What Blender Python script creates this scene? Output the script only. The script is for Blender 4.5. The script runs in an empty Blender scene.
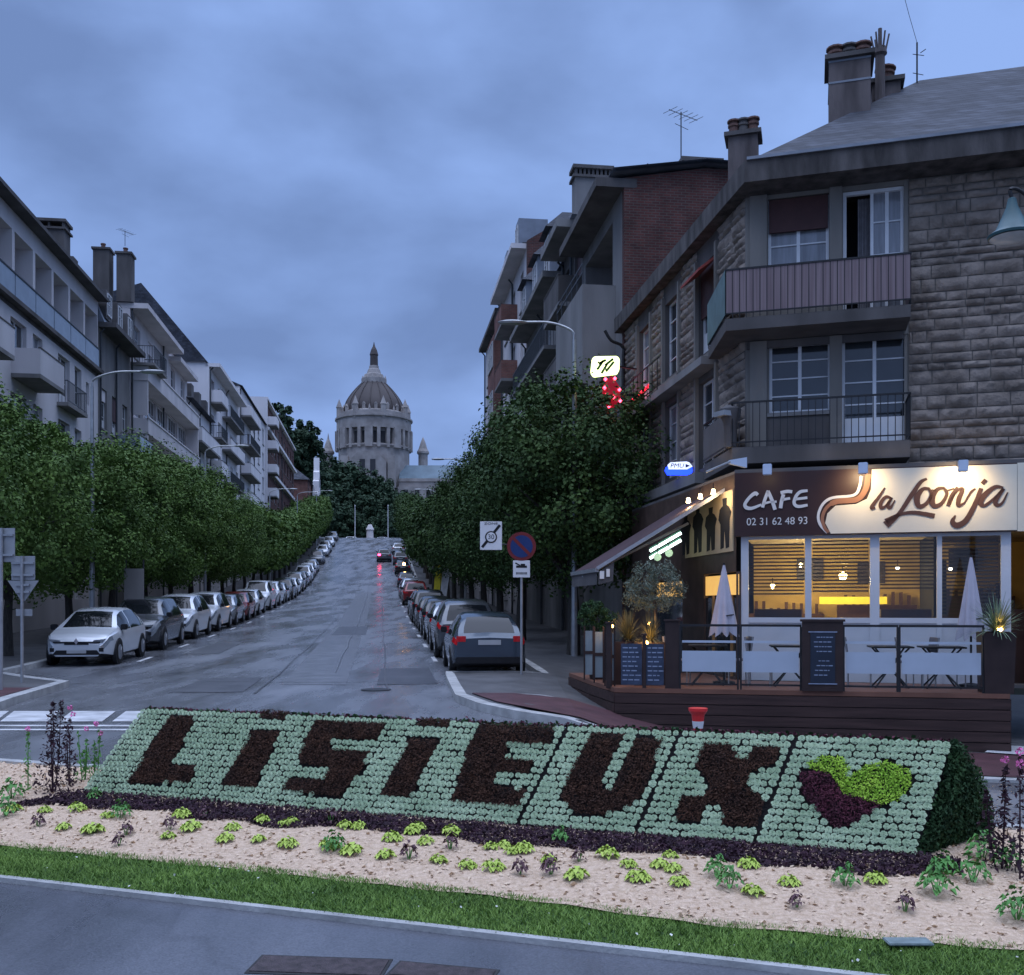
import bpy, bmesh, math, random
import numpy as np
from mathutils import Matrix, Vector
R = math.radians
rng = np.random.default_rng(7)
random.seed(7)
C = bpy.context.scene.collection
sc = bpy.context.scene

# ---------------------------------------------------------------- camera, sky, sun, exposure
F = 1000.0; HOR = 605.0; CH = 1.7
cam = bpy.data.cameras.new('camera'); camo = bpy.data.objects.new('camera', cam); C.objects.link(camo)
camo.location = (0, 0, CH); camo.rotation_euler = (R(90), 0, 0)
cam.sensor_fit = 'HORIZONTAL'; cam.sensor_width = 36; cam.lens = 36*F/1024
cam.shift_y = (HOR-487.5)/1024; cam.clip_start = .05; cam.clip_end = 3000
sc.camera = camo
w = bpy.data.worlds.new('World'); sc.world = w; w.use_nodes = True
nt = w.node_tree; nt.nodes.clear()
def N(nt, t, **k):
    n = nt.nodes.new(t)
    for a, b in k.items(): setattr(n, a, b)
    return n
out = N(nt, 'ShaderNodeOutputWorld'); bg = N(nt, 'ShaderNodeBackground'); bg.inputs[1].default_value = .1
sky = N(nt, 'ShaderNodeTexSky', sky_type='NISHITA'); sky.sun_disc = False
SUN_EL, SUN_AZ = R(50), R(200)
sky.sun_elevation = SUN_EL; sky.sun_rotation = SUN_AZ; sky.air_density = 1.5; sky.dust_density = 3
tc = N(nt, 'ShaderNodeTexCoord'); sx = N(nt, 'ShaderNodeSeparateXYZ')
nt.links.new(tc.outputs['Generated'], sx.inputs[0])
mp = N(nt, 'ShaderNodeMapping'); mp.inputs['Scale'].default_value = (1.0, 1.0, 2.0); mp.inputs['Location'].default_value = (.35, .1, .32)
nt.links.new(tc.outputs['Generated'], mp.inputs[0])
no = N(nt, 'ShaderNodeTexNoise'); no.inputs['Scale'].default_value = 3.0; no.inputs['Detail'].default_value = 6; no.inputs['Roughness'].default_value = .47; no.inputs['Distortion'].default_value = .1
nt.links.new(mp.outputs[0], no.inputs[0])
cr = N(nt, 'ShaderNodeValToRGB')
cr.color_ramp.elements[0].position = .38; cr.color_ramp.elements[0].color = (.125, .198, .4, 1)
cr.color_ramp.elements[1].position = .62; cr.color_ramp.elements[1].color = (.222, .345, .67, 1)
nt.links.new(no.outputs[0], cr.inputs[0])
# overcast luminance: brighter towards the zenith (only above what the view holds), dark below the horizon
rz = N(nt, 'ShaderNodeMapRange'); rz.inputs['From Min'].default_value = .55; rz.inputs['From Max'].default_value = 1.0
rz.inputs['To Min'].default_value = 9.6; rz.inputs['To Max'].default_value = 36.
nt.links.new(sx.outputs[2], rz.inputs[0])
mu = N(nt, 'ShaderNodeMix', data_type='RGBA', blend_type='MULTIPLY'); mu.inputs[0].default_value = 1
vm = N(nt, 'ShaderNodeVectorMath', operation='SCALE')
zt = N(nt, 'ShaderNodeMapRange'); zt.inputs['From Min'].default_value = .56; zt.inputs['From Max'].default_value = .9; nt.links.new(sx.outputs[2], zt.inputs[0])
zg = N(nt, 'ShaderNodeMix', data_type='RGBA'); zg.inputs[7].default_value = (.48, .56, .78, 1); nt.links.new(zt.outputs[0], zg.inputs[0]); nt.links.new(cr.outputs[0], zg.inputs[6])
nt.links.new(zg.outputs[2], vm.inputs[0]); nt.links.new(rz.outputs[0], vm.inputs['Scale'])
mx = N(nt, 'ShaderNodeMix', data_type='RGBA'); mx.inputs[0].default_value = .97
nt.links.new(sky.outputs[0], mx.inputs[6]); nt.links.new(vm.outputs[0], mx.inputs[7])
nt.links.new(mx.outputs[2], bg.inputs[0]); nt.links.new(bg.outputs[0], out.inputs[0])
sl = bpy.data.lights.new('sun', 'SUN'); sl.energy = .18; sl.angle = R(40); sl.color = (.62, .74, 1)
so = bpy.data.objects.new('sun', sl); C.objects.link(so); so.rotation_euler = (R(40), 0, R(-20))
sc.view_settings.view_transform = 'Standard'; sc.view_settings.look = 'None'
sc.view_settings.gamma = 1; sc.view_settings.exposure = 0.48; sc.view_settings.use_curve_mapping = False
try:
    sc.cycles.max_bounces = 6; sc.cycles.use_denoising = True; sc.cycles.transparent_max_bounces = 12
    sc.cycles.sample_clamp_indirect = 3
except Exception: pass

# ---------------------------------------------------------------- helpers
_mc = {}
def mat(name, col, rough=.8, var=.25, scale=3., bump=0., bscale=40., spec=.3, metal=0., emit=None, es=0., coat=0., col2=None, detail=5., stretch=(1,1,1)):
    if name in _mc: return _mc[name]
    m = bpy.data.materials.new(name); m.use_nodes = True; nt = m.node_tree
    b = nt.nodes['Principled BSDF']
    b.inputs['Roughness'].default_value = rough; b.inputs['Metallic'].default_value = metal
    b.inputs['Specular IOR Level'].default_value = spec; b.inputs['Coat Weight'].default_value = coat
    tc = N(nt, 'ShaderNodeTexCoord'); mp = N(nt, 'ShaderNodeMapping'); mp.inputs['Scale'].default_value = stretch
    nt.links.new(tc.outputs['Object'], mp.inputs[0])
    n = N(nt, 'ShaderNodeTexNoise'); n.inputs['Scale'].default_value = scale; n.inputs['Detail'].default_value = detail
    nt.links.new(mp.outputs[0], n.inputs[0])
    r = N(nt, 'ShaderNodeValToRGB'); r.color_ramp.elements[0].position = .3; r.color_ramp.elements[1].position = .7
    c = np.array(col); c2 = np.array(col2) if col2 else c*(1+var)
    c1 = c if col2 else c*(1-var)
    r.color_ramp.elements[0].color = (*[float(x) for x in c1], 1); r.color_ramp.elements[1].color = (*[float(min(x, 1)) for x in c2], 1)
    nt.links.new(n.outputs[0], r.inputs[0]); nt.links.new(r.outputs[0], b.inputs['Base Color'])
    if bump:
        n2 = N(nt, 'ShaderNodeTexNoise'); n2.inputs['Scale'].default_value = bscale; n2.inputs['Detail'].default_value = 4
        nt.links.new(mp.outputs[0], n2.inputs[0])
        bp = N(nt, 'ShaderNodeBump'); bp.inputs['Strength'].default_value = bump; bp.inputs['Distance'].default_value = .02
        nt.links.new(n2.outputs[0], bp.inputs['Height']); nt.links.new(bp.outputs[0], b.inputs['Normal'])
    if emit:
        b.inputs['Emission Color'].default_value = (*emit, 1); b.inputs['Emission Strength'].default_value = es
    m.diffuse_color = (*[float(min(x, 1)) for x in c], 1)
    _mc[name] = m
    return m

def brickmat(name, c1, c2, mortar, bw, bh, ms=.012, bump=.6, rough=.9, axes='XZ', var=.3):
    if name in _mc: return _mc[name]
    m = bpy.data.materials.new(name); m.use_nodes = True; nt = m.node_tree; b = nt.nodes['Principled BSDF']
    b.inputs['Roughness'].default_value = rough; b.inputs['Specular IOR Level'].default_value = .25
    tc = N(nt, 'ShaderNodeTexCoord'); s = N(nt, 'ShaderNodeSeparateXYZ'); cb = N(nt, 'ShaderNodeCombineXYZ'); ad = N(nt, 'ShaderNodeMath', operation='ADD')
    nt.links.new(tc.outputs['Object'], s.inputs[0])
    nt.links.new(s.outputs[0], ad.inputs[0]); nt.links.new(s.outputs[1], ad.inputs[1])
    nt.links.new(ad.outputs[0], cb.inputs[0]); nt.links.new(s.outputs[2], cb.inputs[1])
    br = N(nt, 'ShaderNodeTexBrick'); br.inputs['Scale'].default_value = 1; br.inputs['Brick Width'].default_value = bw
    br.inputs['Row Height'].default_value = bh; br.inputs['Mortar Size'].default_value = ms; br.inputs['Mortar Smooth'].default_value = .4
    br.inputs['Color1'].default_value = (*c1, 1); br.inputs['Color2'].default_value = (*c2, 1); br.inputs['Mortar'].default_value = (*mortar, 1)
    nt.links.new(cb.outputs[0], br.inputs['Vector'])
    n = N(nt, 'ShaderNodeTexNoise'); n.inputs['Scale'].default_value = 1.3; n.inputs['Detail'].default_value = 8; nt.links.new(tc.outputs['Object'], n.inputs[0])
    mr = N(nt, 'ShaderNodeMapRange'); mr.inputs['From Min'].default_value = .3; mr.inputs['From Max'].default_value = .7; mr.inputs['To Min'].default_value = 1-var; mr.inputs['To Max'].default_value = 1+var
    nt.links.new(n.outputs[0], mr.inputs[0])
    v = N(nt, 'ShaderNodeVectorMath', operation='SCALE'); nt.links.new(br.outputs[0], v.inputs[0]); nt.links.new(mr.outputs[0], v.inputs['Scale'])
    nt.links.new(v.outputs[0], b.inputs['Base Color'])
    bp = N(nt, 'ShaderNodeBump'); bp.inputs['Strength'].default_value = bump; bp.inputs['Distance'].default_value = .02; bp.invert = True
    nt.links.new(br.outputs['Fac'], bp.inputs['Height']); nt.links.new(bp.outputs[0], b.inputs['Normal'])
    _mc[name] = m
    return m

def glassmat(name, tint=(.9, .95, 1), refl=.12):
    m = bpy.data.materials.new(name); m.use_nodes = True; nt = m.node_tree; nt.nodes.clear()
    o = N(nt, 'ShaderNodeOutputMaterial'); t = N(nt, 'ShaderNodeBsdfTransparent'); g = N(nt, 'ShaderNodeBsdfGlossy'); mx = N(nt, 'ShaderNodeMixShader')
    t.inputs[0].default_value = (*tint, 1); g.inputs['Roughness'].default_value = .03
    f = N(nt, 'ShaderNodeLayerWeight'); f.inputs[0].default_value = .15
    pw_ = N(nt, 'ShaderNodeMath', operation='POWER'); pw_.inputs[1].default_value = 3; nt.links.new(f.outputs['Facing'], pw_.inputs[0])
    a = N(nt, 'ShaderNodeMath', operation='ADD'); a.inputs[1].default_value = refl
    nt.links.new(pw_.outputs[0], a.inputs[0]); nt.links.new(a.outputs[0], mx.inputs[0])
    nt.links.new(t.outputs[0], mx.inputs[1]); nt.links.new(g.outputs[0], mx.inputs[2]); nt.links.new(mx.outputs[0], o.inputs[0])
    _mc[name] = m
    return m

def tag(o, label=None, cat=None, group=None, kind=None):
    if label: o['label'] = label
    if cat: o['category'] = cat
    if group: o['group'] = group
    if kind: o['kind'] = kind
    return o
def empty(name, loc=(0, 0, 0), rz=0, label=None, cat=None, group=None):
    o = bpy.data.objects.new(name, None); C.objects.link(o); o.location = loc; o.rotation_euler = (0, 0, rz); o.empty_display_size = .2
    return tag(o, label, cat, group)
def link(name, me, parent=None):
    o = bpy.data.objects.new(name, me); C.objects.link(o)
    if parent: o.parent = parent
    return o
def npmesh(name, V, Fq, m, parent=None, smooth=False, matidx=None):
    """V (n,3); Fq (k,4) or (k,3) arrays"""
    me = bpy.data.meshes.new(name)
    V = np.asarray(V, dtype=np.float32); Fq = np.asarray(Fq, dtype=np.int32)
    me.vertices.add(len(V)); me.vertices.foreach_set('co', V.ravel())
    k, s = Fq.shape
    me.loops.add(k*s); me.loops.foreach_set('vertex_index', Fq.ravel())
    me.polygons.add(k); me.polygons.foreach_set('loop_start', np.arange(0, k*s, s, dtype=np.int32)); me.polygons.foreach_set('loop_total', np.full(k, s, dtype=np.int32))
    if matidx is not None: me.polygons.foreach_set('material_index', np.asarray(matidx, dtype=np.int32))
    me.update(calc_edges=True); me.validate()
    for mm in (m if isinstance(m, (list, tuple)) else [m]): me.materials.append(mm)
    if smooth: me.polygons.foreach_set('use_smooth', [True]*len(me.polygons))
    return link(name, me, parent)

class MB:
    def __init__(s, M=None): s.V = []; s.F = []; s.I = []; s.M = M; s.mi = 0
    def add(s, vs, fs):
        b = len(s.V)
        for v in vs:
            v = Vector(v)
            if s.M is not None: v = s.M @ v
            s.V.append(tuple(v))
        for f in fs: s.F.append(tuple(b+i for i in f)); s.I.append(s.mi)
        return s
    def box(s, x0, x1, y0, y1, z0, z1):
        s.add([(x0,y0,z0),(x1,y0,z0),(x1,y1,z0),(x0,y1,z0),(x0,y0,z1),(x1,y0,z1),(x1,y1,z1),(x0,y1,z1)],
              [(0,3,2,1),(4,5,6,7),(0,1,5,4),(1,2,6,5),(2,3,7,6),(3,0,4,7)]); return s
    def obox(s, a, b, w, h, up=(0,0,1)):
        """bar from a to b with cross-section w x h"""
        a = Vector(a); b = Vector(b); d = (b-a).normalized(); up = Vector(up)
        if abs(d.dot(up)) > .98: up = Vector((1,0,0))
        sx = d.cross(up).normalized()*w/2; sy = sx.cross(d).normalized()*h/2
        vs = [p+e for p in (a, b) for e in (-sx-sy, sx-sy, sx+sy, -sx+sy)]
        s.add(vs, [(0,3,2,1),(4,5,6,7),(0,1,5,4),(1,2,6,5),(2,3,7,6),(3,0,4,7)]); return s
    def tube(s, pts, r, n=8, cap=True):
        pts = [Vector(p) for p in pts]; rs = r if isinstance(r, (list, tuple)) else [r]*len(pts)
        rings = []; vs = []
        for i, p in enumerate(pts):
            d = (pts[min(i+1, len(pts)-1)]-pts[max(i-1, 0)]).normalized()
            up = Vector((0,0,1)) if abs(d.z) < .9 else Vector((1,0,0))
            u = d.cross(up).normalized(); v = u.cross(d)
            for k in range(n):
                t = 2*math.pi*k/n; vs.append(p+(u*math.cos(t)+v*math.sin(t))*rs[i])
        fs = []
        for i in range(len(pts)-1):
            for k in range(n):
                fs.append((i*n+k, i*n+(k+1) % n, (i+1)*n+(k+1) % n, (i+1)*n+k))
        if cap: fs.append(tuple(range(n))[::-1]); fs.append(tuple((len(pts)-1)*n+k for k in range(n)))
        s.add(vs, fs); return s
    def lathe(s, prof, c=(0,0,0), n=16, sy=1.):
        vs = []; fs = []
        for r, z in prof:
            for k in range(n):
                t = 2*math.pi*(k+.5)/n; vs.append((c[0]+r*math.cos(t), c[1]+r*sy*math.sin(t), c[2]+z))
        for i in range(len(prof)-1):
            for k in range(n): fs.append((i*n+k, i*n+(k+1) % n, (i+1)*n+(k+1) % n, (i+1)*n+k))
        fs.append(tuple(range(n))[::-1]); fs.append(tuple((len(prof)-1)*n+k for k in range(n)))
        s.add(vs, fs); return s
    def prism(s, poly, y0, y1):
        """polygon in local XZ extruded in y"""
        n = len(poly); vs = [(x, y0, z) for x, z in poly]+[(x, y1, z) for x, z in poly]
        s.add(vs, [tuple(range(n)), tuple(range(n, 2*n))[::-1]]+[((i+1) % n, i, n+i, n+(i+1) % n) for i in range(n)]); return s
    def prismx(s, poly, x0, x1):
        n = len(poly); vs = [(x0, y, z) for y, z in poly]+[(x1, y, z) for y, z in poly]
        s.add(vs, [tuple(range(n))[::-1], tuple(range(n, 2*n))]+[(i, (i+1) % n, n+(i+1) % n, n+i) for i in range(n)]); return s
    def ribbon(s, pts, ws, y0, y1):
        """stroke in local XZ with varying width"""
        P = [Vector((p[0], p[1])) for p in pts]; L = []; Rr = []
        if not isinstance(ws, (list, tuple)): ws = [ws]*len(P)
        for i, p in enumerate(P):
            d = P[min(i+1, len(P)-1)]-P[max(i-1, 0)]
            if d.length < 1e-9: d = Vector((1, 0))
            d.normalize(); nn = Vector((-d.y, d.x))*ws[i]/2
            L.append(p+nn); Rr.append(p-nn)
        for i in range(len(P)-1):
            q = [Rr[i], Rr[i+1], L[i+1], L[i]]
            s.prism([(v.x, v.y) for v in q], y0, y1)
        return s
    def build(s, name, m, parent=None, smooth=False, bevel=0):
        me = bpy.data.meshes.new(name); me.from_pydata(s.V, [], s.F)
        for mm in (m if isinstance(m, (list, tuple)) else [m]): me.materials.append(mm)
        if any(s.I): me.polygons.foreach_set('material_index', s.I)
        bm = bmesh.new(); bm.from_mesh(me); bmesh.ops.recalc_face_normals(bm, faces=bm.faces)
        if bevel: bmesh.ops.bevel(bm, geom=bm.edges[:], offset=bevel, segments=2, affect='EDGES', clamp_overlap=True)
        bm.to_mesh(me); bm.free()
        if smooth:
            me.polygons.foreach_set('use_smooth', [True]*len(me.polygons))
            try: me.set_sharp_from_angle(angle=R(40))
            except Exception: pass
        return link(name, me, parent)

def copy_tree(o, parent=None):
    c = o.copy(); C.objects.link(c); c.parent = parent
    for ch in list(o.children): copy_tree(ch, c)
    return c
def catmull(pts, n=6):
    P = [np.array(p, float) for p in pts]; P = [2*P[0]-P[1]]+P+[2*P[-1]-P[-2]]; o = []
    for i in range(1, len(P)-2):
        for k in range(n):
            t = k/n
            o.append(tuple(.5*((2*P[i])+(-P[i-1]+P[i+1])*t+(2*P[i-1]-5*P[i]+4*P[i+1]-P[i+2])*t*t+(-P[i-1]+3*P[i]-3*P[i+1]+P[i+2])*t**3)))
    o.append(tuple(P[-2])); return o
def leafmesh(name, P, Nrm, size, m, parent=None, rg=None, asp=.55, fold=.25, jitter=.9, matn=1, up=0.):
    """leaf shaped quads (kite) at P; Nrm = facing bias"""
    rg = rg or rng; n = len(P)
    d = rg.normal(size=(n, 3))*jitter+Nrm; d /= np.linalg.norm(d, axis=1)[:, None]+1e-9
    a = np.cross(d, rg.normal(size=(n, 3))); a[:, 2] += up; a /= np.linalg.norm(a, axis=1)[:, None]+1e-9
    b = np.cross(d, a); s = size*(.6+.8*rg.random(n))[:, None]
    V = np.empty((n, 4, 3)); V[:, 0] = P-a*s*.5; V[:, 1] = P+b*s*asp*.5+d*s*fold*.3; V[:, 2] = P+a*s*.5-d*s*fold*.3; V[:, 3] = P-b*s*asp*.5+d*s*fold*.3
    mi = rg.integers(0, matn, n) if matn > 1 else None
    return npmesh(name, V.reshape(-1, 3), np.arange(n*4).reshape(n, 4), m, parent, matidx=mi)

# ---------------------------------------------------------------- ground shape
_py = np.array([-50, 0, 20, 24, 51, 83, 100, 123, 150, 172, 184, 200, 230, 300, 380, 450, 520, 800, 1500])
_pz = np.array([0, 0, 0, .05, .8, 2.3, 3.8, 6.7, 10.3, 13.3, 14.0, 14.1, 15, 27, 38, 47, 52, 45, 20.])
def sstep(a, b, x): t = min(max((x-a)/(b-a), 0), 1); return t*t*(3-2*t)
_dy = np.arange(-50, 1500, 1.); _dz = np.interp(_dy, _py, _pz)
_k = np.exp(-np.linspace(-2, 2, 15)**2); _k /= _k.sum(); _dz = np.convolve(np.pad(_dz, 7, mode='edge'), _k, 'valid')
def gz(x, y):
    z = float(np.interp(y, _dy, _dz))
    f = sstep(9, 14, y)*(1-sstep(20, 30, y))
    return z-f*float(np.interp(x, [.3, 1.0, 1.8, 3.2, 5, 8.5, 14], [0, .1, .34, .66, .74, .86, 1.05]))
def sx_(t, y): return -2.47+t-.132*y           # street offset t at distance y -> world x
def sp(t, y, dz=0): x = sx_(t, y); return (x, y, gz(x, y)+dz)
ANG = math.atan2(1, -.132); SL = math.hypot(1, .132)
def at(px, py, Y): return Vector(((px-512)/F*Y, Y, CH+(HOR-py)/F*Y))
def ground_at(px, py, hf=gz):
    Y = 3.
    while Y < 400:
        p = at(px, py, Y)
        if p.z <= hf(p.x, p.y): return p
        Y += .02
    return p
def sheet(name, poly, off, m, step=1., parent=None, hf=gz, sides=0.):
    bm = bmesh.new(); vs = [bm.verts.new((x, y, 0)) for x, y in poly]; bm.faces.new(vs); bmesh.ops.triangulate(bm, faces=bm.faces[:])
    xs = [p[0] for p in poly]; ys = [p[1] for p in poly]
    def cut(lo, hi, ax):
        v = math.ceil(lo/step)*step
        while v < hi:
            co = (v, 0, 0) if ax == 0 else (0, v, 0); no = (1, 0, 0) if ax == 0 else (0, 1, 0)
            bmesh.ops.bisect_plane(bm, geom=bm.verts[:]+bm.edges[:]+bm.faces[:], plane_co=co, plane_no=no); v += step
    cut(min(xs), max(xs), 0); cut(min(ys), max(ys), 1)
    for f in bm.faces:
        if f.normal.z < 0: f.normal_flip()
    if sides:
        be = [e for e in bm.edges if e.is_boundary]
        r = bmesh.ops.extrude_edge_only(bm, edges=be); nv = set(g for g in r['geom'] if isinstance(g, bmesh.types.BMVert))
        for v in bm.verts: v.co.z = hf(v.co.x, v.co.y)+(off-sides if v in nv else off)
    else:
        for v in bm.verts: v.co.z = hf(v.co.x, v.co.y)+off
    me = bpy.data.meshes.new(name); bm.to_mesh(me); bm.free(); me.materials.append(m)
    return link(name, me, parent)
def kerb(name, pl, m, w=.16, z0=-.05, z1=.13, seg=.6, hf=gz):
    b = MB(); P = [Vector((p[0], p[1])) for p in pl]; Q = []
    for i in range(len(P)-1):
        n = max(1, int((P[i+1]-P[i]).length/seg))
        for k in range(n): Q.append(P[i].lerp(P[i+1], k/n))
    Q.append(P[-1]); vs = []
    for i, p in enumerate(Q):
        d = (Q[min(i+1, len(Q)-1)]-Q[max(i-1, 0)]).normalized(); n = Vector((-d.y, d.x))*w/2; g = hf(p.x, p.y)
        for e, z in ((n, z0), (-n, z0), (-n, z1), (n, z1)): vs.append((p.x+e.x, p.y+e.y, g+z))
    fs = []
    for i in range(len(Q)-1):
        for k in range(4): fs.append((i*4+k, i*4+(k+1) % 4, i*4+4+(k+1) % 4, i*4+4+k))
    fs += [(0,1,2,3), tuple(len(vs)-4+k for k in range(4))]
    b.add(vs, fs); o = b.build(name, m); o['kind'] = 'structure'; return o
# ---------------------------------------------------------------- materials
def wetasphalt(name, c, rough, patch=.35):
    m = bpy.data.materials.new(name); m.use_nodes = True; nt = m.node_tree; b = nt.nodes['Principled BSDF']
    tc = N(nt, 'ShaderNodeTexCoord'); mp = N(nt, 'ShaderNodeMapping'); mp.inputs['Scale'].default_value = (1.6, .35, 1); mp.inputs['Rotation'].default_value = (0, 0, R(7.5))
    nt.links.new(tc.outputs['Object'], mp.inputs[0])
    n = N(nt, 'ShaderNodeTexNoise'); n.inputs['Scale'].default_value = .55; n.inputs['Detail'].default_value = 6; n.inputs['Roughness'].default_value = .6; nt.links.new(mp.outputs[0], n.inputs[0])
    n2 = N(nt, 'ShaderNodeTexNoise'); n2.inputs['Scale'].default_value = 90; n2.inputs['Detail'].default_value = 3; nt.links.new(tc.outputs['Object'], n2.inputs[0])
    vo = N(nt, 'ShaderNodeTexVoronoi', feature='DISTANCE_TO_EDGE'); vo.inputs['Scale'].default_value = .22; 
    n3 = N(nt, 'ShaderNodeTexNoise'); n3.inputs['Scale'].default_value = 1.2; nt.links.new(tc.outputs['Object'], n3.inputs[0])
    va = N(nt, 'ShaderNodeVectorMath', operation='ADD'); nt.links.new(tc.outputs['Object'], va.inputs[0]); nt.links.new(n3.outputs['Color'], va.inputs[1]); nt.links.new(va.outputs[0], vo.inputs[0])
    cm = N(nt, 'ShaderNodeMapRange'); cm.inputs['From Max'].default_value = .012; cm.inputs['To Min'].default_value = .84; nt.links.new(vo.outputs[0], cm.inputs[0])
    r = N(nt, 'ShaderNodeMapRange'); r.inputs['From Min'].default_value = .3; r.inputs['From Max'].default_value = .7; r.inputs['To Min'].default_value = 1-patch; r.inputs['To Max'].default_value = 1+patch
    nt.links.new(n.outputs[0], r.inputs[0])
    r2 = N(nt, 'ShaderNodeMapRange'); r2.inputs['From Min'].default_value = .3; r2.inputs['From Max'].default_value = .7; r2.inputs['To Min'].default_value = .75; r2.inputs['To Max'].default_value = 1.25
    nt.links.new(n2.outputs[0], r2.inputs[0])
    m1 = N(nt, 'ShaderNodeMath', operation='MULTIPLY'); nt.links.new(r.outputs[0], m1.inputs[0]); nt.links.new(r2.outputs[0], m1.inputs[1])
    m2 = N(nt, 'ShaderNodeMath', operation='MULTIPLY'); nt.links.new(m1.outputs[0], m2.inputs[0]); nt.links.new(cm.outputs[0], m2.inputs[1])
    v = N(nt, 'ShaderNodeVectorMath', operation='SCALE'); v.inputs[0].default_value = c; nt.links.new(m2.outputs[0], v.inputs['Scale']); nt.links.new(v.outputs[0], b.inputs['Base Color'])
    rr = N(nt, 'ShaderNodeMapRange'); rr.inputs['From Min'].default_value = .35; rr.inputs['From Max'].default_value = .65; rr.inputs['To Min'].default_value = rough-.12; rr.inputs['To Max'].default_value = rough+.15
    nt.links.new(n.outputs[0], rr.inputs[0]); nt.links.new(rr.outputs[0], b.inputs['Roughness'])
    bp = N(nt, 'ShaderNodeBump'); bp.inputs['Strength'].default_value = .35; bp.inputs['Distance'].default_value = .006
    nt.links.new(n2.outputs[0], bp.inputs['Height']); nt.links.new(bp.outputs[0], b.inputs['Normal'])
    b.inputs['Specular IOR Level'].default_value = .5
    return m
M_road = wetasphalt('wet_asphalt', (.135, .139, .15), .24)
M_path = wetasphalt('path_asphalt', (.088, .093, .108), .32, .35)
M_walk = mat('pavement_asphalt', (.085, .085, .087), .6, .3, 1.5, .3, 60)
M_red = mat('red_paving', (.075, .032, .036), .6, .3, 2., .3, 60)
M_kerb = mat('kerb_stone', (.34, .34, .33), .8, .25, 4, .3)
M_white = mat('road_paint', (.45, .45, .45), .6, .3, 3.)
M_earth = mat('earth', (.03, .035, .02), .95, .3, .2)
M_soil = mat('soil', (.012, .01, .01), .95, .3, 20, .6)
M_mulch = mat('bark_mulch', (.46, .32, .21), .95, .35, 30, 1.0, 55, col2=(.67, .5, .36))
M_lawn = mat('lawn_soil', (.035, .075, .018), .95, .4, 6, .5)
M_grass = mat('grass_blade', (.09, .165, .028), .7, .4, 2.5, col2=(.18, .29, .055))
M_leaf = mat('linden_leaf', (.04, .085, .016), .65, .4, .9, col2=(.12, .2, .035), spec=.25)
M_leafr = mat('street_tree_leaf', (.02, .045, .013), .65, .4, .9, col2=(.062, .11, .026), spec=.2)
M_leaf2 = mat('far_leaf', (.018, .04, .02), .8, .4, .15, col2=(.04, .075, .035))
M_bark = mat('bark', (.05, .045, .04), .9, .35, 8, .6, stretch=(3, 3, .6))
M_ros = mat('rosette_leaf', (.27, .37, .22), .65, .2, 3.5, col2=(.42, .52, .34))
M_dred = mat('dark_red_foliage', (.03, .013, .008), .85, .4, 9, col2=(.075, .032, .017))
M_maroon = mat('maroon_foliage', (.045, .01, .018), .8, .4, 9, col2=(.11, .022, .04))
M_lime = mat('lime_foliage', (.22, .42, .03), .7, .3, 9, col2=(.4, .6, .06))
M_purple = mat('purple_black_foliage', (.02, .01, .016), .8, .4, 12, col2=(.05, .018, .03))
M_hedge = mat('dark_hedge', (.014, .04, .014), .8, .4, 5, col2=(.03, .075, .02))
M_yg = mat('yellow_green_leaf', (.3, .42, .05), .6, .3, 12, col2=(.5, .6, .12))
M_gr = mat('fresh_green_leaf', (.06, .19, .04), .6, .3, 12, col2=(.13, .32, .07))
M_pu = mat('bronze_leaf', (.09, .045, .055), .7, .3, 12, col2=(.16, .08, .09))
M_pink = mat('pink_flower', (.75, .2, .45), .7, .2, 20)
M_lilac = mat('lilac_flower', (.5, .4, .65), .7, .2, 20)
M_metal = mat('grey_metal', (.35, .36, .37), .45, .15, 5, metal=.6)
M_dark = mat('black_metal', (.02, .02, .022), .5, .2, 5)
M_win = mat('window_pane', (.03, .035, .04), .06, .4, .6, spec=.9)
M_curt_refl = mat('curtain_reflection_pane', (.22, .23, .25), .15, .35, 1.2, spec=.7, stretch=(6, 6, .6))  # curtained windows; also the painted reflection in the cafe's upper left window
M_wf = mat('white_window_frame', (.6, .6, .6), .5, .06, 3)

# ---------------------------------------------------------------- setting
def grid_sheet(name, rows, m, off, nx=24, hf=gz):
    V = []; 
    for y, x0, x1 in rows:
        for i in range(nx+1):
            t = i/nx; x = x0+(x1-x0)*t; V.append((x, y, hf(x, y)+off))
    n = nx+1; Fq = [(r*n+i, r*n+i+1, (r+1)*n+i+1, (r+1)*n+i) for r in range(len(rows)-1) for i in range(nx)]
    o = npmesh(name, V, Fq, m, smooth=True); o['kind'] = 'structure'; return o
ys = list(np.arange(-40, 12, 4.))+list(np.arange(12, 36, 1.))+list(np.arange(36, 240, 4.))+list(np.arange(240, 1500, 20.))
grid_sheet('ground', [(y, -700, 700) for y in ys if y > 34.5], M_earth, -.12, 2)
grid_sheet('front_ground', [(-60, -700, 700), (7.5, -700, 700)], M_earth, -.12, 2)
for sgn in (-1, 1): grid_sheet('side_ground', [(y, *sorted((sgn*60, sgn*700))) for y in np.arange(7.5, 37, 1.)], M_earth, -.14, 2)
# (the near ground needs the cross slope, so it is a finer sheet of its own)
o = sheet('near_ground', [(-60, 7.5), (60, 7.5), (60, 36), (-60, 36)], -.14, M_earth, 2.); o['kind'] = 'structure'
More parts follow.
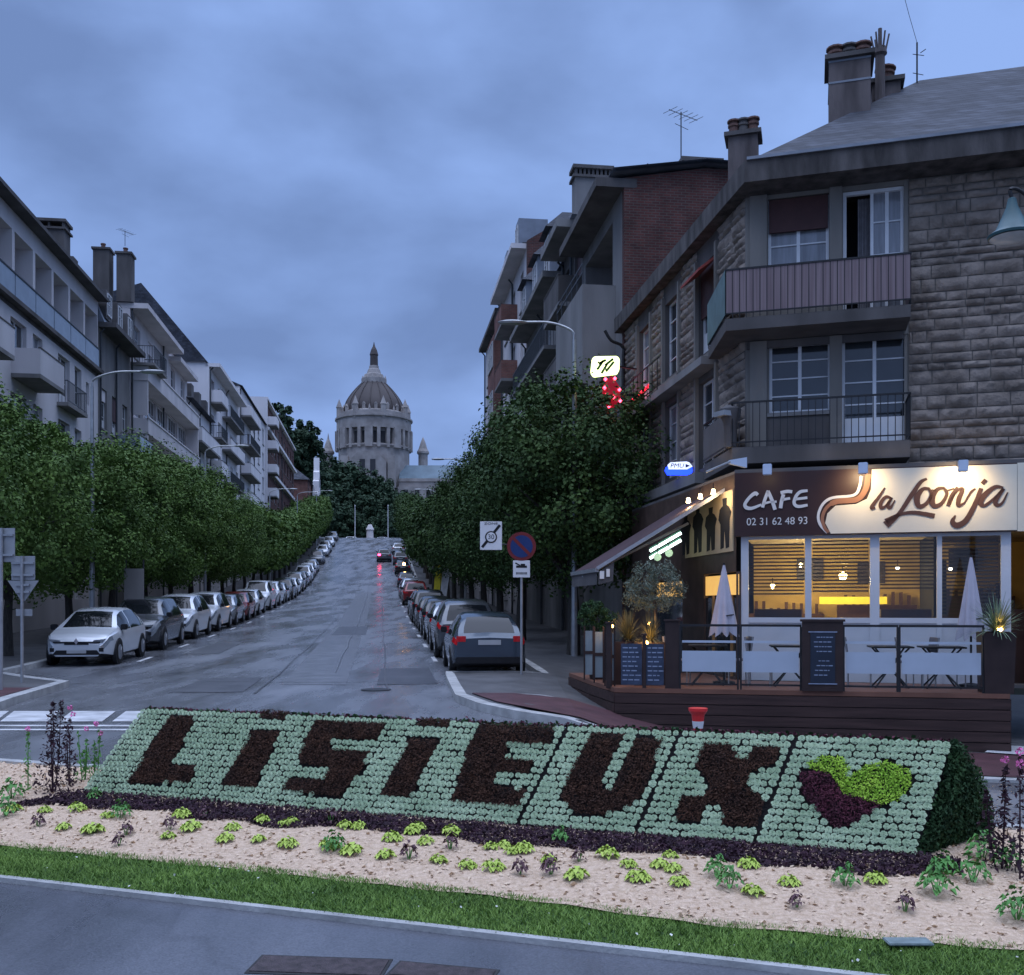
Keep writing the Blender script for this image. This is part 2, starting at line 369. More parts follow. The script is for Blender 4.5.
# road: open square in front, then the avenue with its parking lanes
sheet('crossroads', [(-45, 9.0), (45, 9.0), (45, 11.0), (30, 11.5), (14, 12.4), (6.2, 13.6), (3.2, 13.7), (1.5, 14.3), (.1, 15.), (-.45, 16.1), (-.9, 17.6), (-1.2, 20.5), (-1.45, 23.8), (sx_(6.3, 24), 24), (sx_(-6.4, 24), 24), (-10.5, 21.5), (-9.2, 20.5), (-8.6, 17), (-8.3, 15.8), (-11, 15.), (-45, 15.)], 0, M_road, 1.)['kind'] = 'structure'
sheet('near_road', [(-45, -6), (45, -6), (45, 9.), (-45, 9.)], 0., M_road, 2.)['kind'] = 'structure'
rows = [(24., sx_(-6.4, 24), sx_(6.3, 24))]+[(y, sx_(-6.4, y), sx_(6.3, y)) for y in np.arange(26, 184, 3.)]+[(y, sx_(-6.4, y)-(y-184)*.5, sx_(6.3, y)+(y-184)*.5) for y in np.arange(184, 226, 4.)]
grid_sheet('avenue', rows, M_road, .001, 12)
# repaired trench strip and markings
rows = [(y, sx_(.35, y), sx_(1.75, y)) for y in np.arange(21, 90, 2.)]
grid_sheet('road_patch', rows, mat('patched_asphalt', (.15, .152, .162), .24, .2, 2, .2, 80), .006, 3)
mk = MB()
def mark(poly, off=.008, hf=gz):
    mk.add([(x, y, hf(x, y)+off) for x, y in poly], [tuple(range(len(poly)))])
for px0, px1 in ((-90, -50), (-40, -5), (0, 47), (58, 102), (112, 150)):
    a = [ground_at(px0, 722), ground_at(px1, 722), ground_at(px1+14, 711.5), ground_at(px0+14, 711.5)]
    mark([(p.x, p.y) for p in a])
for yy in (725.5, 729.5):
    a = [ground_at(-80, yy+1.4), ground_at(150, yy+1.6), ground_at(150, yy), ground_at(-80, yy)]
    mark([(p.x, p.y) for p in a])
for k in range(9): # bay edge ticks on both sides
    y = 27.4+k*5.6
    for t in (-4.15, 4.0):
        mark([(sx_(t-.06, y), y), (sx_(t+.06, y), y), (sx_(t+.06, y+1.6), y+1.6), (sx_(t-.06, y+1.6), y+1.6)])
mark([(7.0, 13.8), (12, 13.2), (12.2, 13.35), (7.2, 13.95)], .15)
for px0, px1 in ((985, 1040), (1050, 1100)):
    a = [ground_at(px0, 762), ground_at(px1, 766), ground_at(px1+8, 757), ground_at(px0+10, 754)]
    mark([(p.x, p.y) for p in a], .16)
mo = mk.build('road_markings', M_white); mo['kind'] = 'structure'
ml = MB(); ml.lathe([(.3, 0), (.3, .012), (0.01, .014)], (*[c for c in ground_at(376, 690)][:2], gz(ground_at(376, 690).x, ground_at(376, 690).y)+.002), 18)
tag(ml.build('manhole_cover', M_dark), 'round dark manhole cover flush in the road where the avenue begins', 'manhole cover')
# tar seams across and along the avenue
M_tar = mat('tar_seam', (.075, .075, .08), .3, .3, 4)
sm = MB()
def seam(pts, w=.05):
    for i in range(len(pts)-1):
        (t0, y0), (t1, y1) = pts[i], pts[i+1]; n = max(1, int(math.hypot(t1-t0, y1-y0)/1.)); 
        for k in range(n):
            a, b = k/n, (k+1)/n; p = (sx_(t0+(t1-t0)*a, y0+(y1-y0)*a), y0+(y1-y0)*a); q = (sx_(t0+(t1-t0)*b, y0+(y1-y0)*b), y0+(y1-y0)*b); d = Vector((q[0]-p[0], q[1]-p[1])).normalized(); e = Vector((-d.y, d.x))*w/2
            sm.add([(p[0]-e.x, p[1]-e.y, gz(*p)+.011), (q[0]-e.x, q[1]-e.y, gz(*q)+.011), (q[0]+e.x, q[1]+e.y, gz(*q)+.011), (p[0]+e.x, p[1]+e.y, gz(*p)+.011)], [(0, 1, 2, 3)])
g_ = random.Random(4)
def wig(t, y0, y1): return [(t+g_.uniform(-.04, .04), y) for y in np.arange(y0, y1, 2.3)]
seam(wig(.1, 19, 60), .045); seam(wig(2.6, 20, 75), .035); seam(wig(1.4, 24, 110), .03)
for y in (21.5, 38, 79): seam([(t, y+g_.uniform(-.25, .25)) for t in np.arange(-4, 4.1, 1.3)], .035)
sm.build('tar_seams', M_tar)['kind'] = 'structure'
for k, (t0, t1, y0, y1, c) in enumerate(((-1.6, -.2, 19.2, 22.8, (.075, .075, .08)), (2.4, 3.7, 21., 25.5, (.06, .06, .066)), (-3.4, -2.4, 30, 36, (.08, .08, .085)), (.5, 1.9, 40, 47, (.07, .07, .075)))):
    sheet('road_patch', [(sx_(t0, y0), y0), (sx_(t1, y0+.2), y0+.2), (sx_(t1, y1), y1), (sx_(t0+.1, y1-.3), y1-.3)], .0075, mat('patch_%d' % k, c, .38, .25, 1.5, .3, 80), .5)['kind'] = 'structure'
# pavements
RW = [(.1, 15.), (-.45, 16.1), (-.9, 17.6), (-1.2, 20.5), (-1.45, 23.0), (sx_(6.3, 23.2), 23.2)]
right_poly = RW+[(sx_(6.3, y), y) for y in range(26, 185, 6)]+[(sx_(10.2, 184), 184)]+[(sx_(10.2, y), y) for y in range(178, 26, -6)]+[(sx_(10.2, 24), 24), (30, 24), (30, 11.5), (14, 12.4), (6.2, 13.6), (3.2, 13.7), (1.5, 14.3)]
sheet('right_pavement', right_poly, .12, M_walk, 1., sides=.2)['kind'] = 'structure'
kerb('right_kerb', [(14, 12.4), (6.2, 13.6), (3.2, 13.7), (1.5, 14.3), (.1, 15.), (-.45, 16.1), (-.9, 17.6), (-1.2, 20.5), (-1.45, 23.0), (sx_(6.3, 23.2), 23.2)]+[(sx_(6.3, y), y) for y in range(26, 185, 6)], M_kerb, .2)
sheet('red_paving', [(.28, 15.2), (-.25, 16.2), (-.72, 17.75), (1.9, 17.75), (1.9, 17.3), (8.3, 16.0), (13, 15), (13, 12.8), (6.2, 13.8), (3.2, 13.9), (1.6, 14.5)], .14, M_red, 1.)['kind'] = 'structure'
kerb('paving_seam', [(-.72, 17.78), (1.7, 17.78)], M_kerb, .07, .1, .132)
left_poly = [(-8.3, 15.8), (-8.6, 17), (-9.2, 20.5), (-10.5, 21.6), (sx_(-6.4, 23.), 23.)]+[(sx_(-6.4, y), y) for y in range(26, 185, 6)]+[(sx_(-12.3, 184), 184)]+[(sx_(-12.3, y), y) for y in range(178, 20, -6)]+[(sx_(-12.3, 22), 22), (-45, 22), (-45, 15.), (-11, 15.)]
sheet('left_pavement', left_poly[::-1], .12, M_walk, 2., sides=.2)['kind'] = 'structure'
kerb('left_kerb', [(-45, 15), (-11, 15.), (-8.3, 15.8), (-8.6, 17), (-9.2, 20.5), (-10.5, 21.6), (sx_(-6.4, 23.), 23.)]+[(sx_(-6.4, y), y) for y in range(26, 185, 6)], M_kerb, .22)
sheet('left_red_paving', [(-8.5, 15.95), (-8.8, 17.2), (-9.1, 19.), (-30, 19.), (-30, 15.3), (-11, 15.3)][::-1], .126, M_red, 1.)['kind'] = 'structure'

# ---------------------------------------------------------------- path, lawn, mulch bed
def edge_y(x): # path edge
    return 6.12-.345*(x+3.13)
_lx = [-8, -3.6, -1.66, -.07, .98, 2.5, 5]; _ly = [8.45, 7.0, 6.35, 5.76, 5.27, 4.86, 4.2]
def lawn_back(x): return float(np.interp(x, _lx, _ly))
P0 = Vector((2.58, 6.4, .1)); P1 = Vector((-3.68, 8.56, .1)); SK = Vector((.39, .35, .675))
DL = (P1-P0); LL = DL.length; DU = DL.normalized(); DN = Vector((-DU.y, DU.x, 0))
if DN.y < 0: DN = -DN
def bed_back(x): return 7.1+.42-(x-3.36)*.3455
def bedz(x, y):
    d = (y-lawn_back(x))*.94; e = (bed_back(x)-y)*.94
    b = .03+.062*sstep(0, .9, d)*sstep(-.02, .35, e)
    return b+.012*math.sin(x*7+y*5)*math.sin(y*9-x*3)
pth = [(-9, -6), (9, -6), (9, edge_y(9)), (1.15, edge_y(1.15)), (-3.13, edge_y(-3.13)), (-9, edge_y(-9))]
fl = lambda x, y: 0.
sheet('foreground_path', pth, .004, M_path, 1., hf=fl)['kind'] = 'structure'
xs = np.arange(-9, 8.01, .5)
kerb('path_edging', [(x, edge_y(x)+.02) for x in (-9, -3, 3, 8)], M_kerb, .05, -.05, .035, hf=fl)
sheet('lawn', [(x, edge_y(x)+.04) for x in xs]+[(x, lawn_back(x)) for x in xs[::-1]], .02, M_lawn, .5, hf=fl)['kind'] = 'structure'
V = []; n_ = 90; k_ = 26; X = np.linspace(-8, 5.2, n_)
for x in X:
    a = lawn_back(x)-.04; b = bed_back(x)
    for j in range(k_): y = a+(b-a)*j/(k_-1); V.append((x, y, bedz(x, y)))
o = npmesh('mulch_bed', V, [(i*k_+j, (i+1)*k_+j, (i+1)*k_+j+1, i*k_+j+1) for i in range(n_-1) for j in range(k_-1)], M_mulch, smooth=True); o['kind'] = 'structure'
kerb('bed_kerb', [(x, bed_back(x)+.06) for x in np.arange(-8, 5.3, 1.)], M_kerb, .12, -.1, .06, hf=fl)
# bark chips
n = 9000; x = rng.uniform(-7.5, 5, n); u = rng.random(n); lb = np.array([lawn_back(a) for a in x]); y = lb-.03+u*(7.5-(x-3.36)*.3455-lb)
P = np.stack([x, y, np.array([bedz(a, b) for a, b in zip(x, y)])+.006], 1)
o = leafmesh('bark_chips', P, np.array([0, 0, 1.6]), .034, mat('bark_chip', (.5, .36, .24), .9, .3, 40, col2=(.74, .57, .4)), asp=.6); o['kind'] = 'stuff'
tag(o, 'pale brown bark chips strewn over the flower bed', 'mulch')
# grass blades on the lawn
n = 75000; x = rng.uniform(-7, 4.5, n); u = rng.random(n); lb = np.array([lawn_back(a) for a in x]); ed = 6.12-.345*(x+3.13)+.03
y = ed+u*(lb-ed+.05); keep = (y > 3.5); x = x[keep]; y = y[keep]; n = len(x)
h = rng.uniform(.012, .034, n); th = rng.uniform(0, 6.28, n); wv = .004
lean = rng.normal(0, .018, (n, 2))
V = np.empty((n, 3, 3)); V[:, 0] = np.stack([x-np.cos(th)*wv, y-np.sin(th)*wv, np.full(n, .02)], 1); V[:, 1] = np.stack([x+np.cos(th)*wv, y+np.sin(th)*wv, np.full(n, .02)], 1)
V[:, 2] = np.stack([x+lean[:, 0], y+lean[:, 1], .02+h], 1)
o = npmesh('grass', V.reshape(-1, 3), np.arange(n*3).reshape(n, 3), M_grass); tag(o, 'short mown grass strip between the path and the flower bed', 'grass', kind='stuff')
n = 70; x = rng.uniform(-4, 3.2, n); lb = np.array([lawn_back(a) for a in x]); ed = 6.12-.345*(x+3.13); y = ed+rng.random(n)*(lb-ed)
o = leafmesh('clover_flowers', np.stack([x, y, np.full(n, .05)], 1), np.array([0, 0, 2.]), .014, mat('daisy', (.55, .55, .5), .8), asp=1.); tag(o, 'tiny pale clover heads dotted in the lawn', 'flowers', kind='stuff')
# iron covers in the path
for (a, b, c, lab) in (((262, 957), (393, 961), .24, 'rusty rectangular iron cover in the path, the larger left one'), ((400, 963), (500, 972), .2, 'smaller rusty iron cover partly cut off at the bottom edge')):
    p = ground_at(*a, hf=fl); q = ground_at(*b, hf=fl); d = (q-p).normalized(); nn = Vector((d.y, -d.x, 0))
    if nn.y > 0: nn = -nn
    root = empty('iron_cover', (p.x, p.y, .004), math.atan2(d.y, d.x), lab, 'manhole cover', 'iron covers in the foreground path')
    L = (q-p).length
    m = MB(); m.box(0, L, -c, 0, 0, .004); m.build('rim', mat('dark_iron', (.03, .028, .028), .6, .3, 12), root)
    m = MB(); m.box(.015, L-.015, -c+.02, -.02, .004, .008); m.build('plate', mat('rusty_iron', (.06, .045, .048), .45, .4, 20, .5, 200), root)
p = ground_at(908, 953, hf=fl)
m = MB(); m.box(-.11, .11, -.05, .05, 0, .012); o = m.build('water_valve_cover', mat('grey_cover', (.16, .2, .2), .7, .2, 20), bevel=.004); o.location = (p.x, p.y, .045)
tag(o, 'small grey valve cover lying in the grass near the right edge', 'valve cover')
# ---------------------------------------------------------------- floral display
disp = empty('floral_display', P0, 0, 'long sloping flower carpet spelling LISIEUX with a heart, planted in pale green rosettes', 'flower display')
LOC = Vector(P0)
FN = DL.cross(SK).normalized()
if FN.y > 0: FN = -FN
def face(a, v): # a metres from right end along, v 0..1 up the slope; local coordinates
    return DU*a+SK*v
def to_face(px, py): # pixel ray with the face plane -> (a, v)
    d = Vector(((px-512)/F, 1, (HOR-py)/F)); o = Vector((0, 0, CH)); t = (P0-o).dot(FN)/d.dot(FN); p = o+d*t-P0
    # solve p = DU*a + SK*v
    A = np.array([[DU.x, SK.x], [DU.y, SK.y], [DU.z, SK.z]]); s = np.linalg.lstsq(A, np.array(p), rcond=None)[0]; return float(s[0]), float(s[1])
BK = SK*1+Vector((.39, .35, -.675))
bm_ = MB(); A = [Vector((0,0,-.06)), Vector((0,0,0)), SK, BK, BK-Vector((0,0,.06))]
fo = FN*-.03
pts0 = [a+fo for a in A]; pts1 = [a+DU*LL+fo for a in A]
bm_.add(pts0+pts1, [(0,1,2,3,4), (9,8,7,6,5)]+[(i, (i+1) % 5, 5+(i+1) % 5, 5+i) for i in range(5)])
bm_.build('planting_frame', M_soil, disp)
# letters in (a, v), a grows to the left
T = to_face
def box_av(px0, py0, px1, py1): return None
def pixpoly(pts): return [T(*p) for p in pts]
LET = {
 'L': [[(170,717),(197,716),(172,766),(197,766),(190,784),(128,783)]],
 'I': [[(263,710),(291,712),(286,720),(259,719)], [(253,731),(281,732),(255,789),(222,786)]],
 'S': [[(316,721),(386,723),(377,741),(333,738),(331,749),(371,752),(362,771),(340,797),(281,791),(290,778),(323,780),(330,767),(301,764),(300,752)]],
 'I2': [[(421,718),(453,720),(448,728),(418,726)], [(410,739),(440,740),(411,798),(381,796)]],
 'E': [[(481,724),(556,727),(550,745),(509,744),(505,758),(534,761),(528,774),(498,773),(493,786),(528,790),(521,808),(452,803),(468,748)]],
 'U': [[(592,733),(625,735),(602,780),(603,790),(613,789),(636,738),(664,739),(643,795),(630,808),(605,815),(575,813),(561,798),(568,775)]],
 'X': [[(704,742),(730,744),(743,761),(757,746),(781,748),(775,763),(752,772),(748,785),(765,800),(757,827),(722,826),(722,806),(706,804),(700,822),(676,821),(680,797),(705,796),(711,785),(694,764)]],
 'HD': [[(799,772),(815,771),(830,774),(842,794),(862,798),(883,804),(868,816),(850,826),(836,829),(815,810),(801,793)]],
 'HG': [[(806,765),(822,756),(842,757),(851,768),(845,779),(867,765),(890,761),(911,772),(912,785),(900,800),(880,806),(862,799),(844,794),(830,774),(812,770)]],
}
def inpoly(pt, poly):
    x, y = pt; c = False; n = len(poly)
    for i in range(n):
        x1, y1 = poly[i]; x2, y2 = poly[(i+1) % n]
        if (y1 > y) != (y2 > y) and x < (x2-x1)*(y-y1)/(y2-y1)+x1: c = not c
    return c
AV = {k: [pixpoly(p) for p in v] for k, v in LET.items()}
def shape_pts(polys, n, grow=0.):
    out_ = []
    al = [p[0] for q in polys for p in q]; vl = [p[1] for q in polys for p in q]
    while len(out_) < n:
        a = random.uniform(min(al), max(al)); v = random.uniform(min(vl), max(vl))
        if any(inpoly((a, v), q) for q in polys): out_.append((a, v))
    return out_
def area(polys):
    s = 0
    for q in polys: s += abs(sum(q[i][0]*q[(i+1) % len(q)][1]-q[(i+1) % len(q)][0]*q[i][1] for i in range(len(q))))/2
    return s*.816
fn = np.array(FN)
for key, lab in (('L', 'letter L, first'), ('I', 'letter I after L'), ('S', 'letter S'), ('I2', 'letter I after S'), ('E', 'letter E'), ('U', 'letter U'), ('X', 'letter X'), ('HD', 'maroon lower part of the heart'), ('HG', 'lime green upper lobes of the heart')):
    polys = AV[key]; n = int(area(polys)*26000); pts = shape_pts(polys, n)
    P = np.array([list(face(a, v)) for a, v in pts])+fn*rng.uniform(-.012, .03, (n, 1))
    m = M_lime if key == 'HG' else (M_maroon if key == 'HD' else M_dred)
    o = leafmesh('heart_planting' if key[0] == 'H' else 'letter_planting', P, fn*.9+np.array([0, 0, .5]), .017, m, disp, asp=.5)
    o['label'] = lab+' planted in dense '+('lime' if key == 'HG' else 'dark red')+' foliage'
# rosettes
seams = [to_face(*p)[0] for p in ((757, 835), (640, 822), (525, 810))]; seams += [seams[-1]+d for d in (.86, 1.45, 2.2, 2.8)]
bounds = [0.]+[s for s in seams if s < LL-.3]+[LL]
ros = []
rows_ = 16
for i in range(len(bounds)-1):
    a0, a1 = bounds[i]+(.014 if 0 < i < 4 else .002), bounds[i+1]-(.014 if i < 3 else .002); nc = max(1, round((a1-a0)/.05))
    for r in range(rows_):
        for c in range(nc):
            a = a0+(c+.5)*(a1-a0)/nc+random.uniform(-.006, .006); v = (r+.5)/rows_+random.uniform(-.006, .006)
            if any(inpoly((a, v), q) for k in AV for q in AV[k]): continue
            ros.append((a, v))
ros.sort(key=lambda q: q[0]*.6+q[1]*.5)
# rosette leaf template around FN
t1 = (Vector((0, 0, 1))-FN*FN.z).normalized(); t2 = FN.cross(t1)
def rosette_geo(c, s, ph, b):
    vs = []; fs = []
    for ring, (nl, r0, r1, hz0, hz1) in enumerate(((8, .3, 1.0, .35, .3), (7, .1, .78, .45, .62), (5, 0., .45, .6, .95))):
        for k in range(nl):
            t = ph+ring*.5+2*math.pi*k/nl+random.uniform(-.12, .12); d = t1*math.cos(t)+t2*math.sin(t); e = FN.cross(d); rr = r1*random.uniform(.85, 1.1)
            q = len(vs)+b
            vs += [c+(d*r0+FN*hz0*.8)*s, c+(d*(r0+rr)/2*1.25+e*.36*rr+FN*(hz0+hz1)/2)*s, c+(d*rr+FN*hz1)*s, c+(d*(r0+rr)/2*1.25-e*.36*rr+FN*(hz0+hz1)/2)*s]
            fs.append((q, q+1, q+2, q+3))
    return vs, fs
for a, v in ros[:100]:
    vs, fs = rosette_geo(face(a, v), .0285*random.uniform(.84, 1.12), random.random()*6, 0)
    o = npmesh('rosette', [tuple(x) for x in vs], fs, M_ros, disp)
V = []; Fq = []
for a, v in ros[100:]:
    vs, fs = rosette_geo(face(a, v), .0285*random.uniform(.84, 1.12), random.random()*6, len(V)); V += [tuple(x) for x in vs]; Fq += fs
o = npmesh('rosette_carpet', V, Fq, M_ros, disp); tag(o, 'rows of pale green rosettes', kind='stuff')
# ridge edging, end hedge, back
n = 2600; a = rng.uniform(0, LL, n); P = np.outer(a, np.array(DU))+np.array(SK)+rng.normal(0, .009, (n, 3))+np.array([.02, .05, -.005])
leafmesh('ridge_planting', P, np.array([0, -.3, 1.]), .03, M_maroon, disp)
n = 9000; q = rng.random((n, 2)); bad = q.sum(1) > 1; q[bad] = 1-q[bad]
Pe = np.outer(q[:, 0], np.array(SK)*1.02)+np.outer(q[:, 1], np.array(BK)*1.05); bulge = (np.sin(q[:, 0]*3)*.05+.03)
en = np.array(-DU); P = Pe+en*rng.uniform(0, 1, (n, 1))*bulge[:, None]*1.4+rng.normal(0, .008, (n, 3))
leafmesh('end_hedge', P, en*.8+np.array([0, -.2, .3]), .03, M_hedge, disp, jitter=1.)
n = 14000; a = rng.uniform(-.03, LL, n); v = rng.random(n); P = np.outer(a, np.array(DU))+np.array(SK)+np.outer(v, np.array(BK-SK))+rng.uniform(0, .05, (n, 1))*np.array([.3, .8, .5])
leafmesh('back_planting', P, np.array([.3, .8, .5]), .04, M_hedge, disp)
# dark ground cover in front of it
n = 26000; a = rng.uniform(-.25, LL+.12, n); d = rng.random(n)**.8
wd = .5+.06*np.sin(a*3.1)+.05*np.sin(a*7.7); wd = np.where(a < 0, wd*.8, wd)
P = np.outer(a, np.array(DU))+np.outer(-d*wd-.025, np.array(DN))+np.array(P0)
P[:, 2] = [bedz(p[0], p[1])+.0 for p in P]; P[:, 2] += rng.uniform(0, .04, n)*(1-.4*d)
o = leafmesh('dark_groundcover', P, np.array([0, -.2, 1.]), .028, M_purple); tag(o, 'dense purple black ground cover along the foot of the flower display', 'ground cover', kind='stuff')

# ---------------------------------------------------------------- small bed plants
def small_plant(kind):
    root = empty({'lime': 'coral_bells', 'green': 'leafy_plant', 'purple': 'bronze_plant'}[kind])
    n = {'lime': 60, 'green': 60, 'purple': 40}[kind]; hh = {'lime': .06, 'green': .13, 'purple': .12}[kind]; rad = {'lime': .072, 'green': .08, 'purple': .06}[kind]
    V = []; Fq = []
    for i in range(n):
        t = random.uniform(0, 6.28); r = rad*math.sqrt(random.random()); z = hh*(1-(r/rad)**2*.7)*random.uniform(.6, 1.1)+.01
        d = Vector((math.cos(t), math.sin(t), 0)); e = Vector((-d.y, d.x, 0)); s = random.uniform(.022, .036)*(1. if kind == 'lime' else .8)
        c = d*r+Vector((0, 0, z)); b = len(V)
        V += [tuple(c-d*s*.6), tuple(c-d*s*.1+e*s*.6+Vector((0, 0, .006))), tuple(c+d*s*.6-Vector((0, 0, .018))), tuple(c-d*s*.1-e*s*.6+Vector((0, 0, .006)))]; Fq.append((b, b+1, b+2, b+3))
    npmesh('foliage', V, Fq, {'lime': M_yg, 'green': M_gr, 'purple': M_pu}[kind], root)
    m = MB()
    for i in range(5):
        t = i*1.3; m.tube([(0, 0, -.02), (.4*rad*math.cos(t), .4*rad*math.sin(t), hh*.6)], .003, 4)
    m.build('stem', M_gr, root)
    return root
protos = {k: small_plant(k) for k in ('lime', 'green', 'purple')}; first = {k: True for k in protos}
PL = {'lime': [(107,818),(94,833),(182,817),(192,830),(168,839),(226,842),(233,830),(262,823),(259,842),(292,824),(288,847),(329,849),(359,829),(352,854),(392,841),(417,831),(386,859),(426,844),(451,835),(438,863),(467,868),(491,850),(493,870),(512,853),(524,852),(549,862),(577,879),(607,857),(628,866),(638,881),(670,858),(674,872),(679,885),(748,867),(752,895),(789,885),(875,882),(45,812),(77,811),(64,830),(89,833),(14,812),(345,829),(504,848),(284,826),(660,868),(412,834)],
 'green': [(717,877),(730,888),(943,876),(973,882),(937,896),(1017,920),(845,886),(12,799),(6,816),(121,818),(334,852),(983,858),(1008,868),(95,800),(560,842)],
 'purple': [(579,862),(551,875),(797,908),(520,875),(170,829),(126,836),(205,818),(331,824),(409,860),(450,849),(38,827),(119,846),(905,912)]}
WHERE = {'lime': 'yellow green leafy plant', 'green': 'fresh green leafy plant', 'purple': 'bronze purple small plant'}
GRP = {'lime': 'lime plants dotted over the bark mulch', 'green': 'green plants in the bark mulch', 'purple': 'bronze plants in the bark mulch'}
def near(px):
    for lim, s in ((60, 'near the far left end of the bed'), (150, 'below the left end of the display'), (212, 'below the first letter L'), (285, 'below the first letter I'), (372, 'below the letter S'), (445, 'below the second letter I'), (548, 'below the letter E'), (640, 'below the letter U'), (770, 'below the letter X'), (915, 'below the heart')):
        if px < lim: return s
    return 'beside the right end of the display'
for kind, lst in PL.items():
    cnt = {}
    for px, py in lst: cnt.setdefault(near(px), []).append((px, py))
    for where, items in cnt.items():
        items.sort()
        for i, (px, py) in enumerate(items):
            p = ground_at(px, py, bedz)
            r = protos[kind] if first[kind] else copy_tree(protos[kind]); first[kind] = False
            s = random.uniform(.8, 1.2)*(1.15 if kind == 'green' and (px < 30 or px > 935) else .9)
            r.location = (p.x, p.y, bedz(p.x, p.y)-.005); r.rotation_euler = (0, 0, random.uniform(0, 6)); r.scale = (s, s, s)
            ordn = ['first', 'second', 'third', 'fourth', 'fifth', 'sixth', 'seventh', 'eighth', 'ninth', 'tenth', 'eleventh', 'twelfth'][i]
            lab = WHERE[kind]+' '+where+(', '+ordn+' from the left' if len(items) > 1 else '')
            tag(r, lab, 'plant', GRP[kind])
# tall plants
def spire(name, loc, h, m, label, nl=260, rad=.12, flowers=None, stems=3, grp=None):
    root = empty(name, loc, 0, label, 'plant', grp)
    sm = MB(); P = []
    for s in range(stems):
        ax = random.uniform(-.06, .06)*(stems > 1); ay = random.uniform(-.06, .06)*(stems > 1); hh = h*random.uniform(.75, 1.)if s else h
        sm.tube([(ax*.3, ay*.3, -.05), (ax, ay, hh*.5), (ax*1.3, ay*1.1, hh)], [.006, .005, .002], 5)
        for k in range(nl//stems):
            t = random.random()**1.2; r = rad*(1-t)*random.random()+.008; th = random.uniform(0, 6.28)
            P.append((ax*(.3+t)+r*math.cos(th), ay*(.3+t)+r*math.sin(th), t*hh))
    sm.build('stem', m, root)
    leafmesh('foliage', np.array(P), np.array([0, 0, .5]), .04, m, root, asp=.4)
    if flowers:
        fp = []
        for s in flowers:
            for k in range(22): v = rng.normal(size=3); v /= np.linalg.norm(v); fp.append(np.array(s)+v*.02)
        leafmesh('flower', np.array(fp), np.array([0, -.3, .3]), .02, M_pink, root, asp=.8)
    return root
def bp(px, py): p = ground_at(px, py, bedz); return (p.x, p.y, bedz(p.x, p.y))
spire('dark_shrub', bp(53, 792), .78, M_purple, 'dark purple spiky shrub at the left end of the flower bed', 520, .2)
spire('dark_shrub', bp(70, 784), .6, M_purple, 'slender dark stems rising right of the purple spiky shrub', 200, .1, [(0, 0, .68), (.03, 0, .62)], 2)
spire('flowering_stem', bp(96, 782), .5, M_gr, 'green stems topped by pink blooms by the display left corner', 120, .06, [(0, 0, .53), (.04, 0, .44)], 2)
spire('flowering_stem', bp(84, 780), .45, M_gr, 'leafy green clump with a faint pink bloom beside the left display corner', 160, .09, [(0.02, 0, .47)], 3)
spire('flowering_stem', bp(28, 790), .5, M_gr, 'thin stem with pale pink bloom left of the purple shrub', 60, .05, [(0, 0, .53)], 1)
spire('dark_shrub', bp(1000, 868), .62, M_purple, 'dark leaved tall plant at the right end of the bed', 420, .15, [(.03, 0, .66)], 3)
spire('flowering_stem', bp(1020, 880), .72, M_purple, 'dark stem with pink flowers cut by the right edge', 120, .08, [(0, 0, .75), (.0, 0, .68)], 1)
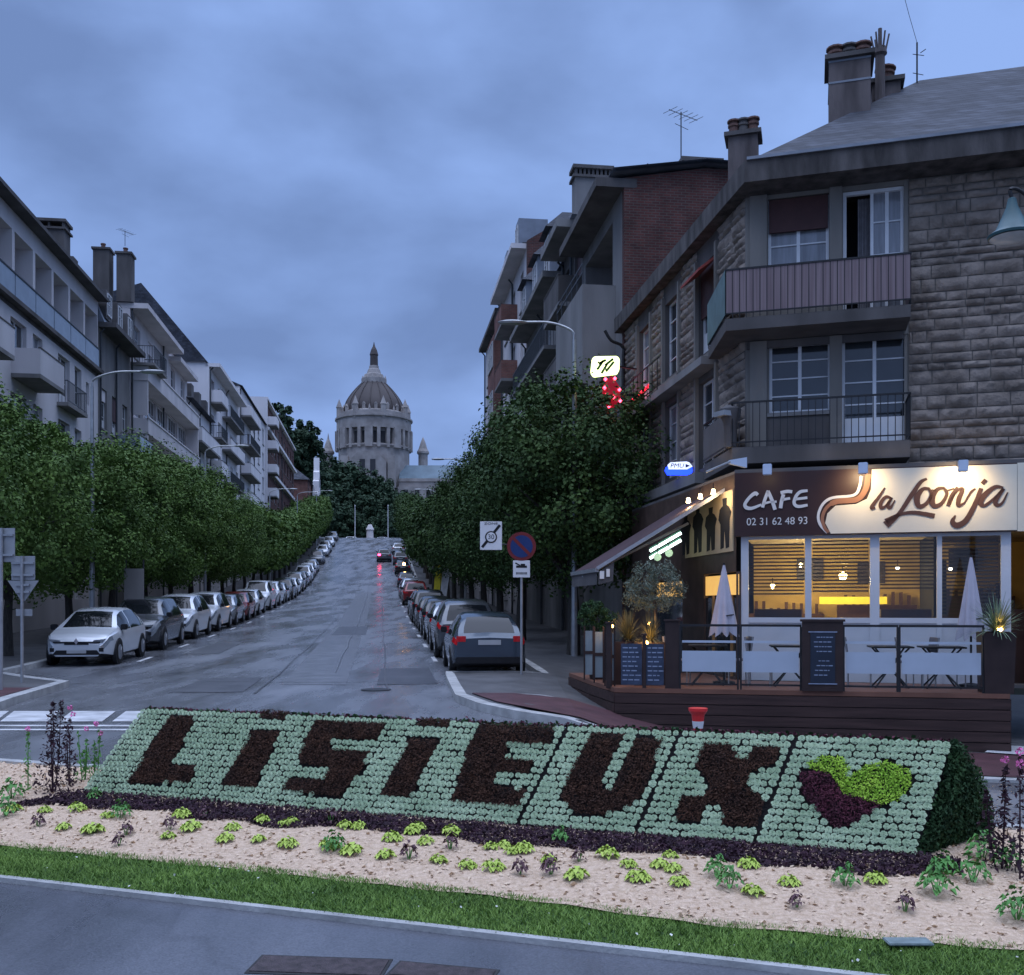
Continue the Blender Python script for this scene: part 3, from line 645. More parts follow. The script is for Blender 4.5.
# ---------------------------------------------------------------- trees
def crown_pts(n, rx, ry, rz, zc, seed, boxy=2.0, clumps=60):
    g = np.random.default_rng(seed)
    # clumps sit on and inside a superellipsoid
    d = g.normal(size=(clumps, 3)); d /= np.linalg.norm(d, axis=1)[:, None]
    k = (np.abs(d)**boxy).sum(1)**(-1/boxy); rr = k*(g.random(clumps)**.35)*.93
    cen = d*rr[:, None]*np.array([rx, ry, rz]); cr_ = g.uniform(.3, .62, clumps)*min(rx, rz)*.55
    i = g.integers(0, clumps, n); v = g.normal(size=(n, 3)); v /= np.linalg.norm(v, axis=1)[:, None]
    P = cen[i]+v*(cr_[i]*g.random(n)**.4)[:, None]
    nr = v+P/np.array([rx, ry, rz])*.6
    P[:, 2] += zc
    return P, nr, g
def make_tree(name, h, cb, rx, ry, seed, leaf, nleaf, m=None, boxy=2., trunk_r=.13, clumps=60, label=None, cat='tree', group=None, extra=None):
    root = empty(name, (0, 0, 0), 0, label, cat, group)
    rz = (h-cb)/2; P, nr, g = crown_pts(nleaf, rx, ry, rz, (h+cb)/2, seed, boxy, clumps)
    if extra is not None: # long shoots poking out of the top
        n2 = nleaf//14; a = g.uniform(-1, 1, n2)*rx*.7; b = g.uniform(-1, 1, n2)*ry*.7
        ii = g.integers(0, 26, n2); sx = g.uniform(-rx, rx, 26)*.75; sy = g.uniform(-ry, ry, 26)*.75; sh = g.uniform(.2, extra, 26)
        t = g.random(n2); Q = np.stack([sx[ii]+g.normal(0, .1, n2), sy[ii]+g.normal(0, .1, n2), h*.93+sh[ii]*t-((sx[ii]/rx)**2+(sy[ii]/ry)**2)*rz*.45], 1)
        P = np.vstack([P, Q]); nr = np.vstack([nr, g.normal(size=(n2, 3))])
    nr = nr+np.array([0, 0, .5])
    leafmesh('crown', P, nr*.8, leaf, m or M_leaf, root, rg=g, asp=.7, jitter=.6)
    t = MB(); t.tube([(0, 0, -.1), (.02, .01, cb*.6), (-.03, .02, cb*1.05), (.02, 0, h*.72)], [trunk_r*1.25, trunk_r, trunk_r*.85, trunk_r*.3], 10)
    for k in range(9):
        th = g.uniform(0, 6.28); z0 = cb*g.uniform(.9, 1.4); L = g.uniform(.5, .85)
        t.tube([(0, 0, z0), (rx*L*.5*math.cos(th), ry*L*.5*math.sin(th), z0+rz*.5), (rx*L*math.cos(th), ry*L*math.sin(th), z0+rz*g.uniform(.7, 1.2))], [trunk_r*.5, trunk_r*.3, .015], 6)
    t.build('trunk', M_bark, root, smooth=True)
    return root
lt = [make_tree('linden_tree', 7.9, 1.9, 2.5, 3.2, 11+i, .115, 36000, boxy=3.4, clumps=170, extra=.6) for i in range(3)]
ltf = [make_tree('linden_tree', 7.0, 1.9, 2.4, 3.1, 31+i, .24, 8000, boxy=3.2, clumps=130, extra=.5) for i in range(2)]
NTH = ['first', 'second', 'third', 'fourth', 'fifth', 'sixth', 'seventh', 'eighth', 'ninth', 'tenth', 'eleventh', 'twelfth', 'thirteenth', 'fourteenth', 'fifteenth', 'sixteenth', 'seventeenth', 'eighteenth', 'nineteenth', 'twentieth', 'twenty-first', 'twenty-second', 'twenty-third', 'twenty-fourth', 'twenty-fifth', 'twenty-sixth', 'twenty-seventh', 'twenty-eighth', 'twenty-ninth', 'thirtieth', 'thirty-first', 'thirty-second', 'thirty-third']
used = set()
def put(proto, loc, rz, label, group, s=1.):
    r = proto if proto.name not in used else copy_tree(proto); used.add(proto.name) if r is proto else None
    r.location = loc; r.rotation_euler = (0, 0, rz); r.scale = (s, s, s) if not isinstance(s, tuple) else s; tag(r, label, None, group); r['category'] = 'tree'
    return r
i = 0; y = 22.5
while y < 172:
    pr = (lt if y < 75 else ltf)[i % (3 if y < 75 else 2)]
    sc_ = random.uniform(.92, 1.06)*([.96, .93, .96, .97][i] if i < 4 else 1.)
    put(pr, sp(-7.9, y, .1), ANG-math.pi/2+(math.pi if i % 2 else 0)+random.uniform(-.15, .15), NTH[i]+' clipped linden tree from the signposts in the row along the left pavement', 'clipped lindens along the left side', (sc_, sc_, sc_*random.uniform(.94, 1.05)))
    y += 5.4; i += 1
rt = [make_tree('street_tree', 8.4, 2.1, 2.8, 3.1, 51+i, .115, 40000, M_leafr, boxy=2.5, clumps=180, extra=.7, trunk_r=.17) for i in range(2)]
rtf = [make_tree('street_tree', 8.0, 2.3, 2.8, 3.0, 61+i, .26, 8000, M_leafr, boxy=2.3, clumps=80, extra=.8, trunk_r=.16) for i in range(2)]
i = 0; y = 28.6
while y < 172:
    pr = (rt if y < 60 else rtf)[i % 2]
    s = (.98, .98, .95) if i == 0 else random.uniform(.86, .97)
    put(pr, sp(7.4 if i else 8.0, y, .1), random.uniform(0, 6), NTH[i]+' leafy street tree from the cafe in the row along the right pavement', 'trees along the right pavement', s)
    y += 6.3; i += 1
# distant trees and wood below the basilica
ft = [make_tree('distant_tree', 17, 2, 6.2, 6.2, 71+i, 1.0, 4200, M_leaf2, 2.2, .4, 60) for i in range(2)]
pt = make_tree('poplar_tree', 22, 2, 2.9, 2.9, 81, .7, 8000, M_leaf2, 2.2, .35, 170)
FT = [(281, 250, 18, 'p', 1.62), (274, 262, 24, 'p', 1.5), (300, 262, 19, 'p', 1.42), (311, 258, 18, 'p', 1.4), (320, 265, 14, 'f', .75),
      (330, 300, 0, 'f', 1.05), (342, 330, 0, 'f', 1.2), (356, 300, 0, 'f', 1.0), (370, 320, 0, 'f', .92), (384, 300, 0, 'f', .8), (396, 330, 0, 'f', .5), (345, 262, 0, 'f', .8), (362, 250, 0, 'f', .75), (380, 255, 0, 'f', .7), (396, 250, 0, 'f', .8), (333, 250, 0, 'f', .85), (347, 225, 0, 'f', .55), (360, 222, 0, 'f', .45), (372, 226, 0, 'f', .45), (384, 222, 0, 'f', .5), (398, 226, 0, 'f', .55), (336, 220, 0, 'f', .6), (322, 235, 0, 'f', .75), (410, 235, 0, 'f', .5),
      (350, 380, 0, 'f', 1.), (330, 390, 0, 'f', 1.1), (380, 370, 0, 'f', .6), (315, 340, 0, 'f', 1.)]
for k, (px, Y, dz, kd, s) in enumerate(FT):
    x = (px-512)/F*Y
    wh = ['in the wooded slope below the basilica', 'behind the crest of the avenue'][Y < 240]
    lab = ('tall dark poplar beyond the last left houses, number ' if False else '')+(('tall narrow poplar beyond the left houses, '+['rightmost', 'leftmost', 'second', 'third'][k % 4]) if kd == 'p' else NTH[k-4]+' dark rounded tree '+wh)
    put(pt if kd == 'p' else ft[k % 2], (x, Y, gz(x, Y)-.5), random.uniform(0, 6), lab, 'poplars beyond the left houses' if kd == 'p' else 'dark trees on the hill below the basilica', s)

# ---------------------------------------------------------------- cars
def paint(name, c, rough=.25, metal=.2): return mat('paint_'+name, c, rough, .04, 1, spec=.5, coat=.6, metal=metal)
M_glass = mat('car_glass', (.01, .012, .014), .06, .2, 1, spec=.35)
M_tyre = mat('tyre', (.012, .012, .012), .8, .2, 10)
M_rim = mat('alloy_rim', (.35, .36, .38), .35, .1, 10, metal=.8)
M_hl = mat('headlight_lens', (.2, .22, .24), .12, .25, 9, spec=.8)
M_tl = mat('tail_light_lens', (.5, .01, .015), .15, .2, 9, spec=.7)
M_plate = mat('number_plate', (.4, .4, .4), .4, .05)
M_blk = mat('black_plastic', (.012, .012, .014), .5, .2, 6)
TYPES = {
 'hatch': dict(L=4.05, W=.87, zt=[(0,.86),(.06,.98),(.5,1.36),(.9,1.44),(1.6,1.46),(2.2,1.42),(2.5,1.33),(3.12,.96),(3.3,.93),(3.85,.8),(4.0,.66),(4.05,.55)], zb=[(0,.84),(.15,.92),(1.6,.9),(3.1,.87),(3.85,.75),(4.05,.5)], gx=(.3, 3.0), ws=(2.36, 3.1), rw=(.1, .55)),
 'suv': dict(L=4.4, W=.92, zt=[(0,.95),(.05,1.05),(.35,1.5),(.7,1.62),(1.7,1.66),(2.4,1.61),(2.7,1.52),(3.3,1.1),(3.5,1.06),(4.1,.96),(4.33,.78),(4.4,.6)], zb=[(0,.92),(.15,1.04),(1.8,1.02),(3.3,1.),(4.1,.9),(4.4,.55)], gx=(.25, 3.2), ws=(2.56, 3.28), rw=(.07, .4)),
 'van': dict(L=4.4, W=.94, zt=[(0,1.0),(.04,1.1),(.15,1.68),(.4,1.8),(1.8,1.84),(2.7,1.8),(3.0,1.7),(3.62,1.16),(3.8,1.1),(4.2,.98),(4.35,.8),(4.4,.6)], zb=[(0,.97),(.15,1.06),(2.,1.06),(3.5,1.04),(4.2,.92),(4.4,.55)], gx=(2.0, 3.5), ws=(2.8, 3.6), rw=(.05, .2)),
}
def smooth_interp(keys, x):
    ks = np.array(keys); xs = np.linspace(ks[0, 0], ks[-1, 0], 200); ys = np.interp(xs, ks[:, 0], ks[:, 1])
    k = np.ones(7)/7; ys = np.convolve(np.pad(ys, 3, mode='edge'), k, 'valid'); return np.interp(x, xs, ys)
def make_car(kind, pm, label, group, grille='bar', plate=True, roofm=None, detail=True):
    T_ = TYPES[kind]; L = T_['L']; W = T_['W']; root = empty('parked_car', (0, 0, 0), 0, label, 'car', group)
    X = np.unique(np.concatenate([np.linspace(0, L, 34), [T_['ws'][0], T_['ws'][1], T_['rw'][0], T_['rw'][1], T_['gx'][0], T_['gx'][1], L-.05, .04, L*.47-.03, L*.47+.04]]))
    zt = smooth_interp(T_['zt'], X); zb = smooth_interp(T_['zb'], X); zb = np.minimum(zb, zt-.02)
    wv = np.interp(X, [0, .06, .25, .7, L-.9, L-.35, L-.1, L], [.86, .93, .98, 1, 1, .95, .83, .7])*W
    z0 = np.interp(X, [0, .3, L-.4, L], [.3, .2, .2, .26])
    gh = np.clip((zt-zb)/.45, 0, 1)
    wr = wv*(1-.25*gh-.06)
    half = []
    for i, x in enumerate(X):
        a, b_, t_, g0, r_ = wv[i], zb[i], zt[i], z0[i], wr[i]
        half.append([(0, g0), (a*.85, g0), (a*.97, g0+.07), (a*1.0, g0+.4*(b_-g0)), (a*1.0, b_-.12), (a*.96, b_), ((a*.96+r_)/2+.02*gh[i], (b_+t_-.05)/2), (r_, max(t_-.06*gh[i]-.01, b_)), (r_*.82, t_-.012), (0, t_+.01)])
    half = np.array(half); m_ = half.shape[1]
    ring = np.concatenate([half, half[:, -2:0:-1]*np.array([-1, 1])], axis=1); K = ring.shape[1]
    V = np.empty((len(X), K, 3)); V[:, :, 0] = X[:, None]; V[:, :, 1] = ring[:, :, 0]; V[:, :, 2] = ring[:, :, 1]
    V = V.reshape(-1, 3); groups = {'body': [], 'windscreen': [], 'rear_window': [], 'side_window': [], 'headlight': [], 'tail_light': [], 'bumper': []}
    bp_ = L*.47
    for i in range(len(X)-1):
        xm = (X[i]+X[i+1])/2
        for k in range(K):
            q = (i*K+k, i*K+(k+1) % K, (i+1)*K+(k+1) % K, (i+1)*K+k); kk = k if k < m_-1 else K-1-k
            g = 'body'
            if kk in (5, 6) and T_['gx'][0]+.12 < xm < T_['gx'][1]-.05 and abs(xm-bp_) > .045 and gh[i] > .35: g = 'side_window'
            if kk in (5, 6) and kind == 'hatch' and .52 < xm < .62: g = 'body'
            if kk in (8,) and T_['ws'][0] < xm < T_['ws'][1]: g = 'windscreen'
            if kk in (8,) and T_['rw'][0] < xm < T_['rw'][1]: g = 'rear_window'
            if kk == 4 and xm > L-.42: g = 'headlight'
            if kk == 4 and xm < .24: g = 'tail_light'
            if kk in (0, 1): g = 'bumper'
            groups[g].append(q)
    groups['body'].append(tuple(range(K))); groups['body'].append(tuple(len(V)-K+j for j in range(K)))
    mats_ = {'body': pm, 'windscreen': M_glass, 'rear_window': M_glass, 'side_window': M_glass, 'headlight': M_hl, 'tail_light': M_tl, 'bumper': M_blk}
    for g, fs in groups.items():
        if not fs: continue
        sides = [fs]
        if g in ('headlight', 'tail_light', 'side_window'):
            sides = [[f for f in fs if np.mean([V[j][1] for j in f]) > 0], [f for f in fs if np.mean([V[j][1] for j in f]) < 0]]
        for ff in sides:
            idx = sorted({j for f in ff for j in f}); mpx = {j: n for n, j in enumerate(idx)}
            me = bpy.data.meshes.new(g); me.from_pydata([tuple(V[j]) for j in idx], [], [tuple(mpx[j] for j in f) for f in ff]); me.materials.append(mats_[g])
            bm = bmesh.new(); bm.from_mesh(me); bmesh.ops.recalc_face_normals(bm, faces=bm.faces); bm.to_mesh(me); bm.free()
            me.polygons.foreach_set('use_smooth', [True]*len(me.polygons)); me.set_sharp_from_angle(angle=R(35))
            link(g, me, root)
    # front: grille, lower intake, lights, plate
    m = MB(); zf = TYPES[kind]['zt'][-2][1]
    m.box(L-.03, L+.012, -.3, .3, zf-.1, zf-.02); m.box(L-.12, L+.006, -.58, .58, zf-.13+.08, zf-.05+.03)
    m.build('grille', M_blk, root)
    m = MB(); m.prismx([(-.6, .3), (.6, .3), (.5, .42), (-.5, .42)], L-.05, L+.012); m.build('lower_grille', M_blk, root)
    for s in (-1, 1):
        m = MB(); m.prismx([(s*.38, zf-.06), (s*.66, zf-.01), (s*.7, zf+.05), (s*.42, zf+.02)], L-.2, L+.004-.02); m.build('headlight', M_hl, root)
        m = MB(); m.prismx([(s*.55, zf-.28), (s*.66, zf-.28), (s*.66, zf-.18), (s*.55, zf-.18)], L-.1, L+.003); m.build('fog_lamp', M_blk, root)
        m = MB(); m.box(-.008, .06, s*.54 if s > 0 else -.76, s*.76 if s > 0 else -.54, .8, .94); m.build('tail_light', M_tl, root, bevel=.01)
        m = MB(); x_ = T_['ws'][1]-.2; m.box(x_-.1, x_+.08, s*(W+.03)-(.08 if s > 0 else .08), s*(W+.03)+.08, zb[np.searchsorted(X, x_)]+.02, zb[np.searchsorted(X, x_)]+.17); m.build('mirror', M_blk if kind != 'van' else pm, root, bevel=.02)
    if plate:
        m = MB(); m.box(L+.0, L+.02, -.24, .24, .34, .42); m.build('number_plate', M_plate, root)
        m = MB(); m.box(-.02, .0, -.26, .26, .74, .85); m.build('number_plate', M_plate, root)
    m = MB(); m.box(-.03, .1, -.78, .78, .3, .46); m.build('rear_bumper_trim', M_blk, root, bevel=.02)
    for xw in (.72, L-.78):
        for s in (-1, 1):
            r = .32 if kind == 'hatch' else .345
            ar = MB(); ar.tube([(xw, s*(W-.1), r), (xw, s*(W+.004), r)], r+.055, 20); ar.build('wheel_arch', M_blk, root)
            wh = MB(); wh.tube([(xw, s*(W-.15), r), (xw, s*(W+.004), r), (xw, s*(W+.018), r)], [r, r, r-.03], 20); wo = wh.build('wheel', M_tyre, root)
            rm = MB(); rm.tube([(xw, s*(W+.006), r), (xw, s*(W+.022), r)], [r*.66, r*.62], 16)
            for k in range(5):
                t = k*2*math.pi/5; rm.obox((xw, s*(W+.024), r), (xw+math.cos(t)*r*.62, s*(W+.024), r+math.sin(t)*r*.62), .045, .012, up=(0, 1, 0))
            rm.build('rim', M_rim, wo)
    # bring the middle of the length to the origin
    for ch in root.children: ch.location = (-L/2, 0, 0)
    return root
def place_car(proto, t, y, label, group, up=True, flag={}):
    r = proto if proto.name not in flag else copy_tree(proto); flag[proto.name] = 1
    dz = (gz(0, y+1.3)-gz(0, y-1.3))/2.6
    x = sx_(t, y); g = .01
    r.location = (x, y, gz(x, y)+g)
    a = ANG if up else ANG+math.pi
    r.rotation_euler = (0, -math.atan(dz) if up else math.atan(dz), a+random.uniform(-.012, .012))
    tag(r, label, 'car', group); r['category'] = 'car'; return r
PC = {'white': paint('white', (.62, .64, .66)), 'grey': paint('grey', (.1, .108, .118), metal=.5), 'silver': paint('silver', (.36, .38, .4), metal=.6), 'black': paint('black', (.015, .016, .018)), 'red': paint('red', (.2, .02, .02)), 'blue': paint('steel_blue', (.055, .075, .1), .22, .4), 'brown': paint('brown', (.09, .045, .035))}
GL = 'cars parked nose to tail along the left kerb'; GR = 'cars parked along the right kerb'
LC = [('hatch','white',26.6+1.2,'white hatchback with black grille at the near end of the left row'), ('suv','grey',33.3,'grey estate with dark windscreen parked behind the first white hatchback'), ('suv','white',38.9,'white crossover parked third in the left row'), ('suv','white',44.4,'white crossover with dark lower bumper, fourth in the left row'), ('hatch','silver',49.6,'silver hatchback, fifth in the left row'),
      ('hatch','red',54.2,'dark red small car squeezed between silver and white cars, sixth in the left row'), ('hatch','white',58.8,'white hatchback just before the tall white van'), ('van','white',64.5,'tall white van in the left row'), ('suv','white',70.4,'white crossover right behind the tall van'), ('hatch','silver',75.6,'silver hatchback second behind the tall van'),
      ('suv','black',80.7,'black crossover third behind the tall van'), ('hatch','white',86.,'white hatchback fourth behind the tall van'), ('suv','silver',91.4,'silver crossover fifth behind the tall van'), ('hatch','grey',96.8,'dark grey hatchback sixth behind the tall van'), ('suv','white',102.,'white crossover seventh behind the tall van'), ('hatch','white',107.3,'white hatchback eighth behind the tall van'), ('hatch','silver',112.4,'silver hatchback ninth behind the tall van'),
      ('suv','grey',124,'dark grey crossover alone after the gap far up the left row'), ('hatch','white',136,'white hatchback far up the left row'), ('suv','silver',141.5,'silver crossover far up the left row'), ('hatch','white',153,'tiny white hatchback near the crest on the left'), ('hatch','grey',165,'tiny grey hatchback at the crest on the left')]
RC = [('hatch','blue',24.9,'steel blue hatchback seen from behind at the near end of the right row'), ('suv','grey',30.6,'dark grey crossover parked just ahead of the nearest right hatchback'), ('hatch','silver',36.2,'pale roofed hatchback third in the right row'), ('hatch','black',41.6,'black hatchback fourth in the right row'), ('hatch','black',46.8,'black hatchback fifth in the right row'), ('suv','black',52.4,'black crossover sixth in the right row'), ('hatch','grey',57.8,'dark grey hatchback seventh in the right row'),
      ('suv','red',72,'dark red crossover parked past the gap on the right'), ('hatch','black',77.5,'black hatchback past the gap on the right'), ('suv','silver',83,'silver crossover behind the dark red one on the right'), ('hatch','blue',96,'small blue hatchback far up the right row'), ('hatch','black',112,'tiny black hatchback far up the right row'), ('suv','grey',124,'tiny grey crossover far up the right row'), ('hatch','white',140,'tiny white hatchback near the crest on the right')]
cp = {}
for lst, t, g, up in ((LC, -5.35, GL, False), (RC, 5.0, GR, True)):
    for kd, col, y, lab in lst:
        key = (kd, col)
        if key not in cp: cp[key] = make_car(kd, PC[col], lab, g)
        c = place_car(cp[key], t, y, lab, g, up)
        if lab.startswith('white hatchback with black grille'):
            nearcar = c
# the near white hatchback carries a diamond badge
m = MB(); m.prismx([(0, .56), (.055, .65), (0, .74), (-.055, .65)], 4.06, 4.085); b = m.build('badge', mat('chrome', (.6, .6, .62), .15, .05, 3, metal=1), nearcar); b.location = (-4.05/2, 0, 0)
# a lit brake light up the hill
for y, t, lab in ((128, 1.9, 'car driving up the avenue with red brake light lit, far up on the right'),):
    r = copy_tree(cp[('suv', 'grey')]); tag(r, lab, 'car', None); r['category'] = 'car'
    if 'group' in r: del r['group']
    x = sx_(3.0, y); r.location = (x, y, gz(x, y)); r.rotation_euler = (0, -.115, ANG)
    for s in (-1,):
        m = MB(); m.box(-.05, -.02, .45, .8, .8, 1.0); o = m.build('brake_light', mat('brake_glow', (.5, 0, .02), emit=(1, .03, .12), es=14), r); o.location = (-2.2, 0, 0)
for k, (px, Y, col) in enumerate(((354, 205, 'white'), (385, 207, 'silver'))):
    r = copy_tree(cp[('hatch', col)]); x = (px-512)/F*Y; r.location = (x, Y, gz(x, Y)); r.rotation_euler = (0, 0, R(5)); tag(r, ('white' if k == 0 else 'silver')+' car standing crosswise beyond the crest of the avenue', 'car', 'cars beyond the crest')
# ---------------------------------------------------------------- buildings
M_plaster = mat('pale_render', (.68, .65, .65), .85, .12, .7, .15, 30, stretch=(1, 1, .25), detail=8)
M_plaster2 = mat('cream_render', (.58, .54, .53), .85, .15, .9, .15, 30, stretch=(1, 1, .25), detail=8)
M_dirty = mat('weathered_concrete', (.1, .092, .088), .9, .35, 1.2, .3, 25, stretch=(1, 1, .3), detail=8)
M_conc = mat('grey_concrete', (.2, .192, .185), .88, .25, 1.1, .25, 25, stretch=(1, 1, .3), detail=8)
M_darkr = mat('dark_render', (.1, .095, .095), .9, .3, 1., .2, 25)
M_slate = brickmat('slate_roof', (.032, .036, .046), (.062, .068, .084), (.02, .02, .024), .28, .14, .008, .5, .75)
M_zinc = mat('zinc', (.2, .22, .25), .5, .15, 2, metal=.4)
M_brick = brickmat('red_brick', (.125, .046, .038), (.08, .034, .03), (.1, .085, .075), .24, .085, .012, .7)
M_brickp = brickmat('pale_brick', (.22, .09, .07), (.17, .07, .06), (.15, .12, .1), .24, .085, .012, .6)
M_stone = mat('rough_stone', (.15, .122, .1), .92, .35, 1.9, 1., 22, detail=10, col2=(.34, .285, .24))
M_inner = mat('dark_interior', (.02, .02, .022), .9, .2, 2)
M_shut = mat('brown_shutter', (.07, .03, .028), .6, .15, 4)
M_rail = mat('railing_metal', (.05, .055, .06), .5, .2, 5)
M_glz = mat('frosted_panel', (.2, .24, .28), .25, .12, 1.5, spec=.6)
M_pot = mat('clay_pot', (.14, .08, .065), .85, .3, 6)

def wall_open(b, x0, x1, z0, z1, ops, y=0., rev=.2):
    xs = sorted({x0, x1, *[o[0] for o in ops], *[o[1] for o in ops]}); zs = sorted({z0, z1, *[o[2] for o in ops], *[o[3] for o in ops]})
    for i in range(len(xs)-1):
        for j in range(len(zs)-1):
            xm = (xs[i]+xs[i+1])/2; zm = (zs[j]+zs[j+1])/2
            if any(o[0] < xm < o[1] and o[2] < zm < o[3] for o in ops): continue
            b.add([(xs[i], y, zs[j]), (xs[i+1], y, zs[j]), (xs[i+1], y, zs[j+1]), (xs[i], y, zs[j+1])], [(0, 1, 2, 3)])
    for o in ops:
        r = o[4] if len(o) > 4 else rev
        a, c, d, e = o[:4]
        b.add([(a,y,d),(c,y,d),(c,y+r,d),(a,y+r,d)], [(0,1,2,3)]); b.add([(a,y,e),(a,y+r,e),(c,y+r,e),(c,y,e)], [(0,1,2,3)])
        b.add([(a,y,d),(a,y+r,d),(a,y+r,e),(a,y,e)], [(0,1,2,3)]); b.add([(c,y,d),(c,y,e),(c,y+r,e),(c,y+r,d)], [(0,1,2,3)])
def window(parent, x0, x1, z0, z1, y=.16, kind='win', M=None, tr=2, pane=None, frame=None, label=None, name='window', fw=.06, sill=False):
    b = MB(M)
    b.box(x0, x1, y, y+.06, z0, z0+fw); b.box(x0, x1, y, y+.06, z1-fw, z1); b.box(x0, x0+fw, y, y+.06, z0+fw, z1-fw); b.box(x1-fw, x1, y, y+.06, z0+fw, z1-fw)
    w_ = x1-x0
    ns = 2 if w_ < 1.9 else 4
    for k in range(1, ns): xm = x0+w_*k/ns; b.box(xm-.035, xm+.035, y-.004, y+.058, z0+fw, z1-fw)
    for k in range(1, tr+1): zm = z0+(z1-z0)*k/(tr+1); b.box(x0+fw, x1-fw, y+.01, y+.04, zm-.014, zm+.014)
    if kind == 'door': b.box(x0+fw, x1-fw, y+.012, y+.05, z0+fw, z0+fw+(z1-z0)*.22)
    o = b.build(name, frame or M_wf, parent)
    p = MB(M); p.box(x0+fw*.8, x1-fw*.8, y+.035, y+.05, z0+fw*.8, z1-fw*.8); p.build('pane', pane or (M_win if random.random() < .6 else M_curt_refl), o)
    if sill:
        p = MB(M); p.box(x0-.08, x1+.08, -.07, y, z0-.08, z0); p.build('sill', M_conc, o)
    if label: o['label'] = label
    return o
def dress(root, L, H, n=1):
    """downpipes and a few closed shutters"""
    for k in range(n):
        x = .12 if k == 0 else L*k/n; b = MB(); b.tube([(x, -.09, -1), (x, -.09, H-.3), (x, -.3, H-.05)], .055, 6); b.build('downpipe', M_rail, root)
def balcony(parent, x0, x1, z, d=1., kind='rail', M=None, panel=None, h=1., slab=None, t=.16, y0=0):
    b = MB(M); b.box(x0, x1, y0-d, y0+.002, z-t, z); o = b.build('balcony', slab or M_conc, parent)
    r = MB(M)
    if kind == 'rail':
        r.box(x0+.03, x1-.03, y0-d+.03, y0-d+.06, z+h-.04, z+h); r.box(x0+.03, x1-.03, y0-d+.03, y0-d+.05, z+.08, z+.11)
        n = max(2, int((x1-x0)/.14))
        for k in range(n+1): x = x0+.04+(x1-x0-.08)*k/n; r.box(x-.009, x+.009, y0-d+.035, y0-d+.053, z, z+h-.04)
        for x in (x0+.03, x1-.05): r.box(x, x+.02, y0-d+.05, y0, z+h-.04, z+h)
        for k in range(int(d/.14)):
            for x in (x0+.03, x1-.05): r.box(x, x+.018, y0-d+.14*(k+1), y0-d+.14*(k+1)+.018, z, z+h-.04)
        r.build('railing', M_rail, o)
    else:
        r.box(x0, x1, y0-d, y0-d+.06, z+.001, z+h); r.box(x0, x0+.06, y0-d+.06, y0, z+.001, z+h); r.box(x1-.06, x1, y0-d+.06, y0, z+.001, z+h)
        r.build('parapet', panel or M_plaster, o)
        r = MB(M); r.box(x0-.02, x1+.02, y0-d-.02, y0-d+.08, z+h, z+h+.05); r.build('coping', M_dirty, o)
    return o
def chimney(parent, x0, x1, y0, y1, z0, z1, pots=3, m=None, M=None):
    b = MB(M); b.box(x0, x1, y0, y1, z0, z1-.22); o = b.build('chimney', m or M_darkr, parent)
    b = MB(M); b.box(x0-.08, x1+.08, y0-.08, y1+.08, z1-.22, z1-.1); b.build('chimney_cap', M_dirty, o)
    for k in range(pots):
        if (x1-x0) > (y1-y0): c = (x0+(x1-x0)*(k+.5)/pots, (y0+y1)/2, z1-.1)
        else: c = ((x0+x1)/2, y0+(y1-y0)*(k+.5)/pots, z1-.1)
        b = MB(M); b.lathe([(.14, 0), (.12, .28), (.15, .3), (.15, .36), (.1, .38)], c, 10); b.build('chimney_pot', M_pot, o)
    return o
def slabcap(parent, x0, x1, y0, y1, z0, z1, m=None, holes=8):
    """wide french stack with a row of openings under its cover slab"""
    b = MB(); b.box(x0, x1, y0, y1, z0, z1-.5)
    o = b.build('chimney', m or M_darkr, parent); b = MB(); b.box(x0-.1, x1+.1, y0-.1, y1+.1, z1-.5, z1-.4)
    n = holes
    if (x1-x0) > (y1-y0):
        for k in range(n+1): x = x0+(x1-x0-.1)*k/n; b.box(x, x+.1, y0, y1, z1-.4, z1-.14)
    else:
        for k in range(n+1): y = y0+(y1-y0-.1)*k/n; b.box(x0, x1, y, y+.1, z1-.4, z1-.14)
    b.box(x0-.1, x1+.1, y0-.1, y1+.1, z1-.14, z1); b.build('chimney_cap', M_dirty, o); return o
def shell(b, L, D, z1, z0=-2., left=True, right=True):
    if left: b.add([(0,0,z0),(0,D,z0),(0,D,z1),(0,0,z1)], [(0,1,2,3)])
    if right: b.add([(L,0,z0),(L,D,z0),(L,D,z1),(L,0,z1)], [(0,1,2,3)])
    b.add([(0,D,z0),(L,D,z0),(L,D,z1),(0,D,z1)], [(0,1,2,3)])
    b.add([(0,.3,z1-.01),(L,.3,z1-.01),(L,D,z1-.01),(0,D,z1-.01)], [(0,1,2,3)])
def lroot(name, Y0, Y1, label, group, t=-12.):
    g = gz(sx_(t, Y0), Y0); r = empty(name, (sx_(t, Y0), Y0, g), ANG, label, 'building', group); return r, (Y1-Y0)*SL, g
def rroot(name, Y0, Y1, label, group, t=10.1):
    g = gz(sx_(t, Y0), Y0); r = empty(name, (sx_(t, Y1), Y1, g), ANG+math.pi, label, 'building', group); return r, (Y1-Y0)*SL, g
GLB = 'apartment buildings along the left side of the avenue'; GRB = 'apartment buildings along the right side of the avenue'
D_ = 11.
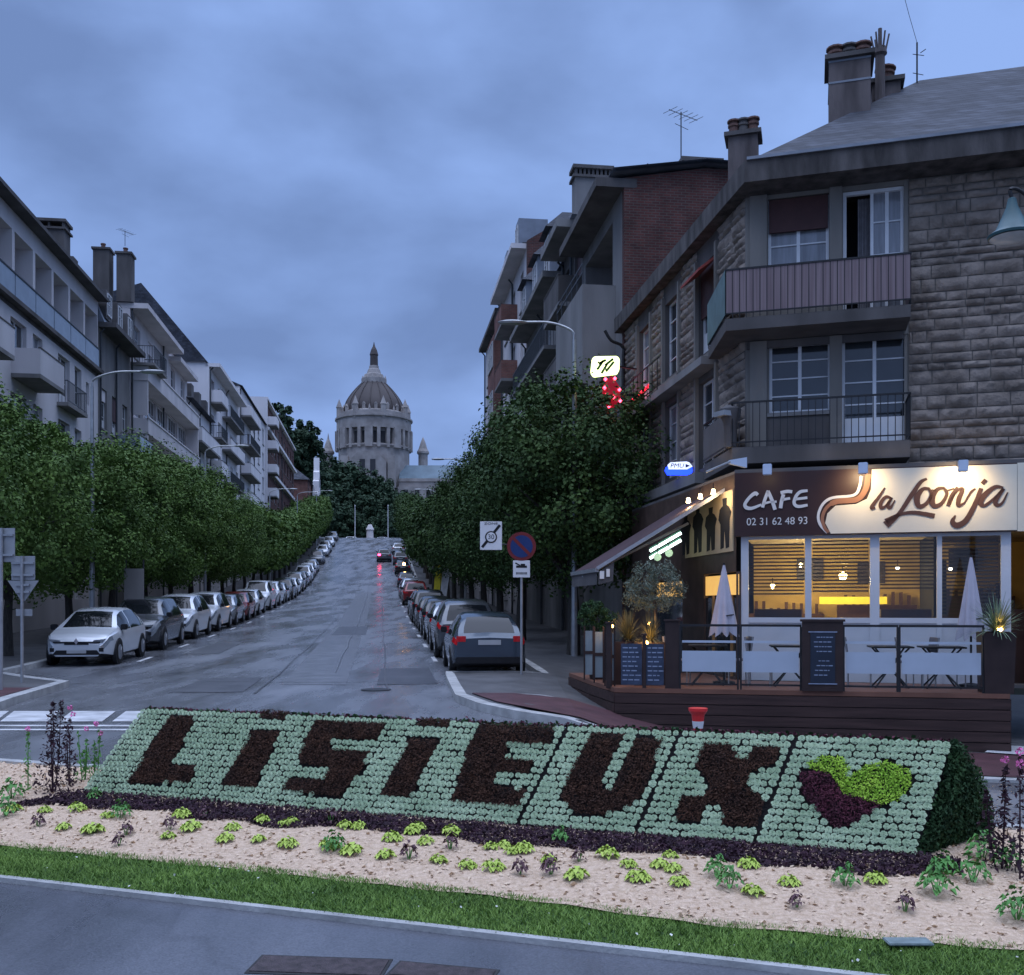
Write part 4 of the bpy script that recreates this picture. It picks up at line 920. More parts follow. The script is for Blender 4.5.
def std_front(root, L, H, rows, m, bays, D=D_, ww=1.15, left=True, right=True, bal=(), z0=-2., name='wall', skip=(), frame=None, sillp=True):
    """rows: list of (zbottom, ztop, kind); openings per bay; returns nothing"""
    ops = []; its = []
    for r, (za, zb_, kd) in enumerate(rows):
        for k in range(bays):
            if (r, k) in skip: continue
            xc = L*(k+.5)/bays; w2 = (L/bays-.35)/2 if kd == 'strip' else ww/2
            o = (xc-w2, xc+w2, za, zb_, 1.2 if kd == 'loggia' else .2); ops.append(o); its.append((o, kd))
    b = MB(); wall_open(b, 0, L, z0, H, ops); shell(b, L, D, H, z0, left, right); b.build(name, m, root)
    for o, kd in its:
        if kd == 'loggia':
            b = MB(); b.box(o[0]-.01, o[1]+.01, 1.15, 1.2, o[2]-.01, o[3]+.01); q = b.build('loggia_back', M_darkr, root)
            window(root, o[0]+.3, o[1]-.4, o[2], o[3]-.3, 1.05, 'door', tr=1, frame=frame)
        else:
            wn = window(root, o[0], o[1], o[2], o[3], .14, 'door' if o[3]-o[2] > 1.9 else 'win', tr=1 if kd == 'strip' else 2, frame=frame, sill=sillp and kd == 'win')
            if random.random() < .3: q = MB(); q.box(o[0]+.02, o[1]-.02, .08, .12, o[3]-(o[3]-o[2])*random.uniform(.25, .95), o[3]-.01); q.build('roller_shutter', random.choice([M_plaster2, M_conc, M_shut]), wn)
    dress(root, L, H, 2)
def hiproof(b, L, D, z, h, ov=.4, gab=False, ridge_in=None):
    ri = 0 if gab else (ridge_in if ridge_in is not None else min(D/2, L/2-.1)); x0, x1 = (0 if gab else -ov), (L if gab else L+ov)
    v = [(x0, -ov, z), (x1, -ov, z), (x1, D+ov, z), (x0, D+ov, z), (x0+ri, D/2, z+h), (x1-ri, D/2, z+h)]
    b.add(v, [(0,1,5,4), (2,3,4,5), (1,2,5), (3,0,4), (0,3,2,1)])

# --- left side, near to far
M_b1 = mat('grey_white_render', (.56, .53, .53), .85, .14, .6, .15, 30, stretch=(1, 1, .25), detail=8)
r, L, g = lroot('apartment_building', 30, 51.3, 'pale grey apartment block with glazed top loggias nearest on the left', GLB)
H = 17.25-g
ops = []; tb = H-3.6; nb = 9; bw = L/nb
for k in range(nb): ops.append((bw*k+.14, bw*(k+1)-.14, tb+1.05, H-.75, 1.3))
x = L-.9; its = []
pat = [('w', .55), ('d', 1.1), ('D', 1.7), ('w', .6), ('d', 1.2), ('D', 1.8), ('w', .6), ('d', 1.1), ('D', 1.8), ('w', .6), ('d', 1.1)]
for lev in range(1, 5):
    zb0 = tb-2.95*lev; x = L-.8
    for kd, wd in pat:
        x -= wd+.75
        if x < .3: break
        its.append((x, x+wd, zb0+(.9 if kd == 'w' else .12), zb0+(2.0 if kd == 'w' else 2.35)))
ops += [(*i_, .22) for i_ in its]
b = MB(); wall_open(b, 0, L, -2, H, ops); shell(b, L, D_, H); b.build('wall', M_b1, r)
for o in its: window(r, *o, y=.16, kind='door' if o[3]-o[2] > 1.5 else 'win', tr=1)
for k in range(nb):
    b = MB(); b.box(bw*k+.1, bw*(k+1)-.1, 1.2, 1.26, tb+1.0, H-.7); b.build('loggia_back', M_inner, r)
    window(r, bw*k+.5, bw*(k+1)-.7, tb+1.06, H-1.1, 1.1, 'door', tr=0)
    b = MB(); b.box(bw*k+.04, bw*(k+1)-.04, -.07, -.01, tb+.12, tb+1.12); b.build('parapet_panel', M_glz, r)
    b = MB(); b.box(bw*k+.0, bw*(k+1)-.0, -.1, -.005, tb+1.12, tb+1.18); b.build('handrail', M_rail, r)
b = MB(); b.box(-.1, L+.02, -.3, -.003, tb-.12, tb+.06); b.box(-.1, L+.02, -.02, .0-.003, tb-.3, tb-.12); b.build('string_course', M_dirty, r)
b = MB(); b.box(-.2, L+.02, -.55, .4, H, H+.16); b.build('cornice', M_darkr, r)
b = MB(); hiproof(b, L, D_, H+.17, 2.0, .5); b.build('roof', M_slate, r)
for lev in (1, 2, 3):
    for k, x0 in enumerate((L-6.6, L-12.2, L-18.)):
        if x0 > 0: balcony(r, x0, x0+3.0, tb-2.95*lev+.1, 1.1 if k else .5, 'rail' if k == 0 else 'solid', panel=M_b1)
slabcap(r, 14.8, 15.6, 4.2, 7.2, H, 22.3-g, M_conc, 5); slabcap(r, L-2.2, L-1.2, 1.0, 4.4, H, 20.6-g, M_dirty, 5)

r, L, g = lroot('apartment_building', 51.35, 57.8, 'narrow dark grey building with projecting gutter left of the tall chimneys', GLB)
H = 16.0-g
std_front(r, L, H, [(H-5.1, H-3.0, 'win'), (H-8.2, H-5.9, 'win'), (H-11.2, H-9, 'win')], M_conc, 3, frame=M_wf)
b = MB(); b.box(0, L-.02, -.9, .3, H, H+.25); b.build('cornice', M_darkr, r)
b = MB(); b.add([(0,-.3,H+.26),(L-.02,-.3,H+.26),(L-.02,.6,H+2.4),(0,.6,H+2.4),(0,D_,H+2.4),(L-.02,D_,H+2.4),(0,D_,H+.26),(L-.02,D_,H+.26)], [(0,1,2,3),(3,2,5,4),(0,3,4,6),(1,7,5,2)]); b.build('roof', M_zinc, r)
for k in range(3):
    q = MB(); q.box(L*(k+.5)/3-.55, L*(k+.5)/3+.55, -.25, .9, H+.6, H+2.1); dm = q.build('dormer', M_darkr, r); window(r, L*(k+.5)/3-.4, L*(k+.5)/3+.4, H+.8, H+1.95, -.31, tr=1)
balcony(r, L-3.2, L-.1, H-6., 1.3, 'solid', panel=M_glz, slab=M_darkr)
chimney(r, 3.2, 3.9, 2.2, 3.4, H, H+4.7, 1, M_conc); b = MB(); b.box(3.2, L-.05, 3.6, D_, H, H+4.6); b.build('party_wall', M_dirty, r)

r, L, g = lroot('apartment_building', 57.9, 75., 'cream building with ribbon windows and tall twin chimneys, third from the left edge', GLB)
H = 19.2-g
std_front(r, L, H, [(H-2.9, H-1.0, 'win'), (H-6.3, H-4.5, 'strip'), (H-9.4, H-7.6, 'strip'), (H-12.4, H-10.6, 'strip'), (H-15.3, H-13.6, 'strip')], M_plaster2, 5, ww=1.5, frame=M_wf)
b = MB(); b.box(-.02, L*.62, -1.0, .3, H-.3, H); b.box(L*.62, L, -.8, .3, H-.75, H-.45); b.build('cornice', M_plaster2, r)
for lev in range(4):
    b = MB(); b.box(.3, L-.3, -.95, -.004, H-4.4-3.1*lev+.0, H-3.5-3.1*lev); b.box(.2, L-.2, -1.0, -.9, H-3.5-3.1*lev, H-3.4-3.1*lev); b.build('spandrel_band', M_plaster2, r)
    for x in (0.35, L-.55): q = MB(); q.box(x, x+.2, -.9, -.005, H-6.4-3.1*lev, H-4.41-3.1*lev); q.build('pier', M_plaster2, r)
balcony(r, .1, 3.6, H-3.4, 1.35, 'rail')
b = MB(); hiproof(b, L, D_, H+.01, 1.6, .2); b.build('roof', M_slate, r)
chimney(r, .15, 1.1, .0, .8, H-2, 22.3-g, 1, M_dirty); chimney(r, .15, 1.1, 1.2, 2.1, H-2, 22.5-g, 1, M_dirty); b = MB(); b.add([(.0,.5,H-.3),(.0,4.5,H-.3),(.0,6.6,H+2.6),(.0,4.6,H+3.1)]+[(.35,.5,H-.3),(.35,4.5,H-.3),(.35,6.6,H+2.6),(.35,4.6,H+3.1)], [(0,1,2,3),(4,7,6,5),(0,4,5,1),(1,5,6,2),(2,6,7,3),(3,7,4,0)]); b.build('party_wall', M_dirty, r)
chimney(r, L*.55, L*.55+1.2, 1.5, 2.4, H, H+2., 2, M_brickp)
def antenna(loc, h, label, s=1.):
    root = empty('tv_antenna', loc, R(random.uniform(0, 90)), label, 'antenna', 'roof antennas'); m = MB(); m.tube([(0, 0, 0), (0, 0, h)], .018*s, 5); m.build('mast', M_rail, root)
    m = MB(); m.tube([(-.5*s, 0, h*.93), (.7*s, 0, h*.99)], .012*s, 4)
    for k in range(6): x = -.45*s+k*.22*s; z = h*.93+(x/s+.5)/1.2*h*.06; m.tube([(x, -.25*s, z), (x, .25*s, z)], .008*s, 4)
    m.tube([(-.25*s, 0, h*.7), (.3*s, 0, h*.7)], .01*s, 4); m.build('aerial', M_rail, root)
p = at(125, 246, 58.5); antenna(tuple(p), .9, 'small aerial on the twin chimneys of the left terrace')

r, L, g = lroot('apartment_building', 75.1, 84.6, 'low pale building with small dormers between the ribbon windows and the white gable', GLB)
H = 17.2-g
std_front(r, L, H, [(H-2.6, H-.9, 'win'), (H-5.6, H-3.9, 'win'), (H-8.6, H-6.6, 'win'), (H-11.6, H-9.6, 'win')], M_plaster, 3, D=7)
b = MB(); hiproof(b, L, 7, H+.01, 1.6, .5); b.build('roof', M_slate, r); balcony(r, .5, L-.3, H-3., 1., 'solid')
for k in range(3): q = MB(); q.box(L*(k+.5)/3-.5, L*(k+.5)/3+.5, -.1, 1.6, H+.2, H+1.4); q.build('dormer', M_darkr, r)

r, L, g = lroot('apartment_building', 84.7, 103, 'tall white building with a large blank gable and slate roof facing the viewer', GLB)
H = 21.9-g
std_front(r, L, H, [(H-2.8-3.*k, H-.8-3.*k, 'loggia' if k < 1 else 'win') for k in range(6)], M_plaster, 5, ww=1.6, D=24)
b = MB(); b.add([(0,0,H),(0,24,H),(0,5.5,H+6.4),(.3,0,H),(.3,24,H),(.3,5.5,H+6.4)], [(0,1,2),(3,5,4),(0,2,5,3),(2,1,4,5)]); b.build('gable', M_plaster, r)
b = MB(); b.add([(-.2,.1,H+.35),(-.2,5.5,H+6.8),(-.2,24,H+.35),(L,.1,H+.35),(L,5.5,H+6.8),(L,24,H+.35)], [(0,1,4,3),(1,2,5,4),(0,2,1),(3,4,5)]); b.build('roof', M_slate, r)
b = MB(); b.box(0, L*.95, -.9, .3, H-.0, H+.3); b.build('cornice', M_plaster, r)
for k in range(1, 5): balcony(r, .3, 3.9, H-2.9-3.*(k-1)-.0, 1.0, 'solid' if k % 2 else 'rail', panel=M_plaster); balcony(r, 7., L-2, H-2.9-3.*(k-1), .8, 'rail' if k % 2 else 'solid', panel=M_plaster)
r, L, g = lroot('apartment_building', 103.1, 126, 'white building with stacked balconies below the poplars', GLB)
H = 24.3-g
std_front(r, L, H, [(H-2.8-3.*k, H-.8-3.*k, 'win') for k in range(6)], M_plaster, 5, ww=1.6, D=16)
b = MB(); b.add([(-.1,-.3,H+.02),(-.1,8,H+3.4),(-.1,16,H+.02),(L,-.3,H+.02),(L,8,H+3.4),(L,16,H+.02)], [(0,1,4,3),(1,2,5,4),(0,2,1),(3,4,5)]); b.build('roof', M_slate, r)
for k in range(1, 5): balcony(r, .5, 9, H-2.9-3.*(k-1), 1.1, 'solid' if k != 2 else 'rail', panel=M_plaster)
r, L, g = lroot('apartment_building', 126.1, 168, 'long red brick block with white end wall farthest in the left terrace', GLB)
H = 27.4-g
std_front(r, L, H, [(H-2.8-3.*k, H-1.1-3.*k, 'win') for k in range(6)], M_brick, 9, ww=1.8, D=12, left=False)
b = MB(); b.box(-.3, -.002, -.3, 12, -2, H+.2); b.build('end_wall', M_plaster, r)
b = MB(); b.box(-.3, L, -.35, 12, H+.2, H+.5); b.build('cornice', M_plaster, r)
for k in (1, 2): b = MB(); b.box(0, L, -.5, -.003, H-3.6-5.*(k-1), H-3.2-5.*(k-1)); b.build('string_course', M_plaster, r)
for k in range(1, 5): balcony(r, .05, 3.2, H-2.9-3.*(k-1), 1.4, 'solid', panel=M_plaster)
r, L, g = lroot('town_house', 186, 214, 'slate roofed house with an ornate white gable at the top of the avenue', GLB, t=-11.)
H = 25.0-g
std_front(r, L, H, [(H-3.2, H-1.2, 'win'), (H-6.8, H-4.8, 'win')], M_brickp, 5, D=14)
b = MB(); hiproof(b, L, 14, H, 6.2, .5); b.build('roof', M_slate, r)
b = MB(); b.prism([(9, H-12), (17, H-12), (17, H-1.5), (16, H-1.), (16, H+1), (14.4, H+1.4), (14.2, H+3), (13.3, H+3.4), (13, H+6), (12.7, H+3.4), (11.8, H+3), (11.6, H+1.4), (10, H+1), (10, H-1), (9, H-1.5)], -1.4, -.3); b.build('gable', M_plaster, r)
for k in range(2): window(r, 11.2, 14.8, H-2.8+k*3., H-.6+k*3.-.6, -1.48, tr=1)

# --- right side, near to far (beyond the cafe building)
r, L, g = rroot('apartment_building', 31.5, 37.5, 'brick flanked building with a grey concrete loggia right behind the stone cafe house', GRB)
H = 14.75-g
ops = [(.4, L-1.3, H-2.7, H-.5, 1.2), (.5, L-1.2, H-5.8, H-3.4, .2), (.5, L-1.2, H-8.8, H-6.6, .2)]
b = MB(); wall_open(b, 0, L, -1, H, ops); b.add([(0,0,-1),(0,D_,-1),(0,D_,H),(0,0,H)], [(0,1,2,3)]); b.add([(0,.3,H-.01),(L,.3,H-.01),(L,D_,H-.01),(0,D_,H-.01)], [(0,1,2,3)]); b.build('wall', M_conc, r)
b = MB(); b.add([(L,0,-1),(L,5,-1),(L,5,H+.75),(L,2.6,H+.75),(L,0,H+.3)]+[(L+.25,0,-1),(L+.25,5,-1),(L+.25,5,H+.75),(L+.25,2.6,H+.75),(L+.25,0,H+.3)], [(0,1,2,3,4),(9,8,7,6,5),(0,5,6,1),(1,6,7,2),(2,7,8,3),(3,8,9,4),(4,9,5,0)]); b.build('brick_gable', M_brick, r)
b = MB(); b.box(-.1, L+.26, -.9, .4, H-.0, H+.28); b.build('cornice', M_dirty, r)
b = MB(); b.add([(0,-.4,H+.3),(L+.5,-.4,H+.5),(L+.5,2.6,H+.95),(0,2.6,H+.95),(0,5.2,H+.9),(L+.5,5.2,H+.9)], [(0,1,2,3),(3,2,5,4)]); b.add([(0,-.4,H+.2),(L+.5,-.4,H+.38),(L+.5,2.6,H+.83),(0,2.6,H+.82),(0,5.2,H+.8),(L+.5,5.2,H+.8)], [(0,1,2,3),(3,2,5,4)]); b.build('roof', M_zinc, r)
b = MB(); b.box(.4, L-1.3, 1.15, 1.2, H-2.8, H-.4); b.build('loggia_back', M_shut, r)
for o in ops[1:]: window(r, *o[:4], y=.15, tr=2)
q = MB(); q.box(.3, L-.9, -1.1, -.002, H-4.9, H-2.7); q.box(.3, L-.9, -1.1, -.9, H-5.9, H-4.9); q.box(.3, .55, -.9, -.002, H-8, H-4.9); q.box(L-1.15, L-.9, -.9, -.002, H-8, H-4.9); q.build('bay_box', M_conc, r)
q = MB(); q.box(.35, L-.95, -1.08, -1.05, H-2.3, H-2.26); q.box(.35, L-.95, -1.08, -1.05, H-2.02, H-1.98)
for k in range(6): x = .4+(L-1.4)*k/5; q.box(x, x+.03, -1.08, -1.05, H-2.7, H-2.0)
q.build('railing', M_rail, r)
slabcap(r, L-1.2, L-.6, 2.2, 3.4, H, H+1.45, M_brick, 6)
p = at(681, 160, 33.3); antenna(tuple(p), 1.6, 'tall aerial above the brick gable on the right', 1.2)
r, L, g = rroot('apartment_building', 37.6, 41.4, 'narrow building with the highest cornice beside the brick gable', GRB)
H = 15.9-g
std_front(r, L, H, [(H-2.6, H-.6, 'win'), (H-5.6, H-3.6, 'win'), (H-8.6, H-6.6, 'win')], M_dirty, 2, ww=1.2)
b = MB(); b.box(0, L, -1.0, .4, H, H+.3); b.build('cornice', M_conc, r); b = MB(); hiproof(b, L, D_, H+.3, .9, .5); b.build('roof', M_zinc, r)
slabcap(r, .1, .8, .3, 1.8, H, 19.6-g, M_conc, 8)
for k in range(3): balcony(r, .2, L-.2, H-2.75-3*k, .9, 'solid', panel=M_dirty)
r, L, g = rroot('apartment_building', 41.5, 52, 'grey building with a slate mansard and hipped dormer on the right terrace', GRB)
H = 15.3-g
std_front(r, L, H, [(H-2.6, H-.6, 'win'), (H-5.6, H-3.6, 'win'), (H-8.6, H-6.6, 'win'), (H-11.6, H-9.6, 'win')], M_conc, 4, ww=1.3)
b = MB(); b.box(0, L, -.9, .4, H, H+.25); b.build('cornice', M_conc, r)
b = MB(); b.add([(0,-.3,H+.26),(L,-.3,H+.26),(L,1.2,H+3.),(0,1.2,H+3.),(0,D_,H+3.4),(L,D_,H+3.4),(0,D_,H),(L,D_,H)], [(0,1,2,3),(3,2,5,4),(0,3,4,6),(1,7,5,2)]); b.build('roof', M_slate, r)
for k, x in enumerate((1.6, 5.2, 8.6)):
    q = MB(); q.box(x-.75, x+.75, -.35, 1.6, H+.4, H+2.5); dm = q.build('dormer', M_zinc, r); window(r, x-.55, x+.55, H+.7, H+2.3, -.41, tr=2)
    q = MB(); q.add([(x-.95,-.6,H+2.5),(x+.95,-.6,H+2.5),(x+.95,2.4,H+2.5),(x-.95,2.4,H+2.5),(x,.3,H+3.5),(x,2.4,H+3.5)], [(0,1,4),(1,2,5,4),(3,0,4,5),(0,3,2,1)]); q.build('dormer_roof', M_slate, r)
for k in range(3): balcony(r, .3, L-.3, H-2.75-3*k, .8, 'solid' if k % 2 else 'rail', panel=M_conc)
r, L, g = rroot('apartment_building', 52.1, 62, 'tall building with red brick party gable rising over the slate mansard', GRB)
H = 20.3-g
std_front(r, L, H, [(H-2.8-3.1*k, H-.8-3.1*k, 'win') for k in range(6)], M_plaster2, 3, ww=1.2, right=False)
b = MB(); b.prismx([(0,-1), (D_,-1), (D_,H+.8), (6.5,H+4.6), (3.2,H+2.3), (0,H+.3)], L, L+.3); b.build('brick_gable', M_brick, r)
b = MB(); b.prismx([(-.2,H+.3), (.1,H+.3), (3.2,H+2.5), (6.5,H+4.8), (D_,H+1), (D_,H+.5), (0,H)], -.1, L-.01); b.build('roof', M_slate, r)
b = MB(); b.box(0, L, -.8, .3, H-.02, H+.24); b.build('cornice', M_plaster2, r)
for k in range(4): balcony(r, 3.2, 6.5, H-2.9-3.1*k, .9, 'solid', panel=M_brickp)
for k, x in enumerate((2.2, 7.2)): q = MB(); q.box(x-.6, x+.6, -.1, 1.5, H+.3, H+2.4); q.build('dormer', M_zinc, r); window(r, x-.45, x+.45, H+.6, H+2.1, -.16)
r, L, g = rroot('apartment_building', 62.1, 72, 'farthest tall building of the right terrace with brick balconies against the sky', GRB)
H = 19.9-g
std_front(r, L, H, [(H-2.8-3.1*k, H-.8-3.1*k, 'win') for k in range(6)], M_plaster2, 3, ww=1.2)
b = MB(); b.box(-.2, L, -.5, .3, H, H+.25); b.build('cornice', M_dirty, r); b = MB(); hiproof(b, L, D_, H+.26, 1.2, .3); b.build('roof', M_slate, r)
q = MB(); q.box(L-4, L-.4, -.5, -.002, 2.5, H-1.2); q.build('bay', M_brickp, r)
for k in range(5): window(r, L-3.6, L-.8, H-3.2-3.1*k, H-1.6-3.1*k, -.58, tr=1)
balcony(r, .0, 2.2, H-9.2, 1.1, 'rail')
r, L, g = rroot('apartment_building', 74, 118, 'low long house hidden behind the right street trees', GRB)
std_front(r, L, 8.5, [(1., 3., 'win'), (4.4, 6.4, 'win')], M_plaster2, 9, z0=-1); b = MB(); hiproof(b, L, D_, 8.5, 3.); b.build('roof', M_slate, r); r.rotation_euler = (0, .05, ANG+math.pi)
def flat_text(name, c, parent, loc, rot, scale):
    t = bpy.data.objects.new(name, c); C.objects.link(t); dg = bpy.context.evaluated_depsgraph_get(); dg.update()
    me = bpy.data.meshes.new_from_object(t.evaluated_get(dg)); bpy.data.objects.remove(t)
    o = link(name, me, parent); o.location = loc; o.rotation_euler = rot; o.scale = scale; return o
def text_mesh(s, size, m, parent, loc, rot, name='lettering', depth=.002, align='CENTER', scale=(1, 1, 1), shear=0):
    c = bpy.data.curves.new(name, 'FONT'); c.body = s; c.size = size; c.extrude = depth; c.align_x = align; c.align_y = 'CENTER'; c.shear = shear; c.materials.append(m)
    return flat_text(name, c, parent, loc, rot, scale)
# ---------------------------------------------------------------- the cafe house on the corner
KX, KY = 4.9, 21.; TH = math.atan2(-.287, .958)
cafe = empty('cafe_building', (KX, KY, 0), TH, 'three storey stone corner house with cafe sign and slate roof on the right', 'building')
RW_ = Matrix.Translation((KX, KY, 0)) @ Matrix.Rotation(TH, 4, 'Z'); RI = RW_.inverted()
dS = Vector((-.132, 1, 0)).normalized()
SLN = 10.3
S0 = Vector((KX, KY, 0))+dS*SLN; M2 = RI @ Matrix.Translation(S0) @ Matrix.Rotation(ANG+math.pi, 4, 'Z')   # upper side wall
def plane(M, y):
    """pixel -> (x, z) on the local plane y=const of frame M (relative to the cafe root)"""
    W = (RW_ @ M) if M is not None else RW_; Wi = W.inverted()
    o = Wi @ Vector((0, 0, CH)); 
    def f(px, py):
        d = Wi.to_3x3() @ Vector(((px-512)/F, 1, (HOR-py)/F)); t = (y-o.y)/d.y; p = o+d*t; return p.x, p.z
    return f
fr = plane(None, 0.); sd = plane(M2, 0.)
M_conp = mat('pale_pier_concrete', (.2, .185, .165), .88, .2, 1.5, .2, 30, stretch=(1, 1, .25), detail=8)
def stonework(parent, M, x0, x1, z0, z1, holes=(), seed=1, y=-.0, prot=.075):
    g = np.random.default_rng(seed); V = []; Fq = []; z = z0
    while z < z1-.03:
        h = min(g.choice([.15, .19, .23, .27]), z1-z); 
        if z1-(z+h) < .08: h = z1-z
        x = x0-g.random()*.25
        while x < x1-.02:
            wd = g.uniform(.25, .75); a = max(x, x0); b_ = min(x+wd, x1); x += wd
            if b_-a < .06: continue
            segs = [(a, b_)]
            for hx0, hx1, hz0, hz1 in holes:
                if z+h > hz0+.01 and z < hz1-.01:
                    ns = []
                    for s0, s1 in segs:
                        if s1 <= hx0 or s0 >= hx1: ns.append((s0, s1))
                        else:
                            if s0 < hx0: ns.append((s0, hx0))
                            if s1 > hx1: ns.append((hx1, s1))
                    segs = ns
            for s0, s1 in segs:
                if s1-s0 < .04: continue
                nx, nz = max(2, int((s1-s0)/.07))+1, 4; b0 = len(V); gp = .009
                top = g.uniform(.4, 1)*prot
                tilt = g.normal(0, .3)
                for j in range(nz+1):
                    for i in range(nx+1):
                        u, v = i/nx, j/nz; e = min(u, 1-u, v, 1-v); bul = (min(e*6, 1))**.5
                        yy = y-(bul*top*(1+tilt*(v-.5))+g.normal(0, .017)*bul)
                        V.append((s0+gp+(s1-s0-2*gp)*u, yy, z+gp+(h-2*gp)*v))
                for j in range(nz):
                    for i in range(nx): q = b0+j*(nx+1)+i; Fq.append((q, q+1, q+nx+2, q+nx+1))
        z += h
    if M is not None: V = [tuple(M @ Vector(v)) for v in V]
    return npmesh('stonework', V, Fq, M_stone, parent)
def rect(f, px0, py0, px1, py1):
    a = f(px0, (py0+py1)/2); b = f(px1, (py0+py1)/2); pm = (px0+px1)/2; return (a[0], b[0], f(pm, py1)[1], f(pm, py0)[1])
ZT = 10.25; L2 = 14.
upw = rect(fr, 768, 196, 829, 266); upd = rect(fr, 843, 188, 904, 305); loww = rect(fr, 769, 342, 831, 412); lowd = rect(fr, 842, 336, 908, 447)
upd = (upd[0], upd[1], 7.5, upd[3]); lowd = (lowd[0], lowd[1], 4.9, lowd[3])
b = MB(); b.mi = 0; wall_open(b, 0, 3.12, 3.2, ZT, [upw, upd, loww, lowd], 0, .16)
wall_open(b, 3.12, 6.2, 3.2, ZT, [], .02); wall_open(b, 6.2, L2, 0., ZT, [], .02)
b.add([(L2,0.02,0),(L2,11,0),(L2,11,ZT),(L2,.02,ZT)], [(0,1,2,3)])
b.build('wall', M_conp, cafe)
# side wall with window openings between stone piers
sops = []
for k, s in enumerate((1.75, 4.6, 7.3)):
    for zb0, zt0 in ((7.75, 9.75), (5.05, 7.0)): sops.append((SLN-s-1.35, SLN-s, zb0 if k % 2 else zb0-.1, zt0))
b = MB(M2); wall_open(b, 0, SLN-3.5, 0., 3.2, [], 0); wall_open(b, 0, SLN, 3.2, ZT, sops, 0, .18); b.build('side_wall', M_dirty, cafe)
b = MB(M2); b.add([(0,0,0),(0,9,0),(0,9,ZT),(0,0,ZT)], [(0,1,2,3)]); b.build('rear_wall', M_dirty, cafe)
for k, o in enumerate(sops): window(cafe, *o, y=.12, M=M2, tr=3, kind='door' if k % 4 == 0 else 'win')
b = MB(M2); b.box(sops[0][0]-.02, sops[0][1], .06, .1, sops[0][2]+.9, sops[0][3]+.02); b.build('roller_shutter', M_shut, cafe)
b = MB(M2); x_ = sops[0]; b.prismx([(-.02, 9.6), (-.45, 9.28), (-.45, 9.34), (-.02, 9.68)], x_[0], x_[1]); b.build('small_awning', mat('red_awning', (.28, .06, .05), .8, .2, 5), cafe)
stonework(cafe, M2, 0.02, SLN-.0, 4.6, ZT-.01, [(o[0]-.12, o[1]+.12, o[2]-.5, ZT) for o in sops], 3)
stonework(cafe, None, 3.2, 13.98, 4.35, ZT-.01, (), 5, prot=.075)
b = MB(M2)
for o in sops: b.box(o[0]-.12, o[0]-.001, -.09, -.001, o[2]-.3, o[3]+.2); b.box(o[1]+.001, o[1]+.12, -.09, -.001, o[2]-.3, o[3]+.2); b.box(o[0]-.2, o[1]+.2, -.16, -.1, o[2]-.3, o[2]-.16); b.box(o[0]-.2, o[1]+.2, -.1, -.002, o[2]-.3, o[2]-.16)
b.build('window_surround', M_conp, cafe)
# front windows and piers
M_wf2 = mat('clean_white_frame', (.68, .69, .7), .45, .05, 3)
window(cafe, *upw, y=.1, tr=2, frame=M_wf2, pane=M_curt_refl, label='upper left white window under a half closed brown shutter')  # pale pane colour stands in for light reflected in the glass
b = MB(); b.box(upw[0]+.02, upw[1]-.02, .02, .075, (upw[2]+upw[3])/2+.02, upw[3]-.02); b.build('roller_shutter', M_shut, cafe, )
xm = (upd[0]+upd[1])/2
window(cafe, xm-.05, upd[1], upd[2], upd[3], y=.1, tr=3, frame=M_wf2, pane=M_curt_refl)
b = MB(); b.box(upd[0], upd[0]+.07, .08, .16, upd[2], upd[3]); b.box(upd[0], upd[1], .07, .159, upd[3]-.07, upd[3]); b.build('window_frame', M_wf2, cafe)
b = MB()
for k in range(9): x = upd[0]+.3+k*.035; b.box(x, x+.03, .3+(k % 2)*.03, .33+(k % 2)*.03, upd[2], upd[3]-.08)
b.build('curtain', mat('grey_curtain', (.2, .19, .2), .9, .15, 8), cafe)
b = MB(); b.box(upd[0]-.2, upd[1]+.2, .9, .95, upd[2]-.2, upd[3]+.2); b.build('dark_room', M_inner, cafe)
window(cafe, *loww, y=.1, tr=3, frame=M_wf2, pane=M_win, sill=True); window(cafe, *lowd, y=.1, kind='door', tr=4, frame=M_wf2, pane=M_win)
b = MB(); b.box(lowd[0]+.06, lowd[1]-.06, .09, .1, lowd[2]+.05, lowd[2]+.62); b.build('door_panel', M_wf2, cafe)
b = MB()
for x0, x1 in ((fr(750, 300)[0], fr(767, 300)[0]), (fr(829.5, 300)[0], fr(842, 300)[0])): b.box(x0, x1, -.08, -.002, 7.52, ZT-.01); b.box(x0, x1, -.08, -.002, 4.9, 7.2)
b.build('pier', M_conp, cafe)
b = MB(); b.box(.03, 3.1, -.05, -.003, 7.05, 7.2); b.box(loww[0]-.05, loww[1]+.05, -.03, -.004, 4.9, loww[2]-.1); b.build('panel', M_dirty, cafe)
